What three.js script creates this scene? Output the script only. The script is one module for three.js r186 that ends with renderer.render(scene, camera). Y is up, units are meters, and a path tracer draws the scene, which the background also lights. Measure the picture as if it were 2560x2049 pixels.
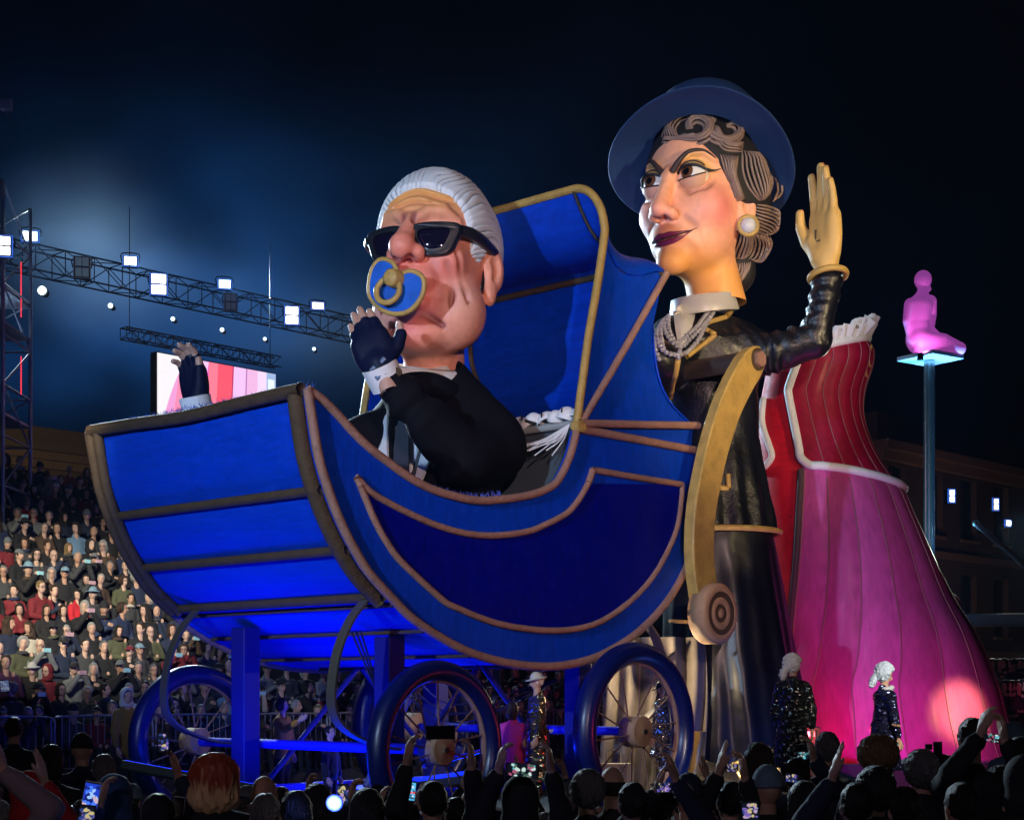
import * as THREE from 'three';
import { mergeGeometries, toCreasedNormals } from 'three/addons/utils/BufferGeometryUtils.js';
import { RoundedBoxGeometry } from 'three/addons/geometries/RoundedBoxGeometry.js';
import { ImprovedNoise } from 'three/addons/math/ImprovedNoise.js';

// ---------- camera, sky, exposure ----------
const scene = new THREE.Scene();
const W = 1024, H = 819, EYE = 2.1;
const FOCAL = 4025 / 2560 * W;                       // focal length in pixels of the 1024-wide frame
const camera = new THREE.PerspectiveCamera(2 * Math.atan(H / 2 / FOCAL) * 180 / Math.PI, W / H, 0.3, 400);
camera.position.set(0, EYE, 0);
camera.lookAt(0, EYE, -10);                           // level camera; the lens is shifted up
camera.setViewOffset(W, H, 0, Math.round(H / 2 - 1727.6 / 2560 * W), W, H);
/*TESTVIEW*/
const renderer = new THREE.WebGLRenderer({ antialias: true });
renderer.setSize(W, H);
renderer.toneMapping = THREE.LinearToneMapping;
renderer.toneMappingExposure = 1;
renderer.shadowMap.enabled = true;

let seedState = 12345;
const seed = (s) => { seedState = s >>> 0; };
const rnd = () => { seedState = (seedState + 0x6d2b79f5) | 0; let t = Math.imul(seedState ^ (seedState >>> 15), 1 | seedState); t = (t + Math.imul(t ^ (t >>> 7), 61 | t)) ^ t; return ((t ^ (t >>> 14)) >>> 0) / 4294967296; };
const rr = (a, b) => a + (b - a) * rnd();
const pick = (a) => a[Math.floor(rnd() * a.length)];
const V = (x, y, z) => new THREE.Vector3(x, y, z);
const noise3 = new ImprovedNoise();
const N3 = (x, y, z) => noise3.noise(x, y, z);
const fbm = (x, y, z) => N3(x, y, z) * 0.55 + N3(x * 2.1, y * 2.1, z * 2.1 + 7) * 0.28 + N3(x * 4.3, y * 4.3, z * 4.3 + 3) * 0.17;
const clamp = THREE.MathUtils.clamp, lerp = THREE.MathUtils.lerp, sstep = THREE.MathUtils.smoothstep;
const PI = Math.PI;

// night sky over a stage: glow of lamp-lit smoke painted into it, dark elsewhere
{
  const w = 1024, h = 512, data = new Float32Array(w * h * 4);
  for (let j = 0; j < h; j++) {
    const el = ((j + 0.5) / h - 0.5) * PI;
    for (let i = 0; i < w; i++) {
      const az = ((i + 0.5) / w - 0.5) * 2 * PI;           // direction (cos az, sin az) in x, z
      const x = Math.cos(az) * Math.cos(el), y = Math.sin(el), z = Math.sin(az) * Math.cos(el);
      const a = Math.atan2(x, -z) * 180 / PI, e = el * 180 / PI;          // degrees right of straight ahead, degrees up
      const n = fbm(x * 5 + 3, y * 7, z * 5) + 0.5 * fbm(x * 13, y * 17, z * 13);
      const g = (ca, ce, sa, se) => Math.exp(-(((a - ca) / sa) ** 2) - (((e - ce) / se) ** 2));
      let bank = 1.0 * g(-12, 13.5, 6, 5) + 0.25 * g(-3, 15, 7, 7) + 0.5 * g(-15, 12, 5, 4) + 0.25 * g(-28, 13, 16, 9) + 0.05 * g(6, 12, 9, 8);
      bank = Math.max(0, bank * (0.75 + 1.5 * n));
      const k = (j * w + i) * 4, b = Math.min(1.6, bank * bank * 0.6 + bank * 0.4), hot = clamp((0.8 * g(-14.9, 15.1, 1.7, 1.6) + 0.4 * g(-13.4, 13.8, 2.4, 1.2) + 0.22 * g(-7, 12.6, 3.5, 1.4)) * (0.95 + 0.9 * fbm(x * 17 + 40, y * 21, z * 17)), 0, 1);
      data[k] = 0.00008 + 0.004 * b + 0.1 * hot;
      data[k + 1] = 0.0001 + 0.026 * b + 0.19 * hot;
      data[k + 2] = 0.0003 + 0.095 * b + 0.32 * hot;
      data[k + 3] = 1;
    }
  }
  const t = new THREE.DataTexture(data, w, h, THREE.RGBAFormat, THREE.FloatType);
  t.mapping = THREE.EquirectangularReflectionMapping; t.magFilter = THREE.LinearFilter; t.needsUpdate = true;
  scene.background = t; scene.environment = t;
}

// ---------- lamps outside the frame (each: a floodlight head on its mast, see floodMast below) ----------
const LAMPS = [];

// ---------- helpers ----------
const ORD = ['first', 'second', 'third', 'fourth', 'fifth', 'sixth', 'seventh', 'eighth', 'ninth', 'tenth', 'eleventh', 'twelfth', 'thirteenth', 'fourteenth', 'fifteenth', 'sixteenth', 'seventeenth', 'eighteenth', 'nineteenth', 'twentieth', 'twenty-first', 'twenty-second', 'twenty-third', 'twenty-fourth', 'twenty-fifth', 'twenty-sixth', 'twenty-seventh', 'twenty-eighth', 'twenty-ninth', 'thirtieth', 'thirty-first', 'thirty-second', 'thirty-third', 'thirty-fourth', 'thirty-fifth'];
const at = (px, py, depth) => V((px - 1280) / 4025 * depth, EYE + (1727.6 - py) / 4025 * depth, -depth);   // a point at that distance from the camera
const used = {};
function numbered(name) { const n = used[name] = (used[name] ?? -1) + 1; return n ? name + '_' + String(n).padStart(3, '0') : name; }
function tag(o, label, category, group, kind) {
  if (label) o.userData.label = label; if (category) o.userData.category = category;
  if (group) o.userData.group = group; if (kind) o.userData.kind = kind; return o;
}
function thing(name, label, category, pos = [0, 0, 0], turn = 0, group) {
  const o = new THREE.Group(); o.name = numbered(name); scene.add(o);
  o.position.set(...pos); o.rotation.y = turn; return tag(o, label, category, group);
}
function part(name, geo, m, parent) {
  const g = Array.isArray(geo) ? mergeGeometries(geo.map(clean)) : geo;
  const o = new THREE.Mesh(g, m); o.name = parent ? name : numbered(name); o.castShadow = o.receiveShadow = true;
  (parent ?? scene).add(o); return o;
}
function struct(name, geo, m) { const o = part(name, geo, m); o.userData.kind = 'structure'; return o; }
function clean(g) {            // the same attributes on every piece, so that pieces can be merged
  g = g.index ? g.toNonIndexed() : g;
  const n = g.attributes.position.count, out = new THREE.BufferGeometry();
  out.setAttribute('position', g.attributes.position); if (!g.attributes.normal) g.computeVertexNormals();
  out.setAttribute('normal', g.attributes.normal);
  out.setAttribute('uv', g.attributes.uv ?? new THREE.BufferAttribute(new Float32Array(n * 2), 2));
  return out;
}
const MATS = {};
function mat(r, g, b, o = {}) {
  const key = [r, g, b, JSON.stringify(o, (k, v) => v?.isTexture ? v.uuid : v)].join();
  if (MATS[key]) return MATS[key];
  const phys = ['specularIntensity', 'clearcoat', 'transmission', 'sheen', 'iridescence'].some((k) => k in o);
  const { emissiveRGB, ...oo } = o, m = new (phys ? THREE.MeshPhysicalMaterial : THREE.MeshStandardMaterial)({ roughness: 0.7, ...oo });
  m.color.setRGB(r, g, b); if (emissiveRGB) m.emissive.setRGB(...emissiveRGB);
  return MATS[key] = m;
}
function texOf(w, h, f, srgb) {        // f(u, v) -> [r, g, b] 0..1
  const d = new Uint8Array(w * h * 4);
  for (let j = 0; j < h; j++) for (let i = 0; i < w; i++) { const c = f((i + 0.5) / w, (j + 0.5) / h), k = (j * w + i) * 4; for (let q = 0; q < 3; q++) d[k + q] = clamp(c[q], 0, 1) * 255; d[k + 3] = 255; }
  const t = new THREE.DataTexture(d, w, h); t.wrapS = t.wrapT = THREE.RepeatWrapping; t.magFilter = THREE.LinearFilter; t.minFilter = THREE.LinearFilter;
  if (srgb) t.colorSpace = THREE.SRGBColorSpace; t.needsUpdate = true; return t;
}
const hash2 = (i, j, s) => { let t = Math.imul(i * 374761393 + j * 668265263 + s * 1442695041, 1274126177); t = Math.imul(t ^ (t >>> 13), 1103515245); return ((t ^ (t >>> 16)) >>> 0) / 4294967296; };
const tileOct = (u, v, p, s) => { const x = u * p, y = v * p, i = Math.floor(x), j = Math.floor(y), a = x - i, b = y - j, q = a * a * (3 - 2 * a), w = b * b * (3 - 2 * b), h = (m, n) => hash2((i + m) % p, (j + n) % p, s); return lerp(lerp(h(0, 0), h(1, 0), q), lerp(h(0, 1), h(1, 1), q), w) * 2 - 1; };
const tileN = (u, v, f, s) => { const p = Math.max(2, Math.round(f * 4)); return 0.55 * tileOct(u, v, p, s) + 0.3 * tileOct(u, v, p * 2, s + 5) + 0.15 * tileOct(u, v, p * 4, s + 9); };
const grainTex = texOf(256, 256, (u, v) => { const n = 0.5 + 0.4 * tileN(u, v, 2.2, 1) + 0.35 * tileN(u, v, 9, 4); return [n, n, n]; });
const roughTex = texOf(256, 256, (u, v) => { const n = 0.72 + 0.35 * tileN(u, v, 1.6, 9) + 0.2 * tileN(u, v, 8, 2); return [n, n, n]; });
const mottle = texOf(256, 256, (u, v) => { const n = 0.86 + 0.2 * tileN(u, v, 1.3, 5) + 0.12 * tileN(u, v, 7, 8); return [n, n, n]; });
const brushTex = texOf(512, 512, (u, v) => {          // brushed float paint: long strokes, pinholes and a few scuffs
  let n = 0.86 + 0.13 * tileOct(u, v * 0.999, 64, 3) * 0.5 + 0.16 * (0.6 * tileOct((u + 0.03 * tileOct(u, v, 4, 8) + 1) % 1, (v * 0.125) % 1, 48, 21) + 0.4 * tileOct((u + 0.02 * tileOct(u, v, 5, 2) + 1) % 1, (v * 0.25) % 1, 96, 31)) + 0.06 * tileN(u, v, 1, 6);
  if (tileOct(u, v, 90, 12) > 0.93) n *= 0.55; if (Math.abs(tileOct((u + v * 0.5) % 1, v, 7, 17)) < 0.006 && tileOct(u, v, 9, 18) > 0.35) n = 1.25 * n; return [n, n, n];
});
const strandTex = texOf(256, 256, (u, v) => { const n = 0.6 + 0.3 * tileOct(u, (v * 0.125) % 1, 64, 3) + 0.22 * tileOct((u + 0.04 * tileOct(u, v, 3, 7) + 1) % 1, (v * 0.25) % 1, 128, 9); return [n, n, n]; });
const clothTex = texOf(128, 128, (u, v) => { const n = 0.5 + 0.25 * Math.sin(u * 2 * PI * 32) * Math.sin(v * 2 * PI * 32) + 0.4 * tileN(u, v, 3, 2); return [n, n, n]; });

const box = (x0, x1, y0, y1, z0, z1, r = 0) => { const w = x1 - x0, h = y1 - y0, d = z1 - z0; const g = r ? new RoundedBoxGeometry(w, h, d, 2, r) : new THREE.BoxGeometry(w, h, d); return g.translate((x0 + x1) / 2, (y0 + y1) / 2, (z0 + z1) / 2); };
function bar(a, b, r, seg = 8, r2 = r) {
  const d = b.clone().sub(a), g = new THREE.CylinderGeometry(r2, r, d.length(), seg);
  g.applyQuaternion(new THREE.Quaternion().setFromUnitVectors(V(0, 1, 0), d.clone().normalize())); return g.translate((a.x + b.x) / 2, (a.y + b.y) / 2, (a.z + b.z) / 2);
}
// a round tube through points; rad: number or function of 0..1; ends closed by rings that shrink
function tube(points, rad, seg = 8, steps = 0, closed = false, flat = 1) {
  const c = new THREE.CatmullRomCurve3(points, closed, 'catmullrom', 0.5), n = steps || points.length * 4;
  const fr = c.computeFrenetFrames(n, closed), P = [], idx = [], uv = [], rf = typeof rad === 'number' ? () => rad : rad;
  const L = c.getLength();
  for (let i = 0; i <= n; i++) {
    const t = i / n, p = c.getPointAt(t), r = rf(t), a = fr.normals[i], b = fr.binormals[i];
    for (let k = 0; k <= seg; k++) { const f = k / seg * 2 * PI, x = Math.cos(f) * r, y = Math.sin(f) * r * flat; P.push(p.x + a.x * x + b.x * y, p.y + a.y * x + b.y * y, p.z + a.z * x + b.z * y); uv.push(k / seg * 0.4, t * L); }
  }
  for (let i = 0; i < n; i++) for (let k = 0; k < seg; k++) { const q = i * (seg + 1) + k, s = q + seg + 1; idx.push(q, s, q + 1, q + 1, s, s + 1); }
  if (!closed) for (const [i, flip] of [[0, 0], [n, 1]]) {
    const p = c.getPointAt(i / n), base = P.length / 3; P.push(p.x, p.y, p.z); uv.push(0, 0);
    for (let k = 0; k < seg; k++) { const q = i * (seg + 1) + k; flip ? idx.push(base, q, q + 1) : idx.push(base, q + 1, q); }
  }
  const g = new THREE.BufferGeometry(); g.setAttribute('position', new THREE.Float32BufferAttribute(P, 3)); g.setAttribute('uv', new THREE.Float32BufferAttribute(uv, 2)); g.setIndex(idx); g.computeVertexNormals(); return g;
}
// a grid surface f(s, t) -> Vector3 given a thickness along its normal
function sheet(f, ns, nt, thick = 0, su = 1, sv = 1) {
  const P = [], uv = [], idx = [], w = nt + 1;
  for (let i = 0; i <= ns; i++) for (let j = 0; j <= nt; j++) { const p = f(i / ns, j / nt); P.push(p.x, p.y, p.z); uv.push(i / ns * su, j / nt * sv); }
  for (let i = 0; i < ns; i++) for (let j = 0; j < nt; j++) { const q = i * w + j; idx.push(q, q + 1, q + w, q + 1, q + w + 1, q + w); }
  const g = new THREE.BufferGeometry(); g.setAttribute('position', new THREE.Float32BufferAttribute(P, 3)); g.setAttribute('uv', new THREE.Float32BufferAttribute(uv, 2)); g.setIndex(idx); g.computeVertexNormals();
  if (!thick) return g;
  const n = g.attributes.normal, m = P.length / 3;
  for (let i = 0; i < m; i++) { P.push(P[i * 3] - n.getX(i) * thick, P[i * 3 + 1] - n.getY(i) * thick, P[i * 3 + 2] - n.getZ(i) * thick); uv.push(uv[i * 2], uv[i * 2 + 1]); }
  const k = idx.length; for (let i = 0; i < k; i += 3) idx.push(idx[i] + m, idx[i + 2] + m, idx[i + 1] + m);
  const edge = []; for (let j = 0; j < nt; j++) { edge.push([j + 1, j]); edge.push([ns * w + j, ns * w + j + 1]); } for (let i = 0; i < ns; i++) { edge.push([i * w, (i + 1) * w]); edge.push([(i + 1) * w + nt, i * w + nt]); }
  for (const [a, b] of edge) idx.push(a, b, a + m, b, b + m, a + m);
  const o = new THREE.BufferGeometry(); o.setAttribute('position', new THREE.Float32BufferAttribute(P, 3)); o.setAttribute('uv', new THREE.Float32BufferAttribute(uv, 2)); o.setIndex(idx);
  return toCreasedNormals(o, 0.7);
}
function poly2(points, depth, bevel = 0) {            // an outline in x, y given a depth along z from 0
  const s = new THREE.Shape(points.map((p) => new THREE.Vector2(p[0], p[1])));
  return new THREE.ExtrudeGeometry(s, { depth: depth - 2 * bevel, bevelEnabled: bevel > 0, bevelSize: bevel, bevelThickness: bevel, bevelSegments: 2, bevelOffset: -bevel, steps: 1 }).translate(0, 0, bevel);
}
function smoothLine(points, n, closed = false) { const c = new THREE.CatmullRomCurve3(points.map((p) => V(p[0], p[1], p[2] ?? 0)), closed, 'catmullrom', 0.5); return c.getSpacedPoints(n); }
const lathe = (pts, seg = 32) => new THREE.LatheGeometry(pts.map((p) => new THREE.Vector2(p[0], p[1])), seg);

// ---------- signed-distance modelling: smooth unions meshed as one surface ----------
const smin = (a, b, k) => { const h = Math.max(k - Math.abs(a - b), 0) / k; return Math.min(a, b) - h * h * k * 0.25; };
const smax = (a, b, k) => -smin(-a, -b, k);
const ell = (x, y, z, a, b, c) => { const k0 = Math.hypot(x / a, y / b, z / c), k1 = Math.hypot(x / (a * a), y / (b * b), z / (c * c)); return k1 < 1e-9 ? -Math.min(a, b, c) : k0 * (k0 - 1) / k1; };
const cap = (x, y, z, ax, ay, az, bx, by, bz, r1, r2) => {
  const px = x - ax, py = y - ay, pz = z - az, dx = bx - ax, dy = by - ay, dz = bz - az;
  const h = Math.min(1, Math.max(0, (px * dx + py * dy + pz * dz) / (dx * dx + dy * dy + dz * dz)));
  return Math.hypot(px - dx * h, py - dy * h, pz - dz * h) - (r1 + (r2 - r1) * h);
};
// distance to a polyline with radii: pts [[x, y, z, r], ...]
const chain = (x, y, z, pts) => { let d = 1e9; for (let i = 1; i < pts.length; i++) { const a = pts[i - 1], b = pts[i]; d = Math.min(d, cap(x, y, z, a[0], a[1], a[2], b[0], b[1], b[2], a[3], b[3])); } return d; };
function sdfMesh(f, lo, hi, cell, colorOf) {
  const nx = Math.ceil((hi[0] - lo[0]) / cell) + 1, ny = Math.ceil((hi[1] - lo[1]) / cell) + 1, nz = Math.ceil((hi[2] - lo[2]) / cell) + 1;
  const F = new Float32Array(nx * ny * nz).fill(1), B = 6;
  for (let bx = 0; bx < nx; bx += B) for (let by = 0; by < ny; by += B) for (let bz = 0; bz < nz; bz += B) {
    const h = (B - 1) / 2, d = f(lo[0] + (bx + h) * cell, lo[1] + (by + h) * cell, lo[2] + (bz + h) * cell), skip = Math.abs(d) > B * cell * 1.25;
    for (let x = bx; x < Math.min(nx, bx + B); x++) for (let y = by; y < Math.min(ny, by + B); y++) for (let z = bz; z < Math.min(nz, bz + B); z++)
      F[(x * ny + y) * nz + z] = skip ? d : f(lo[0] + x * cell, lo[1] + y * cell, lo[2] + z * cell);
  }
  const id = new Int32Array(nx * ny * nz).fill(-1), P = [], idx = [], o = [0, 1, nz, nz + 1, ny * nz, ny * nz + 1, ny * nz + nz, ny * nz + nz + 1];
  const E = [[0, 1], [2, 3], [4, 5], [6, 7], [0, 2], [1, 3], [4, 6], [5, 7], [0, 4], [1, 5], [2, 6], [3, 7]];
  for (let x = 0; x < nx - 1; x++) for (let y = 0; y < ny - 1; y++) for (let z = 0; z < nz - 1; z++) {
    const q = (x * ny + y) * nz + z; let m = 0; for (let k = 0; k < 8; k++) if (F[q + o[k]] < 0) m |= 1 << k;
    if (m === 0 || m === 255) continue;
    let sx = 0, sy = 0, sz = 0, n = 0;
    for (const [a, b] of E) { if (((m >> a) & 1) === ((m >> b) & 1)) continue; const fa = F[q + o[a]], fb = F[q + o[b]], t = fa / (fa - fb); sx += (a >> 2 & 1) + ((b >> 2 & 1) - (a >> 2 & 1)) * t; sy += (a >> 1 & 1) + ((b >> 1 & 1) - (a >> 1 & 1)) * t; sz += (a & 1) + ((b & 1) - (a & 1)) * t; n++; }
    id[q] = P.length / 3; P.push(lo[0] + (x + sx / n) * cell, lo[1] + (y + sy / n) * cell, lo[2] + (z + sz / n) * cell);
  }
  for (let x = 1; x < nx - 1; x++) for (let y = 1; y < ny - 1; y++) for (let z = 1; z < nz - 1; z++) {
    const q = (x * ny + y) * nz + z, a = F[q] < 0;
    for (const [d, u, v] of [[ny * nz, nz, 1], [nz, 1, ny * nz], [1, ny * nz, nz]]) {
      const b = F[q + d] < 0; if (a === b) continue;
      const i0 = id[q], i1 = id[q - u], i2 = id[q - u - v], i3 = id[q - v]; if (i0 < 0 || i1 < 0 || i2 < 0 || i3 < 0) continue;
      a ? idx.push(i0, i1, i2, i0, i2, i3) : idx.push(i0, i2, i1, i0, i3, i2);
    }
  }
  const g = new THREE.BufferGeometry(); g.setAttribute('position', new THREE.Float32BufferAttribute(P, 3)); g.setIndex(idx); g.computeVertexNormals();
  if (colorOf) { const C = new Float32Array(P.length), nn = g.attributes.normal; for (let i = 0; i < P.length; i += 3) { const c = colorOf(P[i], P[i + 1], P[i + 2], nn.getX(i / 3), nn.getY(i / 3), nn.getZ(i / 3)); C[i] = c[0]; C[i + 1] = c[1]; C[i + 2] = c[2]; } g.setAttribute('color', new THREE.BufferAttribute(C, 3)); }
  const uv = new Float32Array(P.length / 3 * 2); for (let i = 0; i < P.length / 3; i++) { uv[i * 2] = P[i * 3] + P[i * 3 + 2] * 0.7; uv[i * 2 + 1] = P[i * 3 + 1]; } g.setAttribute('uv', new THREE.BufferAttribute(uv, 2));
  return g;
}

// floodlight masts that stand on the near side of the avenue, outside the frame
function floodMast(label, pos, target, rgb, power, radius = 12, angle = 0.5, penumbra = 0.7) {
  const t = thing('floodlight_mast', label, 'floodlight', [pos[0], 0, pos[2]]);
  part('pole', bar(V(0, 0, 0), V(0, pos[1], 0), 0.08, 10), mat(0.05, 0.05, 0.06), t);
  const d = V(...target).sub(V(...pos)).normalize(), q = new THREE.Quaternion().setFromUnitVectors(V(0, 0, 1), d);
  const head = part('lamp_housing', box(-0.35, 0.35, -0.3, 0.3, -0.4, -0.02, 0.05), mat(0.03, 0.03, 0.035), t);
  head.position.set(0, pos[1], 0); head.quaternion.copy(q);
  const face = part('lamp_face', box(-0.28, 0.28, -0.24, 0.24, -0.02, 0.0), mat(0.1, 0.1, 0.1, { emissiveRGB: rgb.map((c) => c * 4) }), t);
  face.position.set(0, pos[1], 0); face.quaternion.copy(q);
  const s = new THREE.SpotLight(new THREE.Color().setRGB(...rgb), power, 0, angle, penumbra);
  s.position.set(...V(...pos).addScaledVector(d, 0.05)); s.target.position.set(...target); s.castShadow = true; s.shadow.radius = radius; s.name = 'flood_lamp';
  scene.add(s, s.target);
}
// a strip of coloured LEDs: glowing bar and an area light just in front of it
function ledBar(label, pos, target, w, h, rgb, power) {
  const t = thing('led_bar_light', label, 'led light', pos), d = V(...target).sub(V(...pos)).normalize(), q = new THREE.Quaternion().setFromUnitVectors(V(0, 0, 1), d);
  const b = part('housing', box(-w / 2 - 0.04, w / 2 + 0.04, -h / 2 - 0.04, h / 2 + 0.04, -0.14, -0.01, 0.02), mat(0.02, 0.02, 0.022), t), f = part('lamp_face', box(-w / 2, w / 2, -h / 2, h / 2, -0.01, 0), mat(0.05, 0.05, 0.05, { emissiveRGB: rgb.map((c) => c * 1.5) }), t);
  b.quaternion.copy(q); f.quaternion.copy(q);
  const l = new THREE.RectAreaLight(new THREE.Color().setRGB(...rgb), power, w, h); l.position.set(...V(...pos).addScaledVector(d, 0.02)); l.lookAt(l.position.clone().sub(d.clone().negate()).add(d)); l.quaternion.copy(new THREE.Quaternion().setFromUnitVectors(V(0, 0, -1), d)); l.name = 'led_lamp'; scene.add(l);
}
floodMast('white floodlight on a mast across the avenue from the grandstand', [-13, 9, -3], [-0.5, 7, -26.5], [0.5, 0.7, 1], 1700, 12, 0.36);
floodMast('warm floodlight on a mast facing the carriage side', [17, 8, -8], [4.2, 9.0, -29.5], [1, 0.76, 0.42], 2000, 12, 0.2);
floodMast('pinkish floodlight on a mast behind the photographers', [4, 8, 6], [1.5, 7.5, -27], [1, 0.66, 0.6], 1700, 12, 0.24);
floodMast('warm spotlight aimed at the middle of the grandstand', [-8, 14, -5], [-8.8, 3.7, -32], [1, 0.94, 0.74], 7000, 8, 0.13, 0.75);
floodMast('small warm spotlight on the lower skirt', [16, 6, -14], [9.0, 1.75, -31.4], [1, 0.85, 0.25], 6500, 6, 0.04, 0.75);
{
  const pp = (u, y, w) => V(-1.077 + 0.68 * u - 0.733 * w, y, -22.96 - 0.733 * u - 0.68 * w).toArray();
  ledBar('blue LED bar under the front of the carriage', pp(-1.2, 0.75, 2.8), pp(-0.4, 4, 2.8), 3.6, 0.25, [0.0, 0.02, 1], 60);
  ledBar('blue LED bar under the middle of the carriage', pp(2.4, 0.7, 2.6), pp(1.8, 3, 2.6), 3.4, 0.25, [0.0, 0.02, 1], 45);
  ledBar('added blue LED bar at the foot of the black skirt', [4.9, 0.4, -27.6], [4.4, 3.4, -30.5], 1.2, 0.2, [0.05, 0.15, 1], 60);  // added bar, puts blue glints on the black skirt
  ledBar('magenta LED bar at the foot of the skirt, street side', [8.2, 0.45, -29.5], [9.2, 4.5, -32], 2.4, 0.2, [1, 0.06, 0.4], 50);
  ledBar('violet LED bar at the foot of the skirt, carriage side', [6.4, 0.45, -30.2], [7.4, 4.5, -33], 1.4, 0.2, [0.5, 0.05, 0.9], 32);
  ledBar('red LED bar behind the woman figure', [5.6, 0.85, -31.2], [6.6, 6, -33.2], 1.0, 0.2, [1, 0.02, 0.02], 60);
}
floodMast('added dim violet floodlight over the photographers', [-3, 6, 3], [0.5, 1.2, -9], [0.95, 0.72, 0.9], 34, 12, 0.75);  // unseen lamp, added to lift the near crowd out of the dark
floodMast('added white spot brightening the sequin performers', [9, 7, -7], [5.0, 1.9, -21.6], [1, 0.92, 0.75], 1700, 6, 0.08, 0.6);  // added lamp with no known source, brightens the performers
floodMast('added dim warm floodlight before the corner building', [13, 3, -49], [20, 10.5, -61], [1, 0.68, 0.45], 26, 8, 0.75);  // added lamp, stands in for ambient city light on the cornice
floodMast('added dim warm floodlight by the stone building', [-22, 9, -42], [-14, 11.5, -64], [1, 0.78, 0.48], 330, 8, 0.7);  // added lamp, brightens this facade in place of city light
scene.fog = new THREE.FogExp2(new THREE.Color().setRGB(0.3, 0.55, 1), 0.0003);

// ---------- the baby carriage float ----------
const blueGrain = brushTex.clone(); blueGrain.repeat.set(0.55, 0.55);
const PAINT = {
  blue: mat(0.001, 0.05, 0.57, { roughness: 0.7, specularIntensity: 0.35, map: blueGrain, roughnessMap: roughTex }),
  navy: mat(0.0002, 0.0025, 0.26, { roughness: 0.7, specularIntensity: 0.25, map: blueGrain, roughnessMap: roughTex }),
  steel: mat(0.001, 0.003, 0.7, { roughness: 0.7, map: blueGrain }), post: mat(0.001, 0.002, 0.13, { roughness: 0.6 }),
  tan: mat(0.34, 0.185, 0.14, { roughness: 0.85, map: mottle, bumpMap: grainTex, bumpScale: 0.012 }),
  brown: mat(0.075, 0.042, 0.018, { roughness: 0.8, map: mottle, bumpMap: grainTex, bumpScale: 0.012 }),
  gold: mat(0.5, 0.33, 0.09, { roughness: 0.5, map: mottle, bumpMap: grainTex, bumpScale: 0.003 }),
  black: mat(0.012, 0.012, 0.016, { roughness: 0.6 }),
  lining: mat(0.05, 0.07, 0.09, { roughness: 0.9 }),
  tyre: mat(0.003, 0.008, 0.09, { roughness: 0.42, roughnessMap: roughTex }),
  wood: mat(0.5, 0.29, 0.16, { roughness: 0.75, map: mottle, bumpMap: grainTex, bumpScale: 0.01 }),
  lace: mat(0.75, 0.78, 0.8, { roughness: 0.9 }),
};
const PO = [-1.077, 0, -22.96], PTURN = Math.atan2(0.733, 0.68);
const pramPoint = (u, y, w) => V(PO[0] + 0.68 * u - 0.733 * w, y, PO[2] - 0.733 * u - 0.68 * w);      // carriage axes to the world
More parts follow.
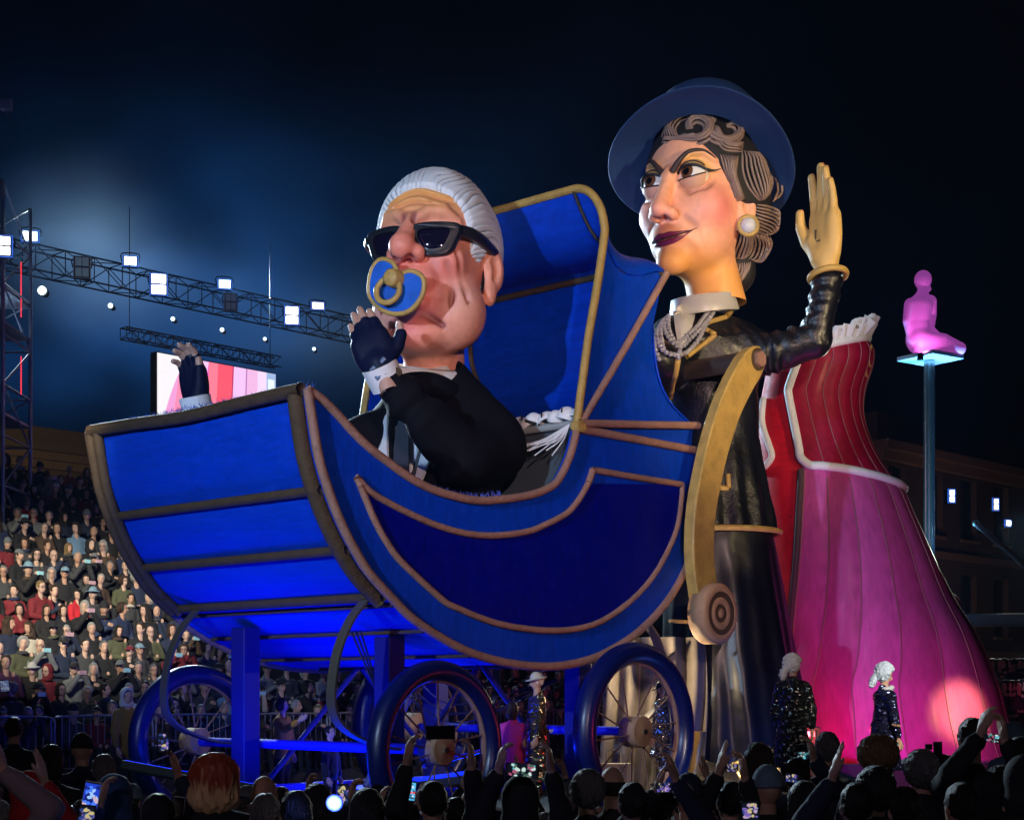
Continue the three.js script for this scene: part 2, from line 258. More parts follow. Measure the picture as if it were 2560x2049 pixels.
{
  const pram = thing('baby_carriage_float', 'giant blue baby carriage float with gold trim, folding hood and four spoked wheels', 'carriage float', PO, PTURN);
  const Wn = 0.3, Wf = 5.56;                                 // the two sides; local z is minus w
  const upper = [[-2.13, 6.16], [-1.88, 6.05], [-1.61, 5.88], [-1.32, 5.67], [-1.02, 5.49], [-0.67, 5.33], [-0.27, 5.16], [0.15, 5.04], [0.58, 4.98], [1.07, 4.95], [1.56, 5.0], [2.22, 5.12], [2.64, 5.25], [2.94, 5.42], [3.23, 5.83], [3.41, 6.29]];
  const rearTop = [[4.01, 6.3], [6.37, 6.3], [6.85, 6.3], [7.02, 6.2]];
  const rear = [[7.06, 5.82], [6.93, 5.31], [6.7, 4.83], [6.38, 4.37], [6.0, 3.88], [5.5, 3.44], [4.85, 3.04], [4.12, 2.74], [3.59, 2.6], [3.03, 2.52], [2.48, 2.5], [1.82, 2.54], [1.19, 2.64], [0.7, 2.77], [0.13, 2.99], [-0.26, 3.18], [-0.56, 3.39], [-1.04, 3.76], [-1.31, 4.07], [-1.55, 4.41], [-1.76, 4.8], [-1.94, 5.24], [-2.04, 5.66]];
  const inUp = [[-1.28, 5.07], [-1.02, 4.89], [-0.69, 4.77], [-0.24, 4.64], [0.22, 4.53], [0.7, 4.46], [1.19, 4.44], [1.69, 4.48], [2.27, 4.58], [2.7, 4.73], [3.16, 4.93], [3.45, 5.17], [3.68, 5.45]];
  const inRear = [[3.79, 5.68], [5.05, 5.67], [6.18, 5.67], [6.16, 5.42], [6.02, 4.88], [5.63, 4.32], [5.21, 3.91], [4.72, 3.58], [4.12, 3.29], [3.59, 3.14], [2.97, 3.07], [2.34, 3.07], [1.69, 3.12], [1.19, 3.21], [0.7, 3.34], [0.42, 3.43], [-0.4, 3.93], [-0.71, 4.21], [-0.93, 4.49], [-1.08, 4.74], [-1.21, 4.97]];
  const outline = [...smoothLine(upper, 50).map((p) => [p.x, p.y]), ...rearTop, ...smoothLine(rear, 70).map((p) => [p.x, p.y])];
  const inner = [...smoothLine(inUp, 40).map((p) => [p.x, p.y]), ...smoothLine(inRear.slice(2), 60).map((p) => [p.x, p.y])];
  for (const [z, near] of [[-Wn - 0.12, 1], [-Wf, 0]]) {
    const side = part('side_panel', poly2(outline, 0.12, 0.015).translate(0, 0, z), PAINT.blue, pram);
    part('inset_panel', poly2(inner, 0.05, 0.008).translate(0, 0, near ? z + 0.085 : z - 0.015), PAINT.navy, side);
    const zt = near ? z + 0.14 : z - 0.02, line = (pts, n, r, m, closed) => part('trim', tube(smoothLine(pts, n).map((p) => V(p.x, p.y, zt)), r, 8, n * 2, closed), m, side);
    line(upper, 48, 0.064, PAINT.tan); line([...rear, [-2.1, 5.95], [-2.14, 6.17]], 64, 0.068, PAINT.tan);
    line(inUp, 40, 0.052, PAINT.tan); line(inRear.slice(2), 60, 0.052, PAINT.tan); line([inRear[0], inRear[1], inRear[2]], 8, 0.055, PAINT.tan); line([inUp.at(-1), [3.76, 5.6], inRear[0]], 4, 0.06, PAINT.tan);
    line([inRear.at(-1), inUp[0]], 2, 0.05, PAINT.tan);
    line([[3.41, 6.29], ...rearTop, [7.06, 5.82]], 20, 0.07, PAINT.tan);
  }
  // curved front, underside and back: one panel between each pair of rails
  const prof = smoothLine([[-2.13, 6.16], ...[...rear].reverse().map((p) => p), [7.02, 6.2]], 240);
  const near = (u, y) => { let b = 0, d = 9; prof.forEach((p, i) => { const q = Math.hypot(p.x - u, p.y - y); if (q < d) { d = q; b = i; } }); return b; };
  const rails = [0, near(-1.81, 4.87), near(-1.30, 4.07), near(-0.62, 3.43), near(0.13, 2.98), near(1.2, 2.64), near(2.5, 2.5), near(4.12, 2.74), near(5.5, 3.44), near(6.4, 4.4), 240];
  for (let k = 0; k + 1 < rails.length; k++) {
    const a = rails[k], b = rails[k + 1], bulge = k < 3 ? 0.05 : 0.03;
    part(k < 3 ? 'front_panel' : k < 8 ? 'underside_panel' : 'back_panel', sheet((s, t) => {
      const i = lerp(a, b, s), i0 = Math.min(239, Math.floor(i)), p = prof[i0].clone().lerp(prof[i0 + 1], i - i0), d = prof[i0 + 1].clone().sub(prof[i0]).normalize();
      const o = bulge * Math.sin(s * PI) * Math.sin(Math.min(1, t * 8, (1 - t) * 8) * PI / 2) - 0.04;
      return V(p.x - d.y * -o, p.y - d.x * o, lerp(-Wn - 0.12, -Wf + 0.12, t));
    }, 14, 16, 0.05, 2, 4), PAINT.blue, pram);
    if (k) part('rail', tube([V(prof[a].x - 0.02, prof[a].y, -Wn - 0.1), V(prof[a].x - 0.02, prof[a].y, -3), V(prof[a].x - 0.02, prof[a].y, -Wf + 0.1)], k < 4 ? 0.07 : 0.03, 8, 8), PAINT.brown, pram);
  }
  part('rail', tube([V(-0.72, 3.5, -Wn - 0.1), V(-0.72, 3.5, -3), V(-0.72, 3.5, -Wf + 0.1)].map((p) => p.add(V(0.25, -0.17, 0))), 0.03, 8, 8), PAINT.brown, pram);
  part('rail', tube([V(-2.15, 6.17, -Wn - 0.1), V(-2.16, 6.14, -1.6), V(-2.16, 6.1, -3), V(-2.16, 6.14, -4.3), V(-2.15, 6.17, -Wf + 0.05)], 0.1, 8, 16), PAINT.brown, pram);
  for (const [w, r] of [[0.52, 0.12], [5.3, 0.085], [5.5, 0.085]]) part('edge_band', tube(prof.slice(0, rails[3] + 4).filter((_, i) => i % 4 === 0).map((p) => V(p.x - 0.03, p.y - 0.02, -w)), r, 8, 60), PAINT.brown, pram);
  // inside: floor and lining
  part('floor', box(-1.2, 6.4, 4.0, 4.06, -Wf + 0.14, -Wn - 0.14), PAINT.lining, pram);
  part('lining', poly2([[2.1, 5.05], [2.6, 5.18], [2.95, 5.4], [3.2, 5.85], [3.4, 6.25], [6.8, 6.25], [6.85, 5.4], [6.3, 4.4], [5, 3.3], [2.1, 3.2]], 0.04).translate(0, 0, -Wf + 0.14), PAINT.lining, pram);
  // fuzzy blanket edge on the front rail
  seed(5);
  const tufts = [];
  for (let i = 0; i < 330; i++) {
    const w = rr(0.35, 5.5); if (w > 1.0 && w < 5.45 && fbm(w * 1.7, 2, 3) < -0.12 + (w < 1.5 ? -0.4 : 0)) continue;
    const a = V(-2.08 + rr(-0.06, 0.14), 6.22, -w); tufts.push(new THREE.ConeGeometry(0.012, rr(0.06, 0.17), 3).translate(0, 0.03, 0).rotateZ(rr(-0.9, 0.9)).rotateX(rr(-0.9, 0.9)).translate(a.x, a.y, a.z));
  }
  for (let i = 0; i < 160; i++) { const k = Math.floor(rr(8, 34)), p = smoothLine(upper, 50)[k]; tufts.push(new THREE.ConeGeometry(0.012, rr(0.06, 0.14), 3).rotateZ(rr(-0.8, 0.8)).translate(p.x, p.y + 0.1, -0.44 - rr(0, 0.1))); }
  tag(part('blanket_fringe', tufts, mat(0.06, 0.09, 0.45, { roughness: 0.95 }), pram), null, null, null, 'stuff');
  // hood: ribs fan out from a pivot on either side
  const cornerDrop = (w) => { const d = Math.min(w - Wn, Wf - w); return d >= 0.68 ? 0 : 1 - Math.sqrt(Math.max(0, 1 - (1 - d / 0.68) ** 2)); };
  const prof1 = smoothLine([[4.12, 10.42], [4.25, 10.0], [4.42, 9.72], [4.75, 9.52], [5.14, 9.48], [5.5, 9.5], [5.69, 9.44]], 24), prof2 = smoothLine([[5.69, 9.44], [5.52, 8.85], [5.4, 8.4], [5.44, 7.9], [5.58, 7.45], [5.85, 7.12], [6.2, 6.9], [6.56, 6.72]], 30);
  const hoodAt = (pr, s, w, dropA, dropB) => { const i = s * (pr.length - 1), i0 = Math.min(pr.length - 2, Math.floor(i)), p = pr[i0].clone().lerp(pr[i0 + 1], i - i0); return V(p.x, p.y - lerp(dropA, dropB, s) * cornerDrop(w), -w); };
  const ws = (t) => { const k = 0.5 - 0.5 * Math.cos(t * PI); return lerp(Wn, Wf, k); };
  part('hood_panel', sheet((s, t) => hoodAt(prof1, s, ws(t), 0.85, 0.24), 20, 40, 0.025, 1, 4), PAINT.blue, pram);
  part('hood_panel', sheet((s, t) => hoodAt(prof2, s, ws(t), 0.24, 0.02), 24, 40, 0.025, 2, 4), PAINT.blue, pram);
  for (const z of [-Wn - 0.05, -Wf + 0.02]) {
    const sc1 = prof1.map((p, i) => [p.x, p.y - lerp(0.85, 0.24, i / 24) - 0.01]), sc2 = prof2.map((p, i) => [p.x - 0.01, p.y - lerp(0.24, 0.02, i / 30)]);
    part('hood_side_panel', poly2([[3.41, 6.3], [3.58, 7.15], [3.73, 7.87], [3.93, 8.65], [4.08, 9.34], ...sc1, [5.69, 9.15], [3.45, 6.3]], 0.03).translate(0, 0, z), PAINT.blue, pram);
    part('hood_side_panel', poly2([[3.46, 6.24], [5.69, 9.14], ...sc2.slice(4), [6.5, 6.24]], 0.03).translate(0, 0, z), PAINT.blue, pram);
    const zo = z < -3 ? -Wf - 0.03 : -Wn + 0.04;
    part('hood_rib', tube([V(3.41, 6.3, zo), V(4.5, 7.64, zo), V(5.72, 9.2, zo)], 0.062, 8, 20), PAINT.tan, pram);
    part('hood_rib', tube([V(3.41, 6.38, zo + 0.02), V(5, 6.55, zo + 0.02), V(6.6, 6.73, zo + 0.02)], 0.065, 8, 20), PAINT.tan, pram);
    part('pivot', new THREE.CylinderGeometry(0.1, 0.1, 0.16, 16).rotateX(PI / 2).translate(3.42, 6.33, zo), PAINT.gold, pram);
  }
  const arch = []; for (const [u, y] of [[3.41, 6.3], [3.58, 7.15], [3.73, 7.87], [3.93, 8.65], [4.05, 9.2]]) arch.push(V(u, y, -Wn));
  for (let i = 0; i <= 40; i++) { const w = ws(i / 40), p = hoodAt(prof1, 0, w, 0.85, 0); arch.push(p); }
  for (const [u, y] of [[4.05, 9.2], [3.93, 8.65], [3.73, 7.87], [3.58, 7.15], [3.41, 6.3]]) arch.push(V(u, y, -Wf));
  part('hood_arch', tube(arch, 0.07, 8, 160), PAINT.gold, pram);
  part('hood_rib', tube(Array.from({ length: 30 }, (_, i) => hoodAt(prof2, 0, ws(i / 29), 0.24, 0).add(V(-0.04, -0.05, 0))), 0.06, 8, 60), PAINT.brown, pram);
  part('hood_seam', tube([[4.55, 9.36], [4.5, 8.6], [4.42, 7.9], [4.2, 7.3], [4.0, 6.95], [3.9, 6.7]].map(([w, y]) => V(hoodAt(prof2, clamp((9.44 - y) / 2.72, 0, 1), w, 0, 0).x - 0.12, y, -w)), 0.045, 8, 30), PAINT.brown, pram);
  part('hood_seam', tube(Array.from({ length: 14 }, (_, i) => { const s = i / 13; return hoodAt(prof1, s, 0.95 - 0.6 * s, 0.85, 0.24).add(V(-0.02, -0.04, 0)); }), 0.03, 6, 30), PAINT.black, pram);
  // seat back with a ruffle
  part('seat_back', box(3.75, 4.0, 4.06, 6.42, -5.4, -0.5, 0.1), PAINT.lining, pram);
  part('seat_rail', bar(V(3.72, 6.45, -0.45), V(3.72, 6.45, -5.4), 0.07), mat(0.3, 0.33, 0.34, { roughness: 0.8 }), pram);
  for (let k = 0; k < 20; k++) {
    const w = 0.55 + k * 0.22, h = rr(0.1, 0.2), g = [new THREE.SphereGeometry(rr(0.14, 0.19), 12, 8, 0, 2 * PI, 0, PI * 0.55).rotateX(rr(-0.5, 0.5)).rotateZ(rr(-0.3, 0.5)).translate(3.72 + rr(-0.08, 0.08), 6.5 + h * 0.4, -w)];
    const fr = part('ruffle', g, PAINT.lace, pram);
    if (k % 2) part('eyelet', new THREE.TorusGeometry(0.035, 0.012, 6, 12).rotateY(0.6).translate(3.58, 6.6 + h * 0.4, -w + 0.02), PAINT.black, fr);
  }
  for (let k = 0; k < 9; k++) part('tie', tube([V(3.5, 6.4, -0.52), V(3.44 - k * 0.02, 6.15, -0.6 - k * 0.05), V(3.3 - k * 0.06, 5.9 + (k % 3) * 0.08, -0.72 - k * 0.07)], 0.012, 5, 8), PAINT.lace, pram);
  // wheels
  function wheel(u, w, r, spin, seatZ = 0) {
    const wl = new THREE.Group(); wl.name = 'wheel'; wl.position.set(u, r, -w); pram.add(wl);
    part('tyre', new THREE.TorusGeometry(r * 0.88, r * 0.12, 18, 72).scale(1, 1, 1.15), PAINT.tyre, wl);
    part('rim', lathe([[r * 0.75, -0.045], [r * 0.785, -0.05], [r * 0.79, 0], [r * 0.785, 0.05], [r * 0.75, 0.045], [r * 0.745, 0], [r * 0.75, -0.045]], 64).rotateX(PI / 2), PAINT.tan, wl);
    part('hub', lathe([[0, 0.2], [0.04, 0.2], [0.045, 0.17], [r * 0.16, 0.17], [r * 0.178, 0.15], [r * 0.178, -0.15], [0, -0.15]], 32).rotateX(PI / 2), PAINT.wood, wl);
    part('axle_cap', new THREE.CylinderGeometry(0.04, 0.04, 0.05, 12).rotateX(PI / 2).translate(0, 0, 0.2), PAINT.black, wl);
    for (let k = 0; k < 14; k++) { const a = k / 14 * 2 * PI + spin, z = k % 2 ? 0.07 : -0.07; part('spoke', bar(V(Math.cos(a + 0.12) * r * 0.16, Math.sin(a + 0.12) * r * 0.16, z), V(Math.cos(a) * r * 0.755, Math.sin(a) * r * 0.755, 0), 0.014, 6), PAINT.tan, wl); }
  }
  wheel(0, 0, 1.28, 0.2); wheel(4.55, 0, 1.46, 0.12); wheel(0, 5.74, 1.28, 0.35); wheel(4.55, 5.24, 1.46, 0.5);
  // chassis
  for (const [u, r] of [[0, 1.28], [4.55, 1.46]]) part('axle', tube([V(u, r, 0.05), V(u, r, -2.6), V(u, r, -5.7)], 0.075, 10, 8), PAINT.steel, pram);
  for (const [u, w, y1] of [[-0.3, 4.0, 3.12], [0.2, 1.2, 2.92], [4.0, 4.1, 2.66], [4.45, 1.15, 2.82]]) part('post', box(u - 0.16, u + 0.16, 0.35, y1, -w - 0.17, -w + 0.17, 0.02), PAINT.post, pram);
  for (const w of [1.2, 4.05]) part('chassis_beam', box(-0.2, 4.6, 0.5, 0.62, -w - 0.09, -w + 0.09, 0.02), PAINT.steel, pram);
  for (const w of [1.2, 4.05]) { part('chassis_brace', bar(V(0.1, 0.6, -w), V(2.1, 2.5, -w), 0.045), PAINT.post, pram); part('chassis_brace', bar(V(4.2, 0.6, -w), V(2.2, 2.5, -w), 0.045), PAINT.post, pram); for (const u of [-0.3, 4.4]) part('base_plate', box(u - 0.28, u + 0.3, 0.33, 0.36, -w - 0.28, -w + 0.28), PAINT.post, pram); }
  part('hydraulic_ram', [bar(V(1.0, 0.6, -2.6), V(1.9, 2.0, -2.6), 0.07), bar(V(1.9, 2.0, -2.6), V(2.2, 2.5, -2.6), 0.04)], mat(0.25, 0.26, 0.28, { roughness: 0.4, metalness: 0.6 }), pram);
  for (const k of [0, 1, 2]) part('cable', tube([V(-0.2, 3.0, -1.4 - k * 0.1), V(0.4, 2.2 - k * 0.1, -1.6), V(1.4, 2.35, -2 - k * 0.3), V(2.6, 1.9 - k * 0.15, -2.2), V(4.2, 2.3, -1.4)], 0.016, 5, 40), PAINT.black, pram);
  part('push_rod', bar(V(1.2, 0.95, -1.5), V(4.3, 1.45, -1.6), 0.035), mat(0.7, 0.8, 0.85, { roughness: 0.25, metalness: 0.8 }), pram);
  // leaf springs: flat straps that curl from the body down to the axle
  for (const w of [0.75, 4.75]) {
    const c = smoothLine([[-0.62, 3.45], [-0.95, 3.12], [-1.18, 2.7], [-1.28, 2.3], [-1.3, 1.95], [-1.2, 1.7], [-0.9, 1.5], [-0.4, 1.34], [0, 1.28]], 30);
    part('leaf_spring', sheet((s, t) => { const p = c[Math.round(s * 30)]; return V(p.x, p.y, -w - 0.09 + 0.18 * t); }, 30, 2, 0.035), mat(0.09, 0.075, 0.06, { roughness: 0.55, map: mottle }), pram);
    const c2 = smoothLine([[5.55, 3.5], [6.1, 3.0], [6.3, 2.3], [6.0, 1.75], [5.2, 1.5], [4.55, 1.46]], 30);
    part('leaf_spring', sheet((s, t) => { const p = c2[Math.round(s * 30)]; return V(p.x, p.y, -w - 0.09 + 0.18 * t); }, 30, 2, 0.035), mat(0.09, 0.075, 0.06, { roughness: 0.55, map: mottle }), pram);
  }
  // handle: two flat curved arms, disc pivots and a bar across
  const armLine = smoothLine([[6.34, 3.46], [6.14, 4.34], [6.17, 5.1], [6.34, 5.73], [6.58, 6.37], [6.93, 7.04], [7.41, 7.67], [7.9, 8.13]], 40);
  for (const w of [-0.12, 5.78]) {
    const half = 0.3, L = [], R = [];
    armLine.forEach((p, i) => { const a = armLine[Math.max(0, i - 1)], b = armLine[Math.min(40, i + 1)], d = b.clone().sub(a).normalize(), h = half * (i > 36 ? Math.sqrt(Math.max(0.02, 1 - ((i - 36) / 4.5) ** 2)) : 1); L.push([p.x - d.y * h, p.y + d.x * h]); R.push([p.x + d.y * h, p.y - d.x * h]); });
    const arm = part('handle_arm', poly2([...L, ...R.reverse()], 0.22, 0.03).translate(0, 0, -w - 0.11), PAINT.gold, pram);
    part('bolt', new THREE.CylinderGeometry(0.15, 0.15, 0.1, 6).rotateX(PI / 2).translate(7.72, 7.98, -w + 0.15), PAINT.tan, arm);
    part('bolt_washer', new THREE.CylinderGeometry(0.2, 0.2, 0.04, 24).rotateX(PI / 2).translate(7.72, 7.98, -w + 0.12), PAINT.brown, arm);
    const disc = part('pivot_disc', lathe([[0, 0.19], [0.05, 0.19], [0.07, 0.165], [0.16, 0.165], [0.18, 0.19], [0.26, 0.19], [0.28, 0.165], [0.36, 0.165], [0.38, 0.19], [0.47, 0.18], [0.52, 0.13], [0.52, -0.15], [0, -0.15]], 48).rotateX(PI / 2).translate(6.36, 3.44, -w + 0.12), PAINT.wood, pram);
    part('disc_ring', new THREE.TorusGeometry(0.12, 0.035, 8, 32).scale(1, 1, 0.4).translate(6.36, 3.44, -w + 0.29), PAINT.brown, disc); part('disc_ring', new THREE.TorusGeometry(0.33, 0.05, 8, 40).scale(1, 1, 0.4).translate(6.36, 3.44, -w + 0.29), PAINT.brown, disc);
  }
  part('handle_bar', bar(V(7.7, 7.98, 0), V(7.7, 7.98, -5.7), 0.17, 16), mat(0.05, 0.035, 0.03, { roughness: 0.45, map: mottle }), pram);
  part('handle_stay', bar(V(5.6, 3.3, -0.1), V(6.3, 3.3, -0.1), 0.03), PAINT.gold, pram);
}

// ---------- hands: palm, four fingers and a thumb, wrist at the origin, fingers along +y, palm towards +z, thumb towards +x ----------
// o: curl (radians per joint), splay, spread of the thumb, cut (how much of a finger a glove covers)
function handParts(o = {}) {
  const { curl = [0.15, 0.15, 0.2, 0.25], splay = [0.1, 0.02, -0.06, -0.16], thumb = [0.55, 0.35], cell = 0.016, cover = 0, wide = 1 } = o;
  const bx = [0.155, 0.052, -0.052, -0.15].map((v) => v * wide), len = [0.4, 0.45, 0.42, 0.33], rad = [0.056, 0.058, 0.055, 0.048], by = [0.5, 0.52, 0.5, 0.46];
  const fingers = bx.map((x, i) => {
    const pts = [[x, by[i] - 0.08, 0, rad[i] * 1.08]], L = [0.46, 0.3, 0.24].map((k) => k * len[i]); let px = x, py = by[i] - 0.02, pz = 0, a = curl[i] * 0.6;
    pts.push([px, py, pz, rad[i] * 1.05]);
    L.forEach((l, k) => { const c = Math.cos(a); px += Math.sin(splay[i]) * l * c; py += Math.cos(splay[i]) * l * c; pz += Math.sin(a) * l; pts.push([px, py, pz, rad[i] * (0.98 - 0.1 * k)]); a += curl[i]; });
    return pts;
  });
  const [ta, tb] = thumb, tp = [[0.12 * wide, 0.12, 0.03, 0.085], [0.12 * wide + Math.sin(ta) * 0.2, 0.12 + Math.cos(ta) * 0.2, 0.06, 0.075]];
  tp.push([tp[1][0] + Math.sin(ta - tb * 0.4) * 0.17, tp[1][1] + Math.cos(ta - tb * 0.4) * 0.17, 0.08, 0.062]); tp.push([tp[2][0] + Math.sin(ta - tb) * 0.13, tp[2][1] + Math.cos(ta - tb) * 0.13, 0.09, 0.05]);
  const palm = (x, y, z) => {
    let d = ell(x, y - 0.28, z + 0.005, 0.245 * wide, 0.34, 0.1);
    d = smin(d, cap(x, y, z, -0.13 * wide, 0.12, 0, -0.16 * wide, 0.44, 0, 0.07, 0.07), 0.06); d = smin(d, cap(x, y, z, 0.11 * wide, 0.1, 0.02, 0.16 * wide, 0.46, 0, 0.08, 0.07), 0.06);
    d = smin(d, cap(x, y, z, 0, -0.25, -0.01, 0, 0.1, 0, 0.125, 0.13), 0.09); return smin(d, cap(x, y, z, 0.08, 0.08, 0.05, 0.17, 0.24, 0.06, 0.08, 0.07), 0.07);
  };
  const digits = [...fingers, tp], part1 = (x, y, z, pts, n) => chain(x, y, z, pts.slice(0, n));
  const all = (x, y, z) => { let d = palm(x, y, z); for (const f of digits) d = smin(d, chain(x, y, z, f), 0.025); return d; };
  const lo = [-0.55, -0.3, -0.2], hi = [0.62, 1.05, 0.62];
  const out = { digits };
  if (!cover) out.skin = sdfMesh(all, lo, hi, cell);
  else {
    out.skin = sdfMesh((x, y, z) => { let d = 1e9; for (const f of digits) d = Math.min(d, chain(x, y, z, f)); return smin(d, cap(x, y, z, 0, -0.3, -0.01, 0, -0.05, 0, 0.12, 0.12), 0.02); }, lo, hi, cell);
    out.glove = sdfMesh((x, y, z) => { let d = Math.max(palm(x, y, z) - 0.018, -(y + 0.12)); for (const f of digits) d = smin(d, part1(x, y, z, f, 3) - 0.016, 0.03); return d; }, lo, hi, cell);
  }
  out.nails = digits.map((f) => { const a = f.at(-2), b = f.at(-1), d = V(b[0] - a[0], b[1] - a[1], b[2] - a[2]).normalize(); const g = new THREE.SphereGeometry(b[3] * 0.8, 10, 6).scale(0.75, 1.1, 0.35); g.applyQuaternion(new THREE.Quaternion().setFromUnitVectors(V(0, 1, 0), d)); return g.translate(b[0] + d.x * b[3] * 0.25, b[1] + d.y * b[3] * 0.25, b[2] - b[3] * 0.72 + d.z * b[3] * 0.2); });
  return out;
}

const SKIN = new THREE.MeshStandardMaterial({ color: 0xffffff, vertexColors: true, roughness: 0.5 });
const mixc = (a, b, t) => [lerp(a[0], b[0], t), lerp(a[1], b[1], t), lerp(a[2], b[2], t)];
const near3 = (x, y, z, cx, cy, cz, r) => Math.exp(-((x - cx) ** 2 + (y - cy) ** 2 + (z - cz) ** 2) / (r * r));

// ---------- giant man sitting in the carriage ----------
{
  const C = at(1085, 655, 26.4), man = thing('carnival_man_figure', 'giant white-haired man figure in black suit and sunglasses sitting in the blue carriage', 'carnival figure', [C.x, 4.1, C.z]);
  const L = (px, py, Z = 26.4) => at(px, py, Z).sub(man.position);
  const hd = new THREE.Group(); hd.name = 'head'; hd.position.copy(L(1085, 655)); hd.rotation.set(-0.03, -0.38, 0.0, 'YXZ'); hd.scale.set(0.95, 1.0, 0.95); man.add(hd);
  const fold = (x) => [[x * 0.24, -0.02, 1.06, 0.03], [x * 0.42, -0.26, 1.0, 0.035], [x * 0.53, -0.52, 0.92, 0.035], [x * 0.5, -0.78, 0.86, 0.03]];
  const fold2 = (x) => [[x * 0.62, -0.3, 0.86, 0.02], [x * 0.7, -0.6, 0.72, 0.03], [x * 0.62, -0.95, 0.66, 0.03]];
  const fold3 = (x) => [[x * 0.74, -0.08, 0.74, 0.02], [x * 0.82, -0.45, 0.6, 0.03], [x * 0.86, -0.85, 0.52, 0.03]];
  const chinCrease = [[-0.48, -1.22, 0.66, 0.02], [-0.25, -1.07, 0.86, 0.035], [0, -1.03, 0.94, 0.04], [0.25, -1.07, 0.86, 0.035], [0.48, -1.22, 0.66, 0.02]];
  const brow = (x) => [[x * 0.14, 0.47, 0.94, 0.09], [x * 0.3, 0.58, 0.86, 0.1], [x * 0.52, 0.58, 0.74, 0.1], [x * 0.7, 0.44, 0.58, 0.06]];
  const browLine = (x) => [[x * 0.12, 0.66, 1.02, 0.02], [x * 0.3, 0.78, 0.94, 0.025], [x * 0.55, 0.78, 0.78, 0.025], [x * 0.74, 0.58, 0.6, 0.02]];
  const frown = (x) => [[x * 0.1, 0.36, 1.06, 0.02], [x * 0.09, 0.56, 1.06, 0.03], [x * 0.07, 0.7, 1.0, 0.015]];
  const ear = (x, y, z, s) => { const ax_ = x * s - 0.99, ey = y + 0.22, az_ = z + 0.22, ex = ax_ * 0.9 - az_ * -0.43, ez = az_ * 0.9 + ax_ * -0.43; let d = ell(ex, ey - 0.06, ez + 0.05, 0.085, 0.36, 0.22); d = smin(d, ell(ex + 0.0, ey + 0.34, ez - 0.04, 0.09, 0.2, 0.12), 0.1); d = smax(d, -ell(ex - 0.09, ey - 0.08, ez + 0.02, 0.08, 0.24, 0.13), 0.03); return smin(d, ell(ex - 0.03, ey - 0.02, ez - 0.06, 0.05, 0.13, 0.05), 0.04); };
  const face = (x, y, z) => {
    const s = x < 0 ? -1 : 1, ax = Math.abs(x);
    let d = ell(x, y - 0.42, z + 0.08, 0.95, 1.03, 0.98);
    d = smin(d, ell(x, y + 0.28, z - 0.12, 0.84, 0.95, 0.84), 0.25);
    d = smin(d, ell(x, y + 1.0, z - 0.17, 0.8, 0.6, 0.66), 0.25);
    d = smin(d, ell(ax - 0.54, y + 0.92, z - 0.2, 0.48, 0.56, 0.55), 0.18);
    d = smin(d, ell(x, y + 1.33, z - 0.6, 0.42, 0.27, 0.34), 0.16);
    d = smin(d, ell(ax - 0.52, y + 0.18, z - 0.62, 0.3, 0.26, 0.26), 0.2);
    for (const e of [brow(s)]) d = smin(d, chain(x, y, z, e), 0.1);
    d = smin(d, cap(x, y, z, 0, 0.42, 0.93, 0, -0.04, 1.26, 0.12, 0.18), 0.12);
    d = smin(d, ell(x, y + 0.08, z - 1.27, 0.22, 0.2, 0.22), 0.08);
    d = smin(d, ell(ax - 0.2, y + 0.15, z - 1.1, 0.15, 0.14, 0.17), 0.06);
    d = smax(d, -ell(ax - 0.115, y + 0.26, z - 1.22, 0.07, 0.08, 0.1), 0.04);
    d = smin(d, ell(x, y + 0.5, z - 0.86, 0.42, 0.24, 0.22), 0.12);
    d = smin(d, ell(x, y + 0.88, z - 0.84, 0.3, 0.1, 0.16), 0.1);
    d = smax(d, -chain(x, y, z, fold(s)) + 0.008, 0.08); d = smax(d, -chain(x, y, z, fold2(s)) + 0.008, 0.1);
    d = smax(d, -chain(x, y, z, chinCrease), 0.1); d = smax(d, -chain(x, y, z, browLine(s)), 0.08); d = smax(d, -chain(x, y, z, frown(s)), 0.05);
    d = smax(d, -cap(x, y, z, s * 0.2, -0.72, 1.02, s * 0.5, -0.8, 0.82, 0.03, 0.06), 0.06);
    d = smax(d, -chain(x, y, z, fold3(s)) + 0.004, 0.08); const fr = sstep(z, 0.3, 0.65) * sstep(y, 0.62, 0.74) * (1 - sstep(y, 1.08, 1.15)) * (1 - sstep(ax, 0.45, 0.75));
    d += fr * 0.045 * Math.sin((y - 0.07 * Math.cos(x * 5)) * 40);
    d = smin(d, ear(x, y, z, s), 0.06);
    return smin(d, cap(x, y, z, -0.1, -1.0, -0.25, -0.22, -2.2, -0.55, 0.52, 0.55), 0.14);
  };
  const line = (x, y, z, pts, w) => Math.exp(-((Math.max(0, chain(x, y, z, pts)) / w) ** 2));
  const fr2 = (x, y, z) => z > 0.3 && y > 0.66 && y < 1.1 ? Math.max(0, Math.sin((y - 0.07 * Math.cos(x * 5)) * 40)) ** 3 * (1 - sstep(Math.abs(x), 0.45, 0.75)) : 0;
  const color = (x, y, z) => {
    const s = x < 0 ? -1 : 1, ax = Math.abs(x);
    const nz = 1 + 0.22 * fbm(x * 3.1, y * 3.1, z * 3.1) + 0.12 * N3(x * 11, y * 11, z * 11); let c = [0.82 * nz, 0.34 * nz, 0.22 * nz];
    c = mixc(c, [0.82, 0.42, 0.13], sstep(y, 0.35, 0.9));
    c = mixc(c, [0.82, 0.18, 0.15], 0.75 * Math.min(1, near3(x, y, z, 0, -0.12, 1.2, 0.35) + near3(ax, y, z, 0.55, -0.35, 0.75, 0.34) + near3(ax, y, z, 0.3, -0.85, 0.9, 0.3) + near3(x, y, z, 0, -1.3, 0.85, 0.3)));
    c = mixc(c, [0.85, 0.52, 0.42], 0.6 * near3(ax, y, z, 0.7, -0.8, 0.5, 0.35));
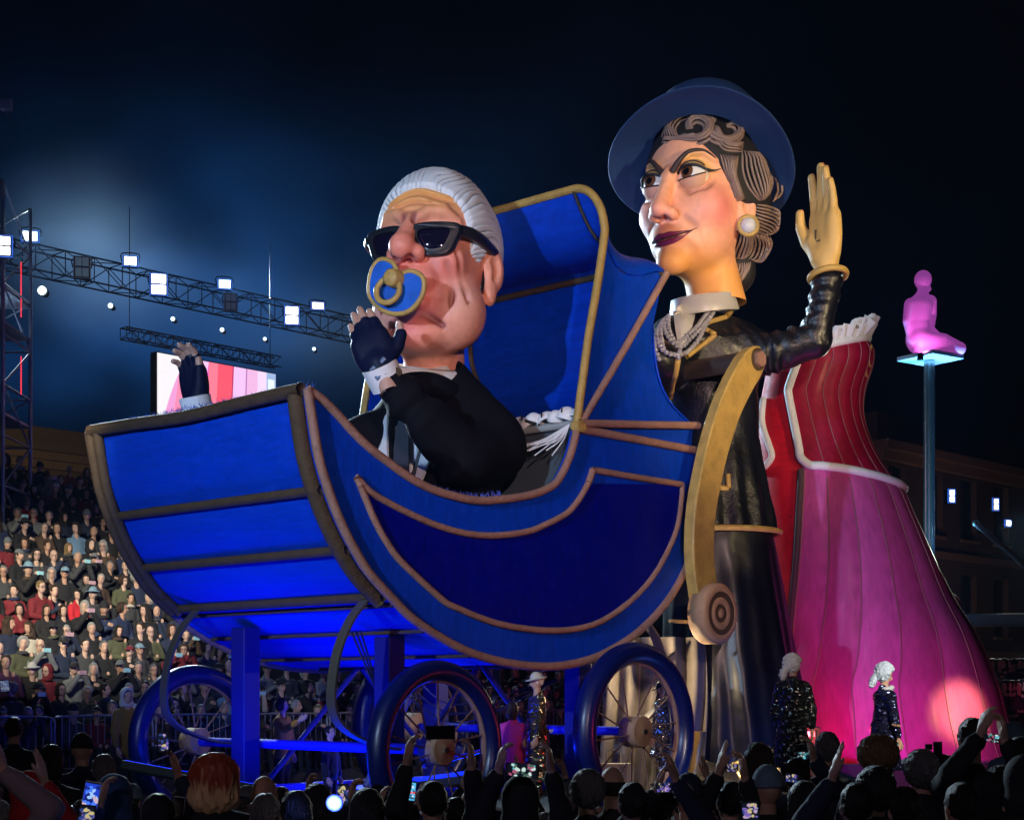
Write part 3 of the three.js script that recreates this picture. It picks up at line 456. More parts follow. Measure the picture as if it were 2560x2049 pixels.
    const l = Math.max(line(x, y, z, fold(s), 0.05), 0.7 * line(x, y, z, fold2(s), 0.04), 0.5 * line(x, y, z, fold3(s), 0.04), 0.55 * fr2(x, y, z), line(x, y, z, chinCrease, 0.05), line(x, y, z, frown(s), 0.04), 0.8 * line(x, y, z, browLine(s), 0.035));
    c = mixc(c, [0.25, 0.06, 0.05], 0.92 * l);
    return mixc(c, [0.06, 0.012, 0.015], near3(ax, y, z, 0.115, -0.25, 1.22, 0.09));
  };
  part('face', sdfMesh(face, [-1.35, -1.9, -1.5], [1.35, 1.6, 1.65], 0.026, color), SKIN, hd);
  const zf = (y) => y > 1.05 ? lerp(0.72, 1.1, (y - 1.05) / 0.25) : y > 0.75 ? lerp(0.5, 0.72, (y - 0.75) / 0.3) : y > 0.2 ? lerp(0.34, 0.5, (y - 0.2) / 0.55) : lerp(0.3, 0.34, clamp((y + 0.3) / 0.5, 0, 1));
  const yb = (z) => z > 0.12 ? -0.2 + (z - 0.12) * -0.4 : z > -0.02 ? lerp(0.12, -0.2, (z + 0.02) / 0.14) : z > -0.45 ? 0.12 : lerp(-0.75, 0.12, clamp((z + 0.7) / 0.25, 0, 1));
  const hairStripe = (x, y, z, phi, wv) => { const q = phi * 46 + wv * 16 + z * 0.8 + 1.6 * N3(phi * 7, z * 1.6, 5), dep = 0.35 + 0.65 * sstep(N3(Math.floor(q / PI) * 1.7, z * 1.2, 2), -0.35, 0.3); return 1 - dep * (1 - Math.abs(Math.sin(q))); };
  const hair = (x, y, z) => {
    const phi = Math.atan2(x, Math.max(0.05, y + 0.35)), wv = N3(x * 1.5, y * 1.5, z * 1.2) * 0.35, st = hairStripe(x, y, z, phi, wv), lump = Math.sqrt(st);
    let d = ell(x, y - 0.42, z + 0.1, 1.01, 1.12, 1.06) - 0.055 * lump + 0.03;
    d = smin(d, ell(Math.abs(x) - 0.6, y - 0.25, z + 0.4, 0.42, 0.75, 0.6) - 0.05 * lump, 0.12);
    d = smax(d, z - zf(y) - 0.05 * lump, 0.08); d = smax(d, yb(z) - y - 0.03 * lump, 0.08);
    return smax(d, -ell(x, y - 0.4, z + 0.08, 0.9, 0.98, 0.93), 0.02);
  };
  const HAIRM = new THREE.MeshStandardMaterial({ color: 0xffffff, vertexColors: true, roughness: 0.6 });
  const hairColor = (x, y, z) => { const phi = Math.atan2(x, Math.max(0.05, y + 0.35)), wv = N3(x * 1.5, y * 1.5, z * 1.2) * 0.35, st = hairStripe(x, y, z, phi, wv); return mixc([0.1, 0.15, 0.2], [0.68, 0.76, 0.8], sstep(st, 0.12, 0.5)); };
  part('hair', sdfMesh(hair, [-1.3, -1.1, -1.6], [1.3, 1.75, 1.2], 0.016, hairColor), HAIRM, hd);
  // sunglasses
  const gl = new THREE.Group(); gl.name = 'sunglasses'; gl.position.set(0, 0.06, 1.0); gl.scale.set(0.95, 0.95, 1); hd.add(gl);
  const lensOut = (s, k) => [[0.07, 0.2], [0.2, 0.27], [0.55, 0.29], [0.86, 0.27], [0.9, 0.16], [0.83, -0.02], [0.76, -0.17], [0.64, -0.25], [0.4, -0.26], [0.22, -0.2], [0.13, -0.08], [0.07, 0.02]].map(([x, y]) => [s * (0.47 + (x - 0.47) * k), 0.01 + (y - 0.01) * k]);
  for (const s of [-1, 1]) {
    const sh = new THREE.Shape(smoothLine(lensOut(s, 1), 48, true).map((p) => new THREE.Vector2(p.x, p.y)));
    sh.holes.push(new THREE.Path(smoothLine(lensOut(s, 0.7), 40, true).map((p) => new THREE.Vector2(p.x, p.y))));
    const wrap = (g) => { const p = g.attributes.position; for (let i = 0; i < p.count; i++) { const x = p.getX(i); p.setZ(i, p.getZ(i) - x * x * 0.3); } g.computeVertexNormals(); return g; };
    const rim = part('frame', toCreasedNormals(wrap(new THREE.ExtrudeGeometry(sh, { depth: 0.08, bevelEnabled: true, bevelSize: 0.03, bevelThickness: 0.03, bevelSegments: 3, bevelOffset: -0.02 })), 0.6), mat(0.012, 0.015, 0.022, { roughness: 0.35 }), gl);
    const ls = new THREE.Shape(smoothLine(lensOut(s, 0.8), 40, true).map((p) => new THREE.Vector2(p.x, p.y))), lens = toCreasedNormals(wrap(new THREE.ExtrudeGeometry(ls, { depth: 0.01, bevelEnabled: true, bevelSize: 0.16, bevelThickness: 0.09, bevelSegments: 6, bevelOffset: -0.16 }).translate(0, 0, -0.02)), 1.2);
    part('lens', lens, mat(0.006, 0.005, 0.02, { roughness: 0.08, clearcoat: 1, clearcoatRoughness: 0.05 }), gl);
    part('temple', tube([V(s * 0.86, 0.17, -0.2), V(s * 0.99, 0.17, -0.4), V(s * 1.05, 0.14, -0.8), V(s * 1.04, 0.08, -1.3)], 0.1, 10, 20).applyMatrix4(new THREE.Matrix4().makeScale(1, 1, 1)), mat(0.012, 0.015, 0.022, { roughness: 0.35 }), gl);
  }
  part('bridge', tube([V(-0.14, 0.16, 0.06), V(0, 0.2, 0.09), V(0.14, 0.16, 0.06)], 0.07, 10, 12), mat(0.012, 0.015, 0.022, { roughness: 0.35 }), gl);
  // suit
  const Lp = (px, py, Z, r) => { const p = L(px, py, Z); return [p.x, p.y, p.z, r]; };
  const tor = L(1085, 1150, 26.7), ty = -0.62, ct = Math.cos(ty), sn = Math.sin(ty);
  const torso = (x, y, z, g = 0) => { const dx = x - tor.x, dz = z - tor.z, lx = dx * ct - dz * sn, lz = dx * sn + dz * ct, ly = y - tor.y; let d = ell(lx, ly + 0.1, lz, 1.34 + g, 1.35 + g, 0.82 + g); d = smin(d, ell(Math.abs(lx) - 0.8, ly - 0.35, lz, 0.7 + g, 0.5 + g, 0.56 + g), 0.25); d = smin(d, cap(Math.abs(lx), ly, lz, 0.1, 1.2, -0.05, 0.95, 0.5, 0, 0.56 + g, 0.48 + g), 0.2); return [d, lx, ly, lz]; };
  const arm = [Lp(1228, 1118, 26.0, 0.58), Lp(1160, 1140, 25.3, 0.47), Lp(1065, 1048, 24.9, 0.36), Lp(975, 958, 24.8, 0.28)];
  const farArm = [Lp(940, 1100, 26.8, 0.5), Lp(700, 1200, 26.2, 0.42), Lp(500, 1060, 25.3, 0.3)];
  const jacket = (x, y, z) => {
    const [d0, lx, ly, lz] = torso(x, y, z); let d = d0;
    const vee = Math.abs(lx - 0.05) - (0.1 + 0.42 * clamp((ly + 1.0) / 1.9, 0, 1)); d = smax(d, -Math.max(vee, -lz - 0.0), 0.06);
    d = smin(d, chain(x, y, z, arm) + 0.05 * Math.sin((x * 0.8 - y) * 7 + 5 * N3(x * 1.1, y * 1.1, z * 1.1)) * sstep(N3(x * 0.9 + 4, y * 0.9, z * 0.9), -0.25, 0.25), 0.16); d = smin(d, chain(x, y, z, farArm), 0.15);
    return d + 0.03 * N3(x * 2.2, y * 2.2, z * 2.2);
  };
  part('jacket', sdfMesh(jacket, [-4.4, -0.4, -1.6], [2.0, 3.9, 2.6], 0.055), mat(0.004, 0.004, 0.007, { roughness: 0.85, specularIntensity: 0.25, bumpMap: clothTex, bumpScale: 0.006 }), man);
  part('waistcoat', sdfMesh((x, y, z) => { const [d, lx, ly] = torso(x, y, z, -0.1); return Math.max(d, ly - 0.55) + 0.02 * Math.sin(ly * 9 + lx * 4); }, [-2, -0.6, -1.6], [2.2, 3.6, 1.6], 0.06), mat(0.045, 0.05, 0.055, { roughness: 0.8, bumpMap: clothTex, bumpScale: 0.008 }), man);
  part('shirt', sdfMesh((x, y, z) => { const [d, lx, ly] = torso(x, y, z, -0.07); return Math.max(d, Math.abs(lx - 0.05) - 0.07 - 0.3 * clamp((ly + 0.35) / 1.3, 0, 1), -ly - 0.3); }, [-2, -0.6, -1.6], [2.2, 3.6, 1.6], 0.045), mat(0.7, 0.72, 0.72, { roughness: 0.8 }), man);
  const tor2 = (lx, ly, lz) => V(tor.x + lx * ct + lz * sn, tor.y + ly, tor.z - lx * sn + lz * ct);
  part('tie', sheet((s, t) => tor2(0.05 + (t - 0.5) * lerp(0.16, 0.34, s), lerp(1.05, -0.3, s), lerp(0.62, 0.86, Math.sqrt(s)) + 0.05), 10, 4, 0.04), mat(0.03, 0.035, 0.05, { roughness: 0.5 }), man);
  for (const s of [-1, 1]) part('lapel', sheet((a, t) => tor2(0.05 + s * (0.14 + 0.4 * a * (1 - 0.15 * t) + t * 0.22 * Math.sin(a * PI)), lerp(-0.9, 0.95, a), lerp(0.84, 0.5, a * a) + 0.06), 14, 4, 0.05), mat(0.55, 0.58, 0.6, { roughness: 0.7 }), man);
  // collar band
  const nk = L(1052, 930, 26.5);
  part('collar', lathe([[0.66, -0.12], [0.74, -0.16], [0.72, 0.06], [0.66, 0.1], [0.64, 0.02], [0.66, -0.12]], 40).rotateX(0.22).rotateZ(-0.1).translate(nk.x, nk.y, nk.z), mat(0.75, 0.77, 0.76, { roughness: 0.7 }), man);
  part('jacket_collar', tube([L(985, 1000, 25.9), L(1010, 965, 25.8), L(1075, 960, 25.75), L(1130, 985, 26.1), L(1145, 1015, 26.6)], 0.2, 12, 24), mat(0.004, 0.004, 0.007, { roughness: 0.85, specularIntensity: 0.25 }), man);
  // hands in fingerless gloves
  const gloveM = mat(0.004, 0.007, 0.03, { roughness: 0.7, specularIntensity: 0.3, roughnessMap: roughTex }), fingerM = mat(0.5, 0.3, 0.22, { roughness: 0.55 }), nailM = mat(0.6, 0.4, 0.36, { roughness: 0.3 }), cuffM = mat(0.72, 0.74, 0.74, { roughness: 0.75 });
  function gloved(pos, size, rot, o, flip) {
    const h = new THREE.Group(); h.name = 'hand'; h.position.copy(pos); h.rotation.set(...rot, 'YXZ'); h.scale.set(flip ? -size : size, size, size); man.add(h);
    const p = handParts({ cover: 1, ...o }); part('fingers', p.skin, fingerM, h); part('glove', p.glove, gloveM, h);
    p.nails.forEach((n) => part('nail', n, nailM, h));
    for (const [x, y] of [[-0.08, 0.02], [0.05, -0.03], [-0.05, -0.1], [0.08, 0.07]]) part('glove_stud', new RoundedBoxGeometry(0.09, 0.06, 0.04, 2, 0.012).rotateZ(0.4).translate(x, y, o.studs ?? -0.13), mat(0.12, 0.16, 0.24, { roughness: 0.3, metalness: 0.4 }), h);
    return h;
  }
  // hand before the face: back of the glove to the viewer, fingers up and together, thumb up on the other side
  gloved(L(955, 925, 24.7), 1.2, [0.1, PI - 0.2, -0.4], { curl: [0.22, 0.18, 0.16, 0.16], splay: [-0.12, -0.1, -0.08, -0.06], thumb: [0.95, 0.75], wide: 1.05 }, true);
  gloved(L(493, 1008, 25.3), 1.06, [0.1, -0.6, 0.1], { curl: [0.35, 0.45, 0.5, 0.55], splay: [0.05, 0.02, 0, -0.04], thumb: [0.35, 0.25], studs: 0.12 }, false);
  const cuff = (px, py, Z, r, rx, rz) => { const p = L(px, py, Z); part('cuff', lathe([[r, -0.16], [r * 1.12, -0.16], [r * 1.2, 0.2], [r * 1.08, 0.22], [r, -0.16]], 32).rotateX(rx).rotateZ(rz).translate(p.x, p.y, p.z), cuffM, man); };
  cuff(962, 942, 24.8, 0.24, 0.35, 0.42); cuff(494, 1022, 25.3, 0.21, 0.2, 0.2);
  { const p = L(994, 928, 24.62); part('cufflink', new THREE.CylinderGeometry(0.07, 0.07, 0.05, 16).rotateX(PI / 2).translate(p.x, p.y, p.z), PAINT.brown, man); }

  // pacifier held in the mouth
  const pc = at(993, 714, 25.1), pac = thing('pacifier', 'blue pacifier with gold rim and ring in the mouth of the sunglassed man figure', 'pacifier', pc.toArray());
  pac.rotation.set(0.05, -0.5, -0.45, 'YXZ');
  const pl = smoothLine([[-0.5, 0.05], [-0.43, 0.27], [-0.2, 0.31], [0, 0.2], [0.2, 0.3], [0.44, 0.27], [0.53, 0.04], [0.42, -0.25], [0.15, -0.4], [-0.15, -0.4], [-0.4, -0.27]], 60, true);
  const dish = (x, y) => -0.16 * (x * x + y * y);
  const plate = poly2(pl.slice(0, -1).map((p) => [p.x, p.y]), 0.09, 0.02); part('shield', plate, mat(0.01, 0.12, 0.62, { roughness: 0.4, map: mottle }), pac);
  part('rim', tube(pl.slice(0, -1).map((p) => V(p.x, p.y, 0.06)), 0.042, 8, 120, true), PAINT.gold, pac);
  part('knob', lathe([[0, 0.2], [0.1, 0.2], [0.14, 0.16], [0.15, 0.0]], 24).rotateX(PI / 2).translate(0, 0.1, 0.09), PAINT.gold, pac);
  part('ring', new THREE.TorusGeometry(0.2, 0.047, 10, 40).rotateX(-0.25).translate(0, -0.1, 0.2), PAINT.gold, pac);
  part('teat', new THREE.CylinderGeometry(0.16, 0.2, 0.5, 16).rotateX(PI / 2).translate(0, 0, -0.22), mat(0.5, 0.3, 0.2), pac);
}

// ---------- giant woman behind the carriage ----------
{
  const ZW = 30.2, Cw = at(1800, 1727.6, ZW), wo = thing('carnival_woman_figure', 'giant woman figure in dark hat and black leather suit waving behind the carriage', 'carnival figure', [Cw.x, 0, Cw.z]);
  const L = (px, py, Z = ZW) => at(px, py, Z).sub(wo.position), Lp = (px, py, Z, r) => { const p = L(px, py, Z); return [p.x, p.y, p.z, r]; };
  const hd = new THREE.Group(); hd.name = 'head'; hd.position.copy(L(1748, 458)); hd.rotation.set(0, -0.7, 0, 'YXZ'); hd.scale.setScalar(1.0); wo.add(hd);
  const foldN = (s) => [[s * 0.2, -0.74, 1.12, 0.02], [s * 0.4, -0.93, 1.0, 0.03], [s * 0.6, -1.13, 0.88, 0.03], [s * 0.62, -1.36, 0.8, 0.02]];
  const bag = (s) => [[s * 0.22, -0.3, 0.98, 0.02], [s * 0.42, -0.48, 0.93, 0.025], [s * 0.68, -0.42, 0.8, 0.02], [s * 0.8, -0.24, 0.64, 0.01]];
  const frown = (s) => [[s * 0.1, -0.05, 1.06, 0.025], [s * 0.09, 0.2, 1.05, 0.03], [s * 0.05, 0.42, 1.02, 0.02]];
    const browR = (s) => [[s * 0.1, -0.08, 1.06, 0.06], [s * 0.24, 0.08, 1.02, 0.055], [s * 0.42, 0.24, 0.95, 0.045], [s * 0.62, 0.26, 0.8, 0.03], [s * 0.78, 0.13, 0.62, 0.018]];
  const face = (x, y, z) => {
    const s = x < 0 ? -1 : 1, ax = Math.abs(x);
    let d = ell(x, y - 0.15, z + 0.15, 1.0, 1.15, 1.1);
    d = smin(d, ell(x, y + 0.72, z - 0.16, 0.88, 0.92, 0.86), 0.3);
    d = smin(d, ell(x, y + 1.2, z - 0.36, 0.66, 0.58, 0.7), 0.25);
    d = smin(d, ell(x, y + 1.64, z - 0.9, 0.3, 0.24, 0.27), 0.2);
    d = smin(d, ell(ax - 0.54, y + 0.66, z - 0.6, 0.34, 0.34, 0.3), 0.25);
    d = smin(d, chain(x, y, z, browR(s)) + 0.02, 0.16);
    d = smax(d, -ell(ax - 0.41, y + 0.13, z - 1.08, 0.27, 0.22, 0.17), 0.12);
    d = smin(d, cap(x, y, z, 0, -0.02, 0.98, 0, -0.68, 1.26, 0.1, 0.15), 0.12);
    d = smin(d, ell(x, y + 0.76, z - 1.3, 0.18, 0.16, 0.17), 0.06); d = smin(d, ell(ax - 0.17, y + 0.84, z - 1.16, 0.13, 0.12, 0.17), 0.06);
    d = smax(d, -ell(ax - 0.09, y + 0.94, z - 1.24, 0.06, 0.07, 0.09), 0.03);
    d = smin(d, ell(x, y + 1.2, z - 0.98, 0.36, 0.18, 0.18), 0.1);
    d = smax(d, -chain(x, y, z, foldN(s)), 0.08); d = smax(d, -chain(x, y, z, bag(s)) - 0.012, 0.06); d = smax(d, -chain(x, y, z, frown(s)), 0.06);
    const ex = ax - 0.96, ey = y + 0.66, ez = z + 0.1, rx = ex * 0.85 + ez * 0.5, rz = ez * 0.85 - ex * 0.5;
    let e = ell(rx, ey - 0.05, rz, 0.08, 0.36, 0.2); e = smin(e, ell(rx, ey + 0.3, rz - 0.05, 0.09, 0.16, 0.12), 0.08); e = smax(e, -ell(rx - 0.09, ey - 0.1, rz, 0.08, 0.2, 0.11), 0.03);
    d = smin(d, e, 0.06);
    return smin(d, cap(x, y, z, 0, -1.1, -0.15, 0.28, -2.9, -0.5, 0.5, 0.55), 0.18);
  };
  const line = (x, y, z, pts, w) => Math.exp(-((Math.max(0, chain(x, y, z, pts)) / w) ** 2));
  const color = (x, y, z) => {
    const s = x < 0 ? -1 : 1, ax = Math.abs(x);
    const nz = 1 + 0.2 * fbm(x * 3.1, y * 3.1, z * 3.1) + 0.1 * N3(x * 11, y * 11, z * 11); let c = [0.84 * nz, 0.4 * nz, 0.24 * nz];
    c = mixc(c, [0.85, 0.4, 0.09], 0.85 * sstep(-y, 1.25, 1.75));  // ochre jaw paint, with orange light from below put into the colour
    c = mixc(c, [0.82, 0.2, 0.22], 0.8 * near3(ax, y, z, 0.78, -0.72, 0.55, 0.36));
    c = mixc(c, [0.82, 0.27, 0.2], 0.6 * near3(x, y, z, 0, -0.85, 1.3, 0.3));
    c = mixc(c, [0.66, 0.42, 0.05], 0.85 * Math.min(1, near3(ax, y, z, 0.48, 0.08, 0.95, 0.18) + near3(ax, y, z, 0.66, 0.0, 0.78, 0.16)));
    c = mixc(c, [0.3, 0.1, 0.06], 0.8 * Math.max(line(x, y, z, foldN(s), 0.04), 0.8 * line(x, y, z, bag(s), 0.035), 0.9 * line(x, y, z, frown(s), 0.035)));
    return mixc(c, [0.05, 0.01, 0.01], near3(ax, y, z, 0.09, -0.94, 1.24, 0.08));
  };
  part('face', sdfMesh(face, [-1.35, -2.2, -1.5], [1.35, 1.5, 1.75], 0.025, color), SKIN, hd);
  const front = (x, y, out = 0) => { let z = 1.9; for (let i = 0; i < 60; i++) { const d = face(x, y, z); if (d < 0.002) break; z -= Math.max(0.004, d * 0.7); } return V(x, y, z + out); };
  const lipAt = (pts, r, out) => tube(pts.map(([x, y]) => front(x, y, out)), r, 10, 40);
  const lips = part('lips', [lipAt([[-0.42, -1.27], [-0.26, -1.24], [-0.09, -1.21], [0, -1.225], [0.09, -1.21], [0.26, -1.21], [0.46, -1.15]], (t) => 0.006 + 0.045 * Math.sin(t * PI) ** 0.8, -0.01), lipAt([[-0.4, -1.28], [-0.22, -1.325], [0, -1.34], [0.22, -1.305], [0.44, -1.165]], (t) => 0.006 + 0.052 * Math.sin(t * PI) ** 0.9, -0.01)], mat(0.17, 0.018, 0.07, { roughness: 0.35, clearcoat: 0.3 }), hd);
  part('mouth_line', lipAt([[-0.44, -1.27], [-0.26, -1.285], [0, -1.29], [0.26, -1.26], [0.54, -1.12]], (t) => 0.005 + 0.01 * Math.sin(t * PI), 0.05), mat(0.02, 0.004, 0.008), lips);
  for (const s of [-1, 1]) {
    part('eyebrow', tube(browR(s).map((q) => front(q[0], q[1] + 0.03, 0.0)), (t) => 0.05 * (1 - t) ** 0.8 + 0.01, 8, 40, false, 1), mat(0.035, 0.02, 0.018, { roughness: 0.6 }), hd);
    const eye = new THREE.Group(); eye.name = 'eye'; eye.position.set(s * 0.41, -0.13, 0.76); eye.scale.setScalar(1.16); hd.add(eye);
    part('eyeball', new THREE.SphereGeometry(0.23, 24, 16), mat(0.75, 0.74, 0.72, { roughness: 0.25, clearcoat: 0.6 }), eye);
    const look = V(-0.05, 0.12, 1).normalize(), q = new THREE.Quaternion().setFromUnitVectors(V(0, 1, 0), look), disc = (r, off) => new THREE.SphereGeometry(0.23 + off, 24, 8, 0, 2 * PI, 0, r).applyQuaternion(q);
    part('iris', disc(0.5, 0.004), mat(0.13, 0.05, 0.018, { roughness: 0.25, clearcoat: 0.6 }), eye); part('pupil', disc(0.24, 0.008), mat(0.004, 0.004, 0.005, { roughness: 0.15, clearcoat: 1 }), eye);
    const lid = (r, t0, t1, m, n) => part(n, sheet((a, b) => { const th = lerp(-1.35, 1.35, a), ph = lerp(t0(th), t1(th), b); return V(Math.sin(th) * Math.cos(ph) * r, Math.sin(ph) * r, Math.cos(th) * Math.cos(ph) * r); }, 20, 6, 0.015), m, eye);
    const lidM = mat(0.5, 0.3, 0.1, { roughness: 0.5 });
    lid(0.262, () => 1.4, (t) => 0.46 - 0.24 * t * t + s * t * 0.08, lidM, 'upper_lid'); lid(0.252, () => -1.3, (t) => -0.3 + 0.26 * t * t * 0.5 + s * t * 0.06, mat(0.6, 0.33, 0.22, { roughness: 0.5 }), 'lower_lid');
    const ln = (f, r0) => tube(Array.from({ length: 13 }, (_, i) => { const th = lerp(-1.25, 1.25, i / 12), ph = f(th); return V(Math.sin(th) * Math.cos(ph) * 0.268, Math.sin(ph) * 0.268, Math.cos(th) * Math.cos(ph) * 0.268); }), r0, 6, 24);
    part('eyeliner', [ln((t) => 0.46 - 0.24 * t * t + s * t * 0.08, 0.022), ln((t) => 0.8 - 0.3 * t * t + s * t * 0.08, 0.012), tube([V(s * 0.25, 0.05, 0.06), V(s * 0.34, 0.03, -0.02), V(s * 0.42, 0.06, -0.1)], (t) => 0.024 * (1 - 0.7 * t), 6, 8)], mat(0.008, 0.008, 0.01, { roughness: 0.5 }), eye);
    part('lower_liner', ln((t) => -0.31 + 0.135 * t * t + s * t * 0.06, 0.012), mat(0.03, 0.014, 0.012), eye);
  }
  const ear = V(1.07, -0.98, 0.0), er = new THREE.Group(); er.name = 'earring'; er.position.copy(ear); hd.add(er);
  part('pearl', new THREE.SphereGeometry(0.15, 20, 14), mat(0.6, 0.62, 0.66, { roughness: 0.18, clearcoat: 1 }), er); part('setting', new THREE.TorusGeometry(0.17, 0.04, 8, 28).rotateY(0.7), PAINT.gold, er);
  // hair: a dark base, then combed locks of parallel ridges that lie on it
  const hairBase = (x, y, z) => {
    let d = ell(x, y - 0.18, z + 0.22, 1.1, 1.2, 1.18); d = smin(d, ell(Math.abs(x) - 0.6, y + 0.3, z + 0.45, 0.55, 0.85, 0.7), 0.2); d = smin(d, ell(x, y + 0.9, z + 0.75, 0.75, 0.75, 0.5), 0.25); d = smin(d, ell(x - 0.2, y + 1.55, z + 0.8, 0.5, 0.45, 0.35), 0.2);
    const zc = y > 0.45 ? 0.75 + (y - 0.45) * 0.9 : y > -0.3 ? lerp(0.33, 0.75, (y + 0.3) / 0.75) : y > -0.55 ? lerp(0.12, 0.33, (y + 0.55) / 0.25) : -0.22;
    return smax(d, z - zc, 0.08);
  };
  wo.updateMatrixWorld(true);
  const inv = new THREE.Matrix4().copy(hd.matrixWorld).invert(), eye0 = V(0, EYE, 0).applyMatrix4(inv);
  const land = (px, py, f, e0, m) => { const d = at(px, py, 30).applyMatrix4(m).sub(e0).normalize(); let t = 26, best = 1e9, bt = t; for (let i = 0; i < 140; i++) { const p = e0.clone().addScaledVector(d, t), v = f(p.x, p.y, p.z); if (v < best) { best = v; bt = t; } if (v < 0.004 || t > 36) break; t += Math.max(0.02, v * 0.8); } return e0.clone().addScaledVector(d, bt); };
  part('hair_base', sdfMesh((x, y, z) => Math.max(hairBase(x, y, z), -ell(x, y - 0.1, z + 0.1, 0.85, 1.0, 0.9)), [-1.4, -2.2, -1.7], [1.4, 1.6, 1.5], 0.04), mat(0.007, 0.006, 0.007, { roughness: 0.7 }), hd);
  const ridgeM = mat(0.27, 0.19, 0.16, { roughness: 0.5, map: mottle }), z2 = ([x, y]) => [1480 + x * 0.3476, 180 + y * 0.3476];
  function lock(A, B, n, r = 0.023) {
    n = Math.round(n * 1.35);
    const a = smoothLine(A, 16), b = smoothLine(B, 16), g = [];
    for (let k = 0; k < n; k++) {
      const t = n > 1 ? k / (n - 1) : 0, bulge = 0.09 * Math.sin(t * PI) + 0.02;
      const pts = a.map((p, i) => { const q = p.clone().lerp(b[i], t), [px, py] = z2([q.x, q.y]), w = land(px, py, hairBase, eye0, inv); return w.addScaledVector(w.clone().sub(V(0, 0, -0.2)).normalize(), bulge * Math.sin(Math.min(1, i / 3, (16 - i) / 3) * PI / 2)); });
      g.push(tube(pts, (s) => r * (0.35 + 0.65 * Math.sin(Math.min(1, s * 5, (1 - s) * 5) * PI / 2)), 6, 30));
    }
    part('hair_lock', g, ridgeM, hd);
  }
  const spiral = (cx, cy, r0, r1, a0, turns) => Array.from({ length: 14 }, (_, i) => { const t = i / 13, a = a0 + turns * 2 * PI * t, r = lerp(r0, r1, t); return [cx + Math.cos(a) * r * 1.15, cy + Math.sin(a) * r * 0.85]; });
  lock(spiral(745, 400, 160, 55, 2.6, -0.95), spiral(745, 400, 85, 18, 2.6, -0.95), 4, 0.032);
  lock([[500, 470], [540, 380], [620, 310], [760, 285], [900, 330]], [[640, 480], [600, 420], [650, 350], [770, 320], [880, 370]], 5);
  lock([[500, 500], [580, 515], [680, 500], [780, 480]], [[520, 470], [590, 480], [680, 470], [760, 450]], 3);
  lock(spiral(975, 420, 150, 60, 3.3, -0.8), spiral(975, 420, 80, 30, 3.3, -0.8), 4, 0.032);
  lock([[860, 400], [900, 500], [960, 560], [1080, 570]], [[900, 380], [940, 460], [1010, 510], [1090, 500]], 5);
  lock([[925, 590], [960, 720], [1010, 850], [1040, 940]], [[1050, 600], [1030, 720], [1060, 830], [1095, 910]], 6);
  lock([[1080, 560], [1080, 700], [1120, 820], [1200, 920]], [[1200, 570], [1260, 680], [1290, 800], [1240, 915]], 7);
  lock([[1220, 600], [1290, 700], [1330, 830], [1300, 930]], [[1260, 660], [1310, 740], [1330, 840], [1310, 900]], 3);
  lock([[1190, 950], [1260, 960], [1340, 1000], [1330, 1100]], [[1120, 1100], [1180, 1130], [1250, 1160], [1290, 1160]], 7);
  lock([[1050, 1120], [1030, 1200], [1000, 1260], [985, 1330]], [[1140, 1120], [1150, 1200], [1140, 1270], [1110, 1330]], 5);
  lock([[1140, 1130], [1170, 1200], [1160, 1280], [1130, 1340]], [[1280, 1180], [1285, 1240], [1250, 1310], [1200, 1360]], 5);
  lock([[1050, 1370], [1010, 1430], [970, 1490], [950, 1545]], [[1140, 1360], [1110, 1430], [1060, 1500], [1000, 1545]], 5);
  // hat
  const hat = new THREE.Group(); hat.name = 'hat'; hat.position.copy(L(1755, 384)).add(V(0.02, 0.0, 0.05)); hat.rotation.set(-0.42, 0, -0.17, 'ZXY'); hat.scale.set(0.95, 0.82, 0.95); wo.add(hat);
  const felt = mat(0.006, 0.035, 0.13, { roughness: 0.75, bumpMap: grainTex, bumpScale: 0.006 }), seg = 72;
  part('brim', (() => { const g = lathe([[1.02, 0.02], [1.4, 0.0], [1.72, -0.05], [1.8, -0.09], [1.83, -0.06], [1.8, -0.02], [1.72, 0.02], [1.4, 0.07], [1.02, 0.1], [1.02, 0.02]], seg), p = g.attributes.position; for (let i = 0; i < p.count; i++) { const x = p.getX(i), z = p.getZ(i), r = Math.hypot(x, z); p.setY(i, p.getY(i) - Math.max(0, r - 1.0) * (0.55 * (x / r) ** 2 + 0.45 * Math.max(0, -z / r))); } g.computeVertexNormals(); return g; })(), felt, hat);
  part('crown', lathe([[1.1, 0.05], [1.14, 0.3], [1.12, 0.7], [1.05, 1.05], [0.9, 1.27], [0.6, 1.36], [0.35, 1.33], [0, 1.3]], seg), felt, hat);
  part('hat_band', lathe([[1.13, 0.1], [1.17, 0.12], [1.17, 0.4], [1.14, 0.42]], seg), mat(0.012, 0.015, 0.03, { roughness: 0.4 }), hat);
  // leather jacket with the raised arm, long skirt
  const leather = new THREE.MeshPhysicalMaterial({ roughness: 0.42, clearcoat: 0.25, clearcoatRoughness: 0.3, specularIntensity: 0.7, bumpMap: grainTex, bumpScale: 0.012 }); leather.color.setRGB(0.003, 0.004, 0.009);
  const up = [Lp(1830, 885, 30.2, 0.54), Lp(1935, 880, 29.9, 0.38), Lp(2035, 850, 29.7, 0.31)], fore = [Lp(2035, 850, 29.7, 0.31), Lp(2058, 765, 29.6, 0.27), Lp(2068, 700, 29.6, 0.27)];
  const dn = [Lp(1690, 860, 29.9, 0.55), Lp(1620, 960, 29.4, 0.45), Lp(1650, 900, 28.2, 0.36)];
  const P = (px, py, Z) => L(px, py, Z), sh = P(1765, 860, 30.4), wa = P(1785, 1090, 30.4), he = P(1790, 1330, 30.4);
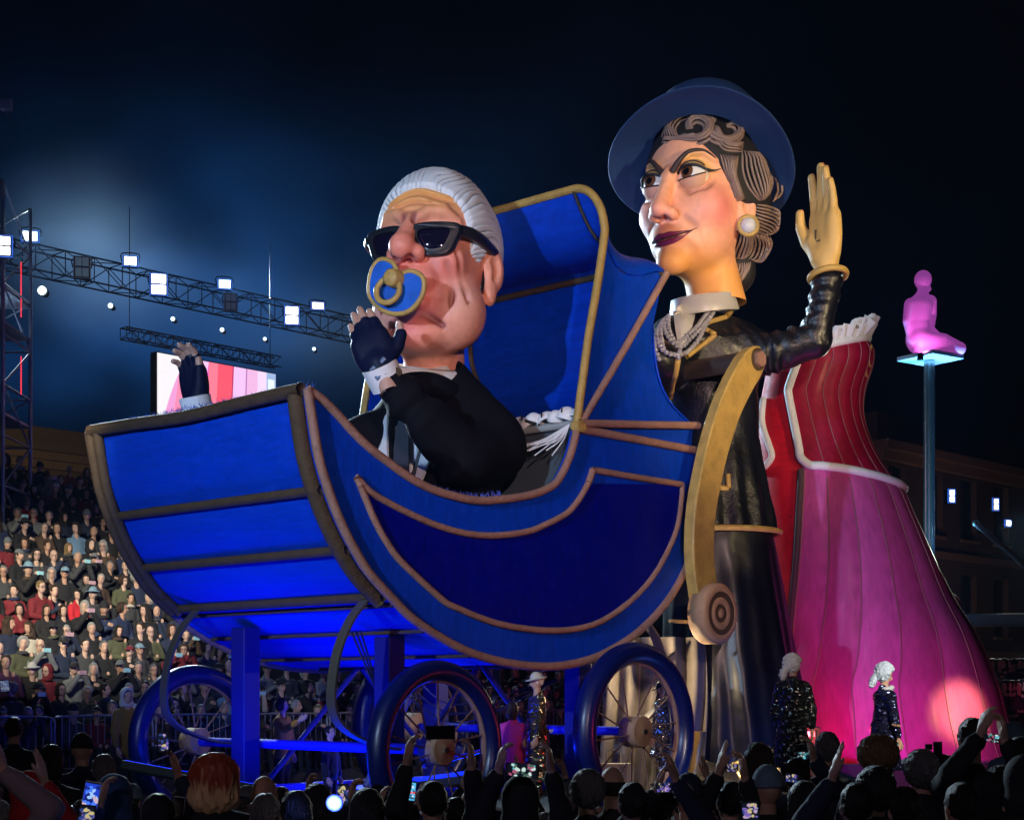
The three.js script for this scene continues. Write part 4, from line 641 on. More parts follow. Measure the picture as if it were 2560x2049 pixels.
  const jacket = (x, y, z) => {
    let d = ell(x - sh.x, y - sh.y + 0.1, z - sh.z, 1.12, 0.72, 0.72);
    const t = clamp((sh.y - y) / (sh.y - he.y), 0, 1.05), cx = lerp(lerp(sh.x, wa.x, t * 2), lerp(wa.x, he.x, t * 2 - 1), t > 0.5 ? 1 : 0), r = t < 0.5 ? lerp(0.98, 0.84, t * 2) : lerp(0.84, 1.14, (t - 0.5) * 2);
    const a = Math.atan2(z - sh.z, x - cx), flute = t > 0.45 ? 0.05 * (t - 0.45) * 2 * Math.sin(a * 13 + 1) : 0;
    const body = Math.max((Math.hypot(x - cx, (z - sh.z) * 1.15) - r + flute) * 0.85, y - sh.y, he.y - y); d = smin(d, body, 0.25);
    const cr = (p, u) => 0.045 * Math.sin(u * 26 + 4 * N3(x * 1.7, y * 1.7, z * 1.7)) * sstep(N3(x * 1.1 + 9, y * 1.1, z * 1.1), -0.2, 0.3);
    d = smin(d, chain(x, y, z, up) + cr(0, x + y * 0.4), 0.2); d = smin(d, chain(x, y, z, fore) + cr(0, y) * 0.6, 0.1); d = smin(d, chain(x, y, z, dn), 0.15);
    return d + 0.035 * N3(x * 2.4, y * 1.6, z * 2.4);
  };
  part('jacket', sdfMesh(jacket, [-2.4, he.y - 0.15, -1.7], [2.7, sh.y + 2.1, 2.6], 0.05), leather, wo);
  const invB = new THREE.Matrix4().copy(wo.matrixWorld).invert(), eyeB = V(0, EYE, 0).applyMatrix4(invB), z5 = ([x, y]) => [1500 + x * 0.3476, 700 + y * 0.3476];
  const onJ = (p, out = 0.03) => { const [px, py] = z5(p), q = land(px, py, jacket, eyeB, invB); return q.add(V(0, 0, out)); };
  const strip = (pts, r) => tube(smoothLine(pts, pts.length * 4).map((p) => onJ([p.x, p.y])), r, 6, pts.length * 8);
  for (const [pts, r] of [[[[945, 215], [905, 262]], 0.06], [[[905, 262], [790, 296], [700, 330]], 0.05], [[[735, 340], [830, 388]], 0.05], [[[830, 388], [740, 460], [620, 548]], 0.055], [[[560, 560], [545, 650], [520, 740], [505, 840]], 0.055], [[[808, 1480], [925, 1492]], 0.05], [[[925, 1492], [920, 1390]], 0.045]]) part('gold_trim', strip(pts, r), PAINT.gold, wo);
  // skirt with deep folds
  const seat = P(1795, 1340, 30.4), foot = P(1850, 1950, 30.4);
  const skirtAt = (s, a, o = 0) => { const r = lerp(1.02, 1.5, s) + 0.07 * s * Math.sin(a * 9 + 2 * s) + 0.05 * Math.sin(a * 17 + 1) * s + o; return V(lerp(seat.x, foot.x, s) + Math.cos(a) * r, lerp(seat.y + 0.15, 0.02, s), seat.z + Math.sin(a) * r * 0.9 + 0.03 * N3(a * 3, s * 9, 1)); };
  part('skirt', sheet((s, t) => skirtAt(s, -t * 2 * PI), 40, 120, 0), leather, wo);
  part('hem_trim', tube(Array.from({ length: 40 }, (_, i) => { const a = i / 40 * 2 * PI, p = V(he.x + Math.cos(a) * 1.2, he.y + 0.0, sh.z + Math.sin(a) * 1.05); return p; }), 0.055, 8, 120, true), PAINT.gold, wo);
  part('skirt_train', sheet((s, t) => V(lerp(-1.0, 1.15, t) + 0.5 * s + (foot.x - 0.35), lerp(1.5, 0.04, s) * (0.5 + 0.5 * Math.abs(t - 0.4)), foot.z + 1.2 + s * 0.9 + 0.06 * Math.sin(t * 25)), 12, 40, 0.02), mat(0.4, 0.3, 0.12, { roughness: 0.25, metalness: 0.7, iridescence: 1, iridescenceIOR: 1.6, map: mottle }), wo);
  // blouse, collar, pearls
  const satin = mat(0.5, 0.5, 0.52, { roughness: 0.3 });
  part('blouse', sheet((s, t) => onJ([lerp(lerp(525, 560, s), lerp(690, 610, s), t), lerp(225, 480, s)], 0.04 + 0.05 * Math.sin(t * PI)), 12, 8, 0.02), satin, wo);
  const nk = L(1752, 752, 30.2);
  part('collar', lathe([[0.6, -0.22], [0.66, -0.2], [0.6, 0.1], [0.53, 0.12], [0.55, -0.1], [0.6, -0.22]], 36).rotateX(0.15).rotateZ(0.12).translate(nk.x + 0.05, nk.y, nk.z - 0.05), satin, wo);
  const flap = (c) => part('collar_point', sheet((s, t) => { const a = c[0].map((v, k) => lerp(v, c[1][k], t)), b = c[3].map((v, k) => lerp(v, c[2][k], t)), p = a.map((v, k) => lerp(v, b[k], s)); return onJ(p, 0.16); }, 4, 4, 0.03), mat(0.62, 0.6, 0.58, { roughness: 0.6 }), wo);
  flap([[590, 165], [790, 130], [680, 240], [640, 215]]); flap([[790, 130], [875, 165], [700, 235], [680, 240]]); flap([[585, 165], [600, 240], [530, 260], [540, 215]]);
  const pearlM = mat(0.32, 0.33, 0.4, { roughness: 0.2, clearcoat: 1 });
  for (const pts of [[[820, 205], [760, 250], [690, 340], [620, 400], [560, 450], [520, 420], [490, 340], [490, 260]], [[810, 240], [760, 300], [690, 380], [640, 430], [575, 485], [500, 430], [460, 350], [480, 270]], [[790, 270], [740, 350], [700, 440], [640, 500], [580, 540], [470, 520], [435, 400], [455, 290]], [[760, 320], [720, 400], [670, 470], [620, 520], [540, 540], [440, 500], [405, 380], [440, 310]], [[440, 320], [400, 400], [392, 480], [420, 570]], [[560, 450], [570, 500], [560, 560]]]) {
    const c = new THREE.CatmullRomCurve3(smoothLine(pts, 24).map((p) => onJ([p.x, p.y], 0.1))), n = Math.round(c.getLength() / 0.085), g = [];
    for (let i = 0; i <= n; i++) { const p = c.getPointAt(i / n); g.push(new THREE.SphereGeometry(0.046, 8, 6).translate(p.x, p.y, p.z)); }
    tag(part('pearl_strand', g, pearlM, wo), null, null, null, 'stuff');
  }
  // raised hand and bracelet
  const h = new THREE.Group(); h.name = 'hand'; h.position.copy(L(2066, 660, 29.6)); h.rotation.set(0.0, -1.05, 0.03, 'ZXY'); h.scale.set(-1.6, 1.9, 1.6); wo.add(h);
  const hp = handParts({ curl: [0.06, 0.03, 0.08, 0.14], splay: [0.05, -0.06, -0.08, -0.1], thumb: [0.75, 0.75], cell: 0.014 }), handM = mat(0.66, 0.42, 0.13, { roughness: 0.55 });
  part('palm', hp.skin, handM, h); hp.nails.forEach((n) => part('nail', n, mat(0.5, 0.12, 0.12, { roughness: 0.3 }), h));
  part('palm_mark', [box(-0.03, 0.06, 0.2, 0.23, 0.09, 0.11), box(0.045, 0.065, 0.22, 0.34, 0.085, 0.105)], mat(0.06, 0.04, 0.02), h);
  const br = L(2070, 688, 29.6); part('bracelet', new THREE.TorusGeometry(0.33, 0.06, 10, 40).rotateX(PI / 2 - 0.22).rotateZ(0.08).translate(br.x, br.y, br.z), PAINT.gold, wo);
}

// ---------- street ----------
const asphalt = mat(0.035, 0.035, 0.038, { roughness: 0.75, map: (() => { const t = mottle.clone(); t.repeat.set(80, 80); return t; })() });
struct('street', new THREE.PlaneGeometry(260, 260).rotateX(-PI / 2).translate(0, 0, -60), asphalt);
const DL = V(0.68, 0, -0.733), DB = V(-0.733, 0, -0.68);          // along the avenue, and away from it behind the carriage
const blackM = mat(0.01, 0.01, 0.012, { roughness: 0.8 }), steelM = mat(0.22, 0.24, 0.3, { roughness: 0.45, metalness: 0.6 });

// ---------- grandstand ----------
const S0 = V(-8.27, 0, -26), standPoint = (u, y, b) => S0.clone().addScaledVector(DL, u).addScaledVector(DB, b).setY(y);
{
  const g = thing('grandstand', 'dark tiered grandstand full of spectators behind the carriage', 'grandstand', S0.toArray(), PTURN);
  for (let k = 0; k < 17; k++) part('tier', box(-9, 26, 0, 1.0 + 0.385 * k, -0.05 - 0.7 * (k + 1), -0.05 - 0.7 * k), mat(0.012, 0.012, 0.016, { roughness: 0.9 }), g);
  part("deck", box(-9, 26, 0, 0.62, -0.05, 0.35), mat(0.03, 0.03, 0.04, { roughness: 0.9 }), g);
  part("back_banner", box(-9, 26, 6.6, 7.5, -12.1, -12.06), mat(0.05, 0.12, 0.35, { roughness: 0.8, map: mottle }), g);
  for (let k = 0; k < 17; k++) {                                                     // crowd barriers along the front deck
    const b = thing('crowd_barrier', `grey steel barrier with upright bars along the grandstand front, ${ORD[k]} from the tower side`, 'barrier', standPoint(-7 + k * 2, 0.62, 0.05).toArray(), PTURN, 'barriers along the grandstand front');
    part('frame', tube([V(0.03, 0.05, 0), V(0.03, 0.95, 0), V(0.15, 1.07, 0), V(1.8, 1.07, 0), V(1.95, 0.95, 0), V(1.95, 0.05, 0)], 0.022, 6, 40), steelM, b);
    part('lower_rail', bar(V(0.03, 0.2, 0), V(1.95, 0.2, 0), 0.016, 6), steelM, b);
    for (let q = 1; q < 14; q++) part('upright', bar(V(0.03 + q * 0.137, 0.2, 0), V(0.03 + q * 0.137, 1.07, 0), 0.009, 5), steelM, b);
  }
}

// ---------- scaffold tower, lighting truss and screen ----------
function lattice(o, a, b, w, n, r, m, name = 'brace') {           // a square lattice girder from a to b
  const d = b.clone().sub(a), dir = d.clone().normalize(), s = Math.abs(dir.y) > 0.9 ? V(1, 0, 0) : dir.clone().cross(V(0, 1, 0)).normalize(), t = s.clone().cross(dir).normalize();
  const C = [[1, 1], [-1, 1], [-1, -1], [1, -1]].map(([x, y]) => s.clone().multiplyScalar(x * w / 2).addScaledVector(t, y * w / 2));
  for (const c of C) part('chord', bar(a.clone().add(c), b.clone().add(c), r, 6), m, o);
  for (let k = 0; k < n; k++) {
    const p = a.clone().addScaledVector(d, k / n), q = a.clone().addScaledVector(d, (k + 1) / n), g = [];
    for (let e = 0; e < 4; e++) { const A = C[e], B = C[(e + 1) % 4]; g.push(bar(p.clone().add(A), p.clone().add(B), r * 0.6, 5)); g.push(bar(p.clone().add(k % 2 ? A : B), q.clone().add(k % 2 ? B : A), r * 0.55, 5)); }
    part(name, g, m, o);
  }
}
const trussM = mat(0.022, 0.025, 0.04, { roughness: 0.6 });
const dimSteel = mat(0.3, 0.33, 0.4, { roughness: 0.5, metalness: 0.4 });
{
  const tp = at(0, 1727, 36), tw = thing('scaffold_tower', 'tall steel scaffold tower beside the grandstand carrying stage lamps', 'scaffold tower', [tp.x - 0.62, 0, tp.z]);
  lattice(tw, V(0, 0, 0), V(0, 13.2, 0), 2.0, 12, 0.045, dimSteel);
  for (const y of [8.15, 10.15, 10.9]) part('platform', box(-1.0, 1.0, y, y + 0.06, -1, 1), dimSteel, tw);
  part('bracket', [bar(V(1.0, 13.2, 1), V(0.4, 13.35, 1), 0.04), bar(V(1.0, 13.2, 1), V(1, 12.6, 1), 0.05)], dimSteel, tw);
  const led = thing('led_light_strip', 'string of tiny red lights running down the scaffold tower', 'light strip', at(122 / 2.56 + 5, 1727, 34.8).setY(0).toArray());
  for (const [y0, y1] of [[655, 735], [745, 790], [890, 985]]) for (let y = y0; y < y1; y += 4.4) part('red_light', new THREE.SphereGeometry(0.016, 6, 4).translate(0, at(0, y, 34.8).y, 0), mat(0.3, 0.02, 0.03, { emissiveRGB: [1.6, 0.06, 0.1] }), led);
}
const trussAt = (u, dy = 0) => V(-14.4 + 0.68 * u, 15.0 + dy, -48 - 0.733 * u);
{
  const tr = thing('lighting_truss', 'long steel lighting truss hung above the grandstand', 'truss', trussAt(0).setY(0).toArray());
  const o = tr.position; lattice(tr, trussAt(-2).sub(o), trussAt(24).sub(o), 0.75, 26, 0.03, trussM);
  const s0 = V(-11.1, 12.35, -46), st = thing('screen_truss', 'thin steel truss above the pink video screen', 'truss', [s0.x, 0, s0.z]);
  lattice(st, V(0, s0.y, 0), V(0, s0.y, 0).addScaledVector(DL, 5.6), 0.32, 14, 0.022, trussM);
  for (const u of [0.2, 5.3]) part('hanger', bar(V(0, s0.y, 0).addScaledVector(DL, u), V(0, 16, 0).addScaledVector(DL, u), 0.012), trussM, st);
}
// lamps: housing, a glowing face and, where it lights the place, a spot lamp just in front of it
const lampFace = (rgb, k) => mat(0.2, 0.2, 0.22, { emissiveRGB: rgb.map((c) => c * k) });
function panelLamp(label, px, py, Z, w, h, rgb, twin, group, spot, k = 6) {
  const p = at(px, py, Z), t = thing('stage_lamp', label, 'stage lamp', p.toArray(), 0.25, group);
  for (const dy of twin ? [h * 0.62, -h * 0.62] : [0]) {
    part('housing', box(-w / 2 - 0.04, w / 2 + 0.04, dy - h / 2 - 0.04, dy + h / 2 + 0.04, -0.3, -0.02, 0.03), blackM, t);
    const cols = twin ? 2 : 1;
    part('lamp_halo_rim', box(-w / 2 - 0.05, w / 2 + 0.05, dy - h / 2 - 0.045, dy + h / 2 + 0.045, -0.06, -0.025, 0.01), lampFace([0.02, 0.16, 1], k > 2 ? 0.7 : 0.02), t);  // blue halo around the lamp, built as a glowing rim
    for (let c = 0; c < cols; c++) part('lamp_face', box(-w / 2 + c * w / cols + 0.01, -w / 2 + (c + 1) * w / cols - 0.01, dy - h / 2, dy + h / 2, -0.02, 0.0), lampFace(rgb, k), t);
  }
  part('yoke', tube([V(-w / 2 - 0.06, 0, -0.15), V(-w / 2 - 0.06, h, -0.15), V(w / 2 + 0.06, h, -0.15), V(w / 2 + 0.06, 0, -0.15)], 0.02, 5, 12), blackM, t);
  if (spot) { const s = new THREE.SpotLight(new THREE.Color().setRGB(...rgb), spot[0], 0, spot[2] ?? 0.5, 0.8); s.position.copy(p).add(V(0.05, 0, 0.12)); s.target.position.set(...spot[1]); s.castShadow = true; s.shadow.radius = 8; s.name = 'stage_lamp_light'; scene.add(s, s.target); }
}
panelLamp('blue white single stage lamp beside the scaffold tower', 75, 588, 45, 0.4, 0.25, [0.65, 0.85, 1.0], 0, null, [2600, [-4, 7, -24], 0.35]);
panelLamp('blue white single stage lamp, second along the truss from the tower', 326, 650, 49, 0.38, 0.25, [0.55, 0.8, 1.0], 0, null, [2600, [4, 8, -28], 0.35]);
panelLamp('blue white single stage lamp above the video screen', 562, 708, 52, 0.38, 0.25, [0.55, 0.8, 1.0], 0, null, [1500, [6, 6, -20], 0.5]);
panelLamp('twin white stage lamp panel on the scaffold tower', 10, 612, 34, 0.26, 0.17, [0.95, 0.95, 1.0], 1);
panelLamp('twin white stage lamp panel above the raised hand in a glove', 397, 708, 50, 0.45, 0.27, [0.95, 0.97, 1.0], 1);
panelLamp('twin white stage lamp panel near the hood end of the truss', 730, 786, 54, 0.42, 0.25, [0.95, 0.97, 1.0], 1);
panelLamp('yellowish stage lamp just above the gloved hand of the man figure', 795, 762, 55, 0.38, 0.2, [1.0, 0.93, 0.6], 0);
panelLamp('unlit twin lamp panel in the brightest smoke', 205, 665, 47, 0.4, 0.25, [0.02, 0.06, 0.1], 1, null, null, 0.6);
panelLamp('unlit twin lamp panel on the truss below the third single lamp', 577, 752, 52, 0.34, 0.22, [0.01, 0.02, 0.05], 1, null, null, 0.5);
for (const [px, py, r, l, k] of [[105, 724, 0.12, 'bright round white lamp low in the smoke by the tower', 9], [276, 762, 0.07, 'small round blue lamp, second below the truss', 5], [432, 795, 0.06, 'small round blue lamp, third below the truss', 4], [555, 822, 0.06, 'small round blue lamp, fourth below the truss', 3.5], [662, 845, 0.05, 'small round blue lamp, fifth below the truss', 3], [785, 870, 0.05, 'small round blue lamp, last below the truss', 3]]) {
  const t = thing('round_stage_lamp', l, 'stage lamp', at(px, py, 46).toArray()); part('lamp_lens', new THREE.SphereGeometry(r, 14, 10).scale(1, 1, 0.5), lampFace([0.6, 0.85, 1], k), t); part('housing', new THREE.CylinderGeometry(r * 1.3, r, 0.3, 14).rotateX(PI / 2).translate(0, 0, -0.2), blackM, t);
}
{ const p = at(15, 262, 34.6), t = thing('small_floodlight', 'small unlit floodlight at the top of the scaffold tower', 'floodlight', p.toArray()); part('housing', box(-0.13, 0.13, -0.1, 0.13, -0.1, 0.1, 0.03), mat(0.3, 0.35, 0.5), t); part('bracket', bar(V(0, -0.1, 0), V(0.1, -0.4, 0), 0.02), dimSteel, t); }
{ // video screen
  const sp = V(-10.16, 8.2, -46), s = thing('video_screen', 'large video screen showing pink and white stripes above the grandstand', 'screen', sp.toArray(), PTURN), cv = document.createElement('canvas'); cv.width = 512; cv.height = 384; const c = cv.getContext('2d');
  c.fillStyle = '#f0a0d8'; c.fillRect(0, 0, 512, 384); c.fillStyle = '#f4f0f4'; c.beginPath(); c.moveTo(0, 0); c.lineTo(120, 0); c.quadraticCurveTo(20, 150, 0, 330); c.fill();
  const st = [['#ff8fb4', 100, 150, 30, 110], ['#e060d8', 150, 170, 90, 120], ['#f7c6f0', 165, 215, 110, 150], ['#ff4fd0', 215, 230, 150, 170], ['#ff7f96', 215, 260, 200, 250], ['#ff5a70', 255, 320, 235, 300], ['#c03a6a', 318, 324, 296, 302], ['#f2c4f4', 324, 380, 302, 362], ['#b070b0', 378, 383, 360, 365], ['#f0b8e4', 383, 430, 365, 420], ['#f4d8f6', 430, 470, 420, 470], ['#a0b8e0', 470, 512, 470, 512]];
  for (const [col, a, b, d, e] of st) { c.fillStyle = col; c.beginPath(); c.moveTo(a, 0); c.lineTo(b, 0); c.lineTo(e, 384); c.lineTo(d, 384); c.fill(); }
  c.fillStyle = '#e8f4ff'; c.fillRect(476, 20, 30, 40); c.fillStyle = '#5090e0'; c.fillRect(476, 70, 36, 24);
  const t = new THREE.CanvasTexture(cv); t.colorSpace = THREE.SRGBColorSpace;
  const m = new THREE.MeshStandardMaterial({ color: 0x050505, emissive: 0xffffff, emissiveMap: t, emissiveIntensity: 1.1, roughness: 0.6 });
  part('screen_picture', new THREE.PlaneGeometry(4.3, 3.6).translate(2.17, 1.8, 0.01), m, s); part('casing', box(0, 4.34, -0.03, 3.63, -0.3, 0), blackM, s);
  part('leg', bar(V(0.3, -8.2, -0.15), V(0.3, 0, -0.15), 0.06), dimSteel, s); part('leg', bar(V(4, -8.2, -0.15), V(4, 0, -0.15), 0.06), dimSteel, s);
}

// ---------- buildings behind ----------
function building(name, label, origin, dir, len, floors, o = {}) {
  const b = thing(name, label, 'building', origin, Math.atan2(-dir.z, dir.x)), stone = mat(...(o.stone ?? [0.2, 0.13, 0.09]), { roughness: 0.9, map: (() => { const t = mottle.clone(); t.repeat.set(0.15, 0.15); return t; })(), bumpMap: grainTex, bumpScale: 0.02 }), trim = mat(...(o.trim ?? [0.28, 0.19, 0.13]), { roughness: 0.85 });
  const fh = o.fh ?? 3.6, H0 = floors * fh, pitch = 2.6, n = Math.floor(len / pitch), glass = mat(0.01, 0.012, 0.016, { roughness: 0.15 }), shut = mat(0.03, 0.035, 0.04, { roughness: 0.7 });
  const face = new THREE.Shape([[0, 0], [len, 0], [len, H0], [0, H0]].map((p) => new THREE.Vector2(...p)));
  for (let f = 0; f < floors; f++) for (let k = 0; k < n; k++) { const x = 0.7 + k * pitch, y = f * fh + 0.7; face.holes.push(new THREE.Path([[x, y], [x + 1.2, y], [x + 1.2, y + 2.2], [x, y + 2.2]].map((p) => new THREE.Vector2(...p)))); }
  part('wall', new THREE.ExtrudeGeometry(face, { depth: 0.4, bevelEnabled: false }).translate(0, 0, -0.4), stone, b); part('core', box(0.02, len - 0.02, 0, H0 - 0.05, -11, -0.42), blackM, b);
  for (let f = 0; f < floors; f++) for (let k = 0; k < n; k++) {
    const x = 0.7 + k * pitch, y = f * fh + 0.7, w = new THREE.Group(); w.name = 'window'; w.position.set(x, y, -0.25); b.add(w);
    part('pane', box(0.05, 0.57, 0.05, 2.15, -0.03, 0), glass, w); part('pane', box(0.63, 1.15, 0.05, 2.15, -0.03, 0), glass, w);
    part('frame', [box(0, 0.05, 0, 2.2, -0.04, 0.03), box(1.15, 1.2, 0, 2.2, -0.04, 0.03), box(0.57, 0.63, 0, 2.2, -0.04, 0.03), box(0.05, 1.15, 2.15, 2.2, -0.04, 0.03), box(0.05, 1.15, 0, 0.05, -0.04, 0.03)], shut, w);
    part('sill', box(-0.08, 1.28, -0.12, -0.02, -0.1, 0.38), trim, w);
  }
  for (let f = 1; f < floors; f++) part('string_course', box(-0.05, len + 0.05, f * fh - 0.12, f * fh + 0.12, -0.1, 0.16), trim, b);
  part('cornice', [box(-0.2, len + 0.2, H0 - 0.5, H0 - 0.2, -0.1, 0.3), box(-0.3, len + 0.3, H0 - 0.2, H0 + 0.1, -0.1, 0.55)], trim, b);
  part('parapet', box(-0.1, len + 0.1, H0 + 0.1, H0 + 1.1, -0.6, 0), stone, b);
  return b;
}
building('stone_building', 'long dark building with windows behind the grandstand', [-34, 0, -44], V(0.68, 0, -0.733), 42, 3, { fh: 3.7, stone: [0.16, 0.11, 0.06], trim: [0.2, 0.13, 0.07] });
building('corner_building', 'dark stone building with a heavy cornice behind the statue pole', [12.4, 0, -54.5], V(0.68, 0, -0.733), 40, 3, { fh: 3.5, stone: [0.16, 0.1, 0.08], trim: [0.34, 0.2, 0.13] });

// ---------- gown float: corset bodice and long skirt ----------
{
  const ZG = 33.5, m = ZG / 4025, c0 = at(2090, 1727.6, ZG), gown = thing('gown_float', 'giant headless red corset with white ruffle and long pink panelled skirt', 'carnival float', [c0.x, 0, c0.z]);
  const rows = [[850, 1952, 2160], [880, 1926, 2178], [920, 1914, 2174], [968, 1904, 2158], [1030, 1893, 2152], [1093, 1886, 2167], [1147, 1884, 2192], [1197, 1884, 2225], [1226, 1884, 2250], [1280, 1888, 2275], [1372, 1896, 2317], [1489, 1918, 2371], [1581, 1945, 2428], [1656, 1958, 2464], [1718, 1966, 2490], [1792, 1970, 2509], [1873, 1965, 2539], [1960, 1955, 2565]];
  const cv = new THREE.CatmullRomCurve3(rows.map(([y, a, b]) => V((a + b) / 2, y, (b - a) / 2))), N = 120, pts = cv.getPoints(N * 3), rowAt = (y) => { let i = 0; while (i < pts.length - 2 && pts[i + 1].y < y) i++; const p = pts[i], q = pts[i + 1], t = clamp((y - p.y) / Math.max(1e-6, q.y - p.y), 0, 1); return [lerp(p.x, q.x, t), lerp(p.z, q.z, t)]; };
  // angle 0 faces right, PI/2 faces the viewer
  const G = (y, a, o = 0) => { const [cx, r] = rowAt(y), dip = y < 930 ? 1 : 0; return V((cx - 2090) * m + Math.cos(a) * (r * m + o), EYE + (1727.6 - y) * m, Math.sin(a) * (r * m * 0.85 + o)); };
  const topY = (a) => 878 - 32 * Math.cos(a) + 4 * Math.sin(a), waistY = (a) => 1200 + 24 * Math.cos(a) - 14 * Math.sin(a) ** 2;
  const paint = (r, g, b) => mat(r, g, b, { roughness: 0.75, specularIntensity: 0.4, map: (() => blueGrain)(), roughnessMap: roughTex });
  const red = paint(0.6, 0.01, 0.03), darkRed = paint(0.27, 0.002, 0.035), pinkA = paint(0.55, 0.085, 0.34), pinkB = paint(0.46, 0.06, 0.25), seamM = mat(0.24, 0.09, 0.12, { roughness: 0.7 }), white = mat(0.62, 0.68, 0.74, { roughness: 0.75, bumpMap: grainTex, bumpScale: 0.008 }), darkTrim = mat(0.05, 0.03, 0.04);
  const slit = (y) => { const [cx, r] = rowAt(y), px = y < 1000 ? lerp(1983, 1958, clamp((y - 913) / 76, 0, 1)) : y < 1180 ? lerp(1958, 1984, (y - 1000) / 180) : lerp(1984, 1968, clamp((y - 1180) / 320, 0, 1)); return Math.acos(clamp((px - cx) / r, -0.99, 0.99)); };
  const fan = (f) => (y) => lerp(f, slit(y), 0);
  // angles of the seams in the main panel, from the slit on the left round to the right side
  const seamK = [0, 0.14, 0.27, 0.4, 0.53, 0.66, 0.79, 0.9], seamAngle = (k, y) => lerp(slit(y), -0.2, seamK[k] + 0.05 * Math.sin((y - 900) / 300) * seamK[k] * (1 - seamK[k]));
  const strip = (a0, a1, y0, y1, mt, name, n = 26, o = 0) => part(name, sheet((s, t) => { const ym = (y0(a0(900)) + 0), aa = (y) => lerp(a0(y), a1(y), t), yg = lerp(900, 1200, s), A = aa(yg), y = lerp(y0(A), y1(A), s); return G(y, aa(y), o + 0.02 * Math.sin(t * PI)); }, n, 8, 0.03), mt, gown);
  for (let k = 0; k < 7; k++) { strip((y) => seamAngle(k, y), (y) => seamAngle(k + 1, y), topY, waistY, darkRed, 'bodice_panel'); strip((y) => seamAngle(k, y), (y) => seamAngle(k + 1, y), waistY, () => 1960, k % 2 ? pinkB : pinkA, 'skirt_panel', 40); }
  strip((y) => slit(y) + 0.04, () => PI + 0.5, (a) => topY(a) + 6, waistY, red, 'bodice_panel', 26, -0.05); strip((y) => slit(y) + 0.04, () => PI + 0.5, waistY, () => 1960, red, 'skirt_panel', 40, -0.05);
  strip((y) => PI + 0.5, () => 2 * PI - 0.2, topY, waistY, darkRed, 'bodice_panel'); strip((y) => PI + 0.5, () => 2 * PI - 0.2, waistY, () => 1960, pinkB, 'skirt_panel', 40);
  const run = (f, y0, y1, r, mt, name, o = 0.04) => part(name, tube(Array.from({ length: 30 }, (_, i) => { const y = lerp(y0, y1, i / 29); return G(y, f(y), o); }), r, 6, 60), mt, gown);
  for (let k = 1; k < 8; k++) { run((y) => seamAngle(k, y), topY(seamAngle(k, 880)) + 6, 1195, 0.011, seamM, 'seam'); run((y) => seamAngle(k, y), 1212, 1958, k < 2 ? 0.017 : 0.013, seamM, 'seam'); }
  run((y) => slit(y) + 0.02, 1190, 1958, 0.07, darkTrim, 'slit_edge'); run((y) => slit(y) - 0.03, 1190, 1958, 0.022, seamM, 'seam');
  // white piping round the corset edge
  const edge = []; for (let i = 0; i <= 14; i++) { const a = lerp(0.1, slit(890) - 0.1, i / 14); edge.push(G(topY(a), a, 0.06)); } for (let i = 0; i <= 12; i++) { const y = lerp(905, 1160, i / 12); edge.push(G(y, slit(y), 0.07)); } for (let i = 0; i <= 14; i++) { const a = lerp(slit(1190) - 0.12, -0.1, i / 14); edge.push(G(waistY(a), a, 0.07)); }
  part('piping', tube(edge, 0.09, 8, 160), white, gown);
  part('piping', tube([[1905, 1000], [1900, 1060], [1912, 1120], [1918, 1150], [1905, 1172], [1890, 1182]].map(([px, y]) => { const [cx, r] = rowAt(y); return G(y, Math.acos(clamp((px - cx) / r, -0.97, 0.97)), 0.02); }), 0.07, 8, 40), white, gown);
  seed(77);
  for (let k = 0; k < 26; k++) {
    const a = lerp(-0.3, 2.5, k / 25), p = G(topY(a) - 4, a, 0.02), h = 0.22 + 0.22 * Math.max(0, Math.cos(a)), f = part('ruffle', sheet((s, t) => V(Math.sin((t - 0.5) * 2.6) * 0.16, s * h, 0.09 * Math.cos((t - 0.5) * 2.6) + s * 0.12 + 0.03 * Math.sin(t * 9 + k)), 5, 8, 0.012), white, gown);
    f.position.copy(p); f.rotation.set(rr(-0.2, 0.2), PI / 2 - a, rr(-0.35, 0.35) - 0.35 * Math.cos(a), 'YXZ'); if (k % 2) { const e = part('eyelet', new THREE.TorusGeometry(0.03, 0.012, 5, 10), darkTrim, f); e.position.set(0, h * 0.75, 0.17); }
  }
  for (const [px, y] of [[2160, 856], [2164, 879], [2160, 917], [2152, 942]]) { const [cx, r] = rowAt(y), a = Math.acos(clamp((px - cx) / r, -0.98, 0.98)), e = part('eyelet', new THREE.TorusGeometry(0.055, 0.022, 8, 18), PAINT.gold, gown); e.position.copy(G(y, a, 0.03)); e.rotation.y = PI / 2 - a; }
  part('bow', new THREE.SphereGeometry(0.3, 20, 14).scale(1, 1.1, 0.8).translate((2398 - 2090) * m, EYE + (1727.6 - 1512) * m, -0.9), pinkA, gown);
  part('deck', box(-2.4, 3.9, 0.02, 0.7, -2.4, 2.2), blackM, gown);
}

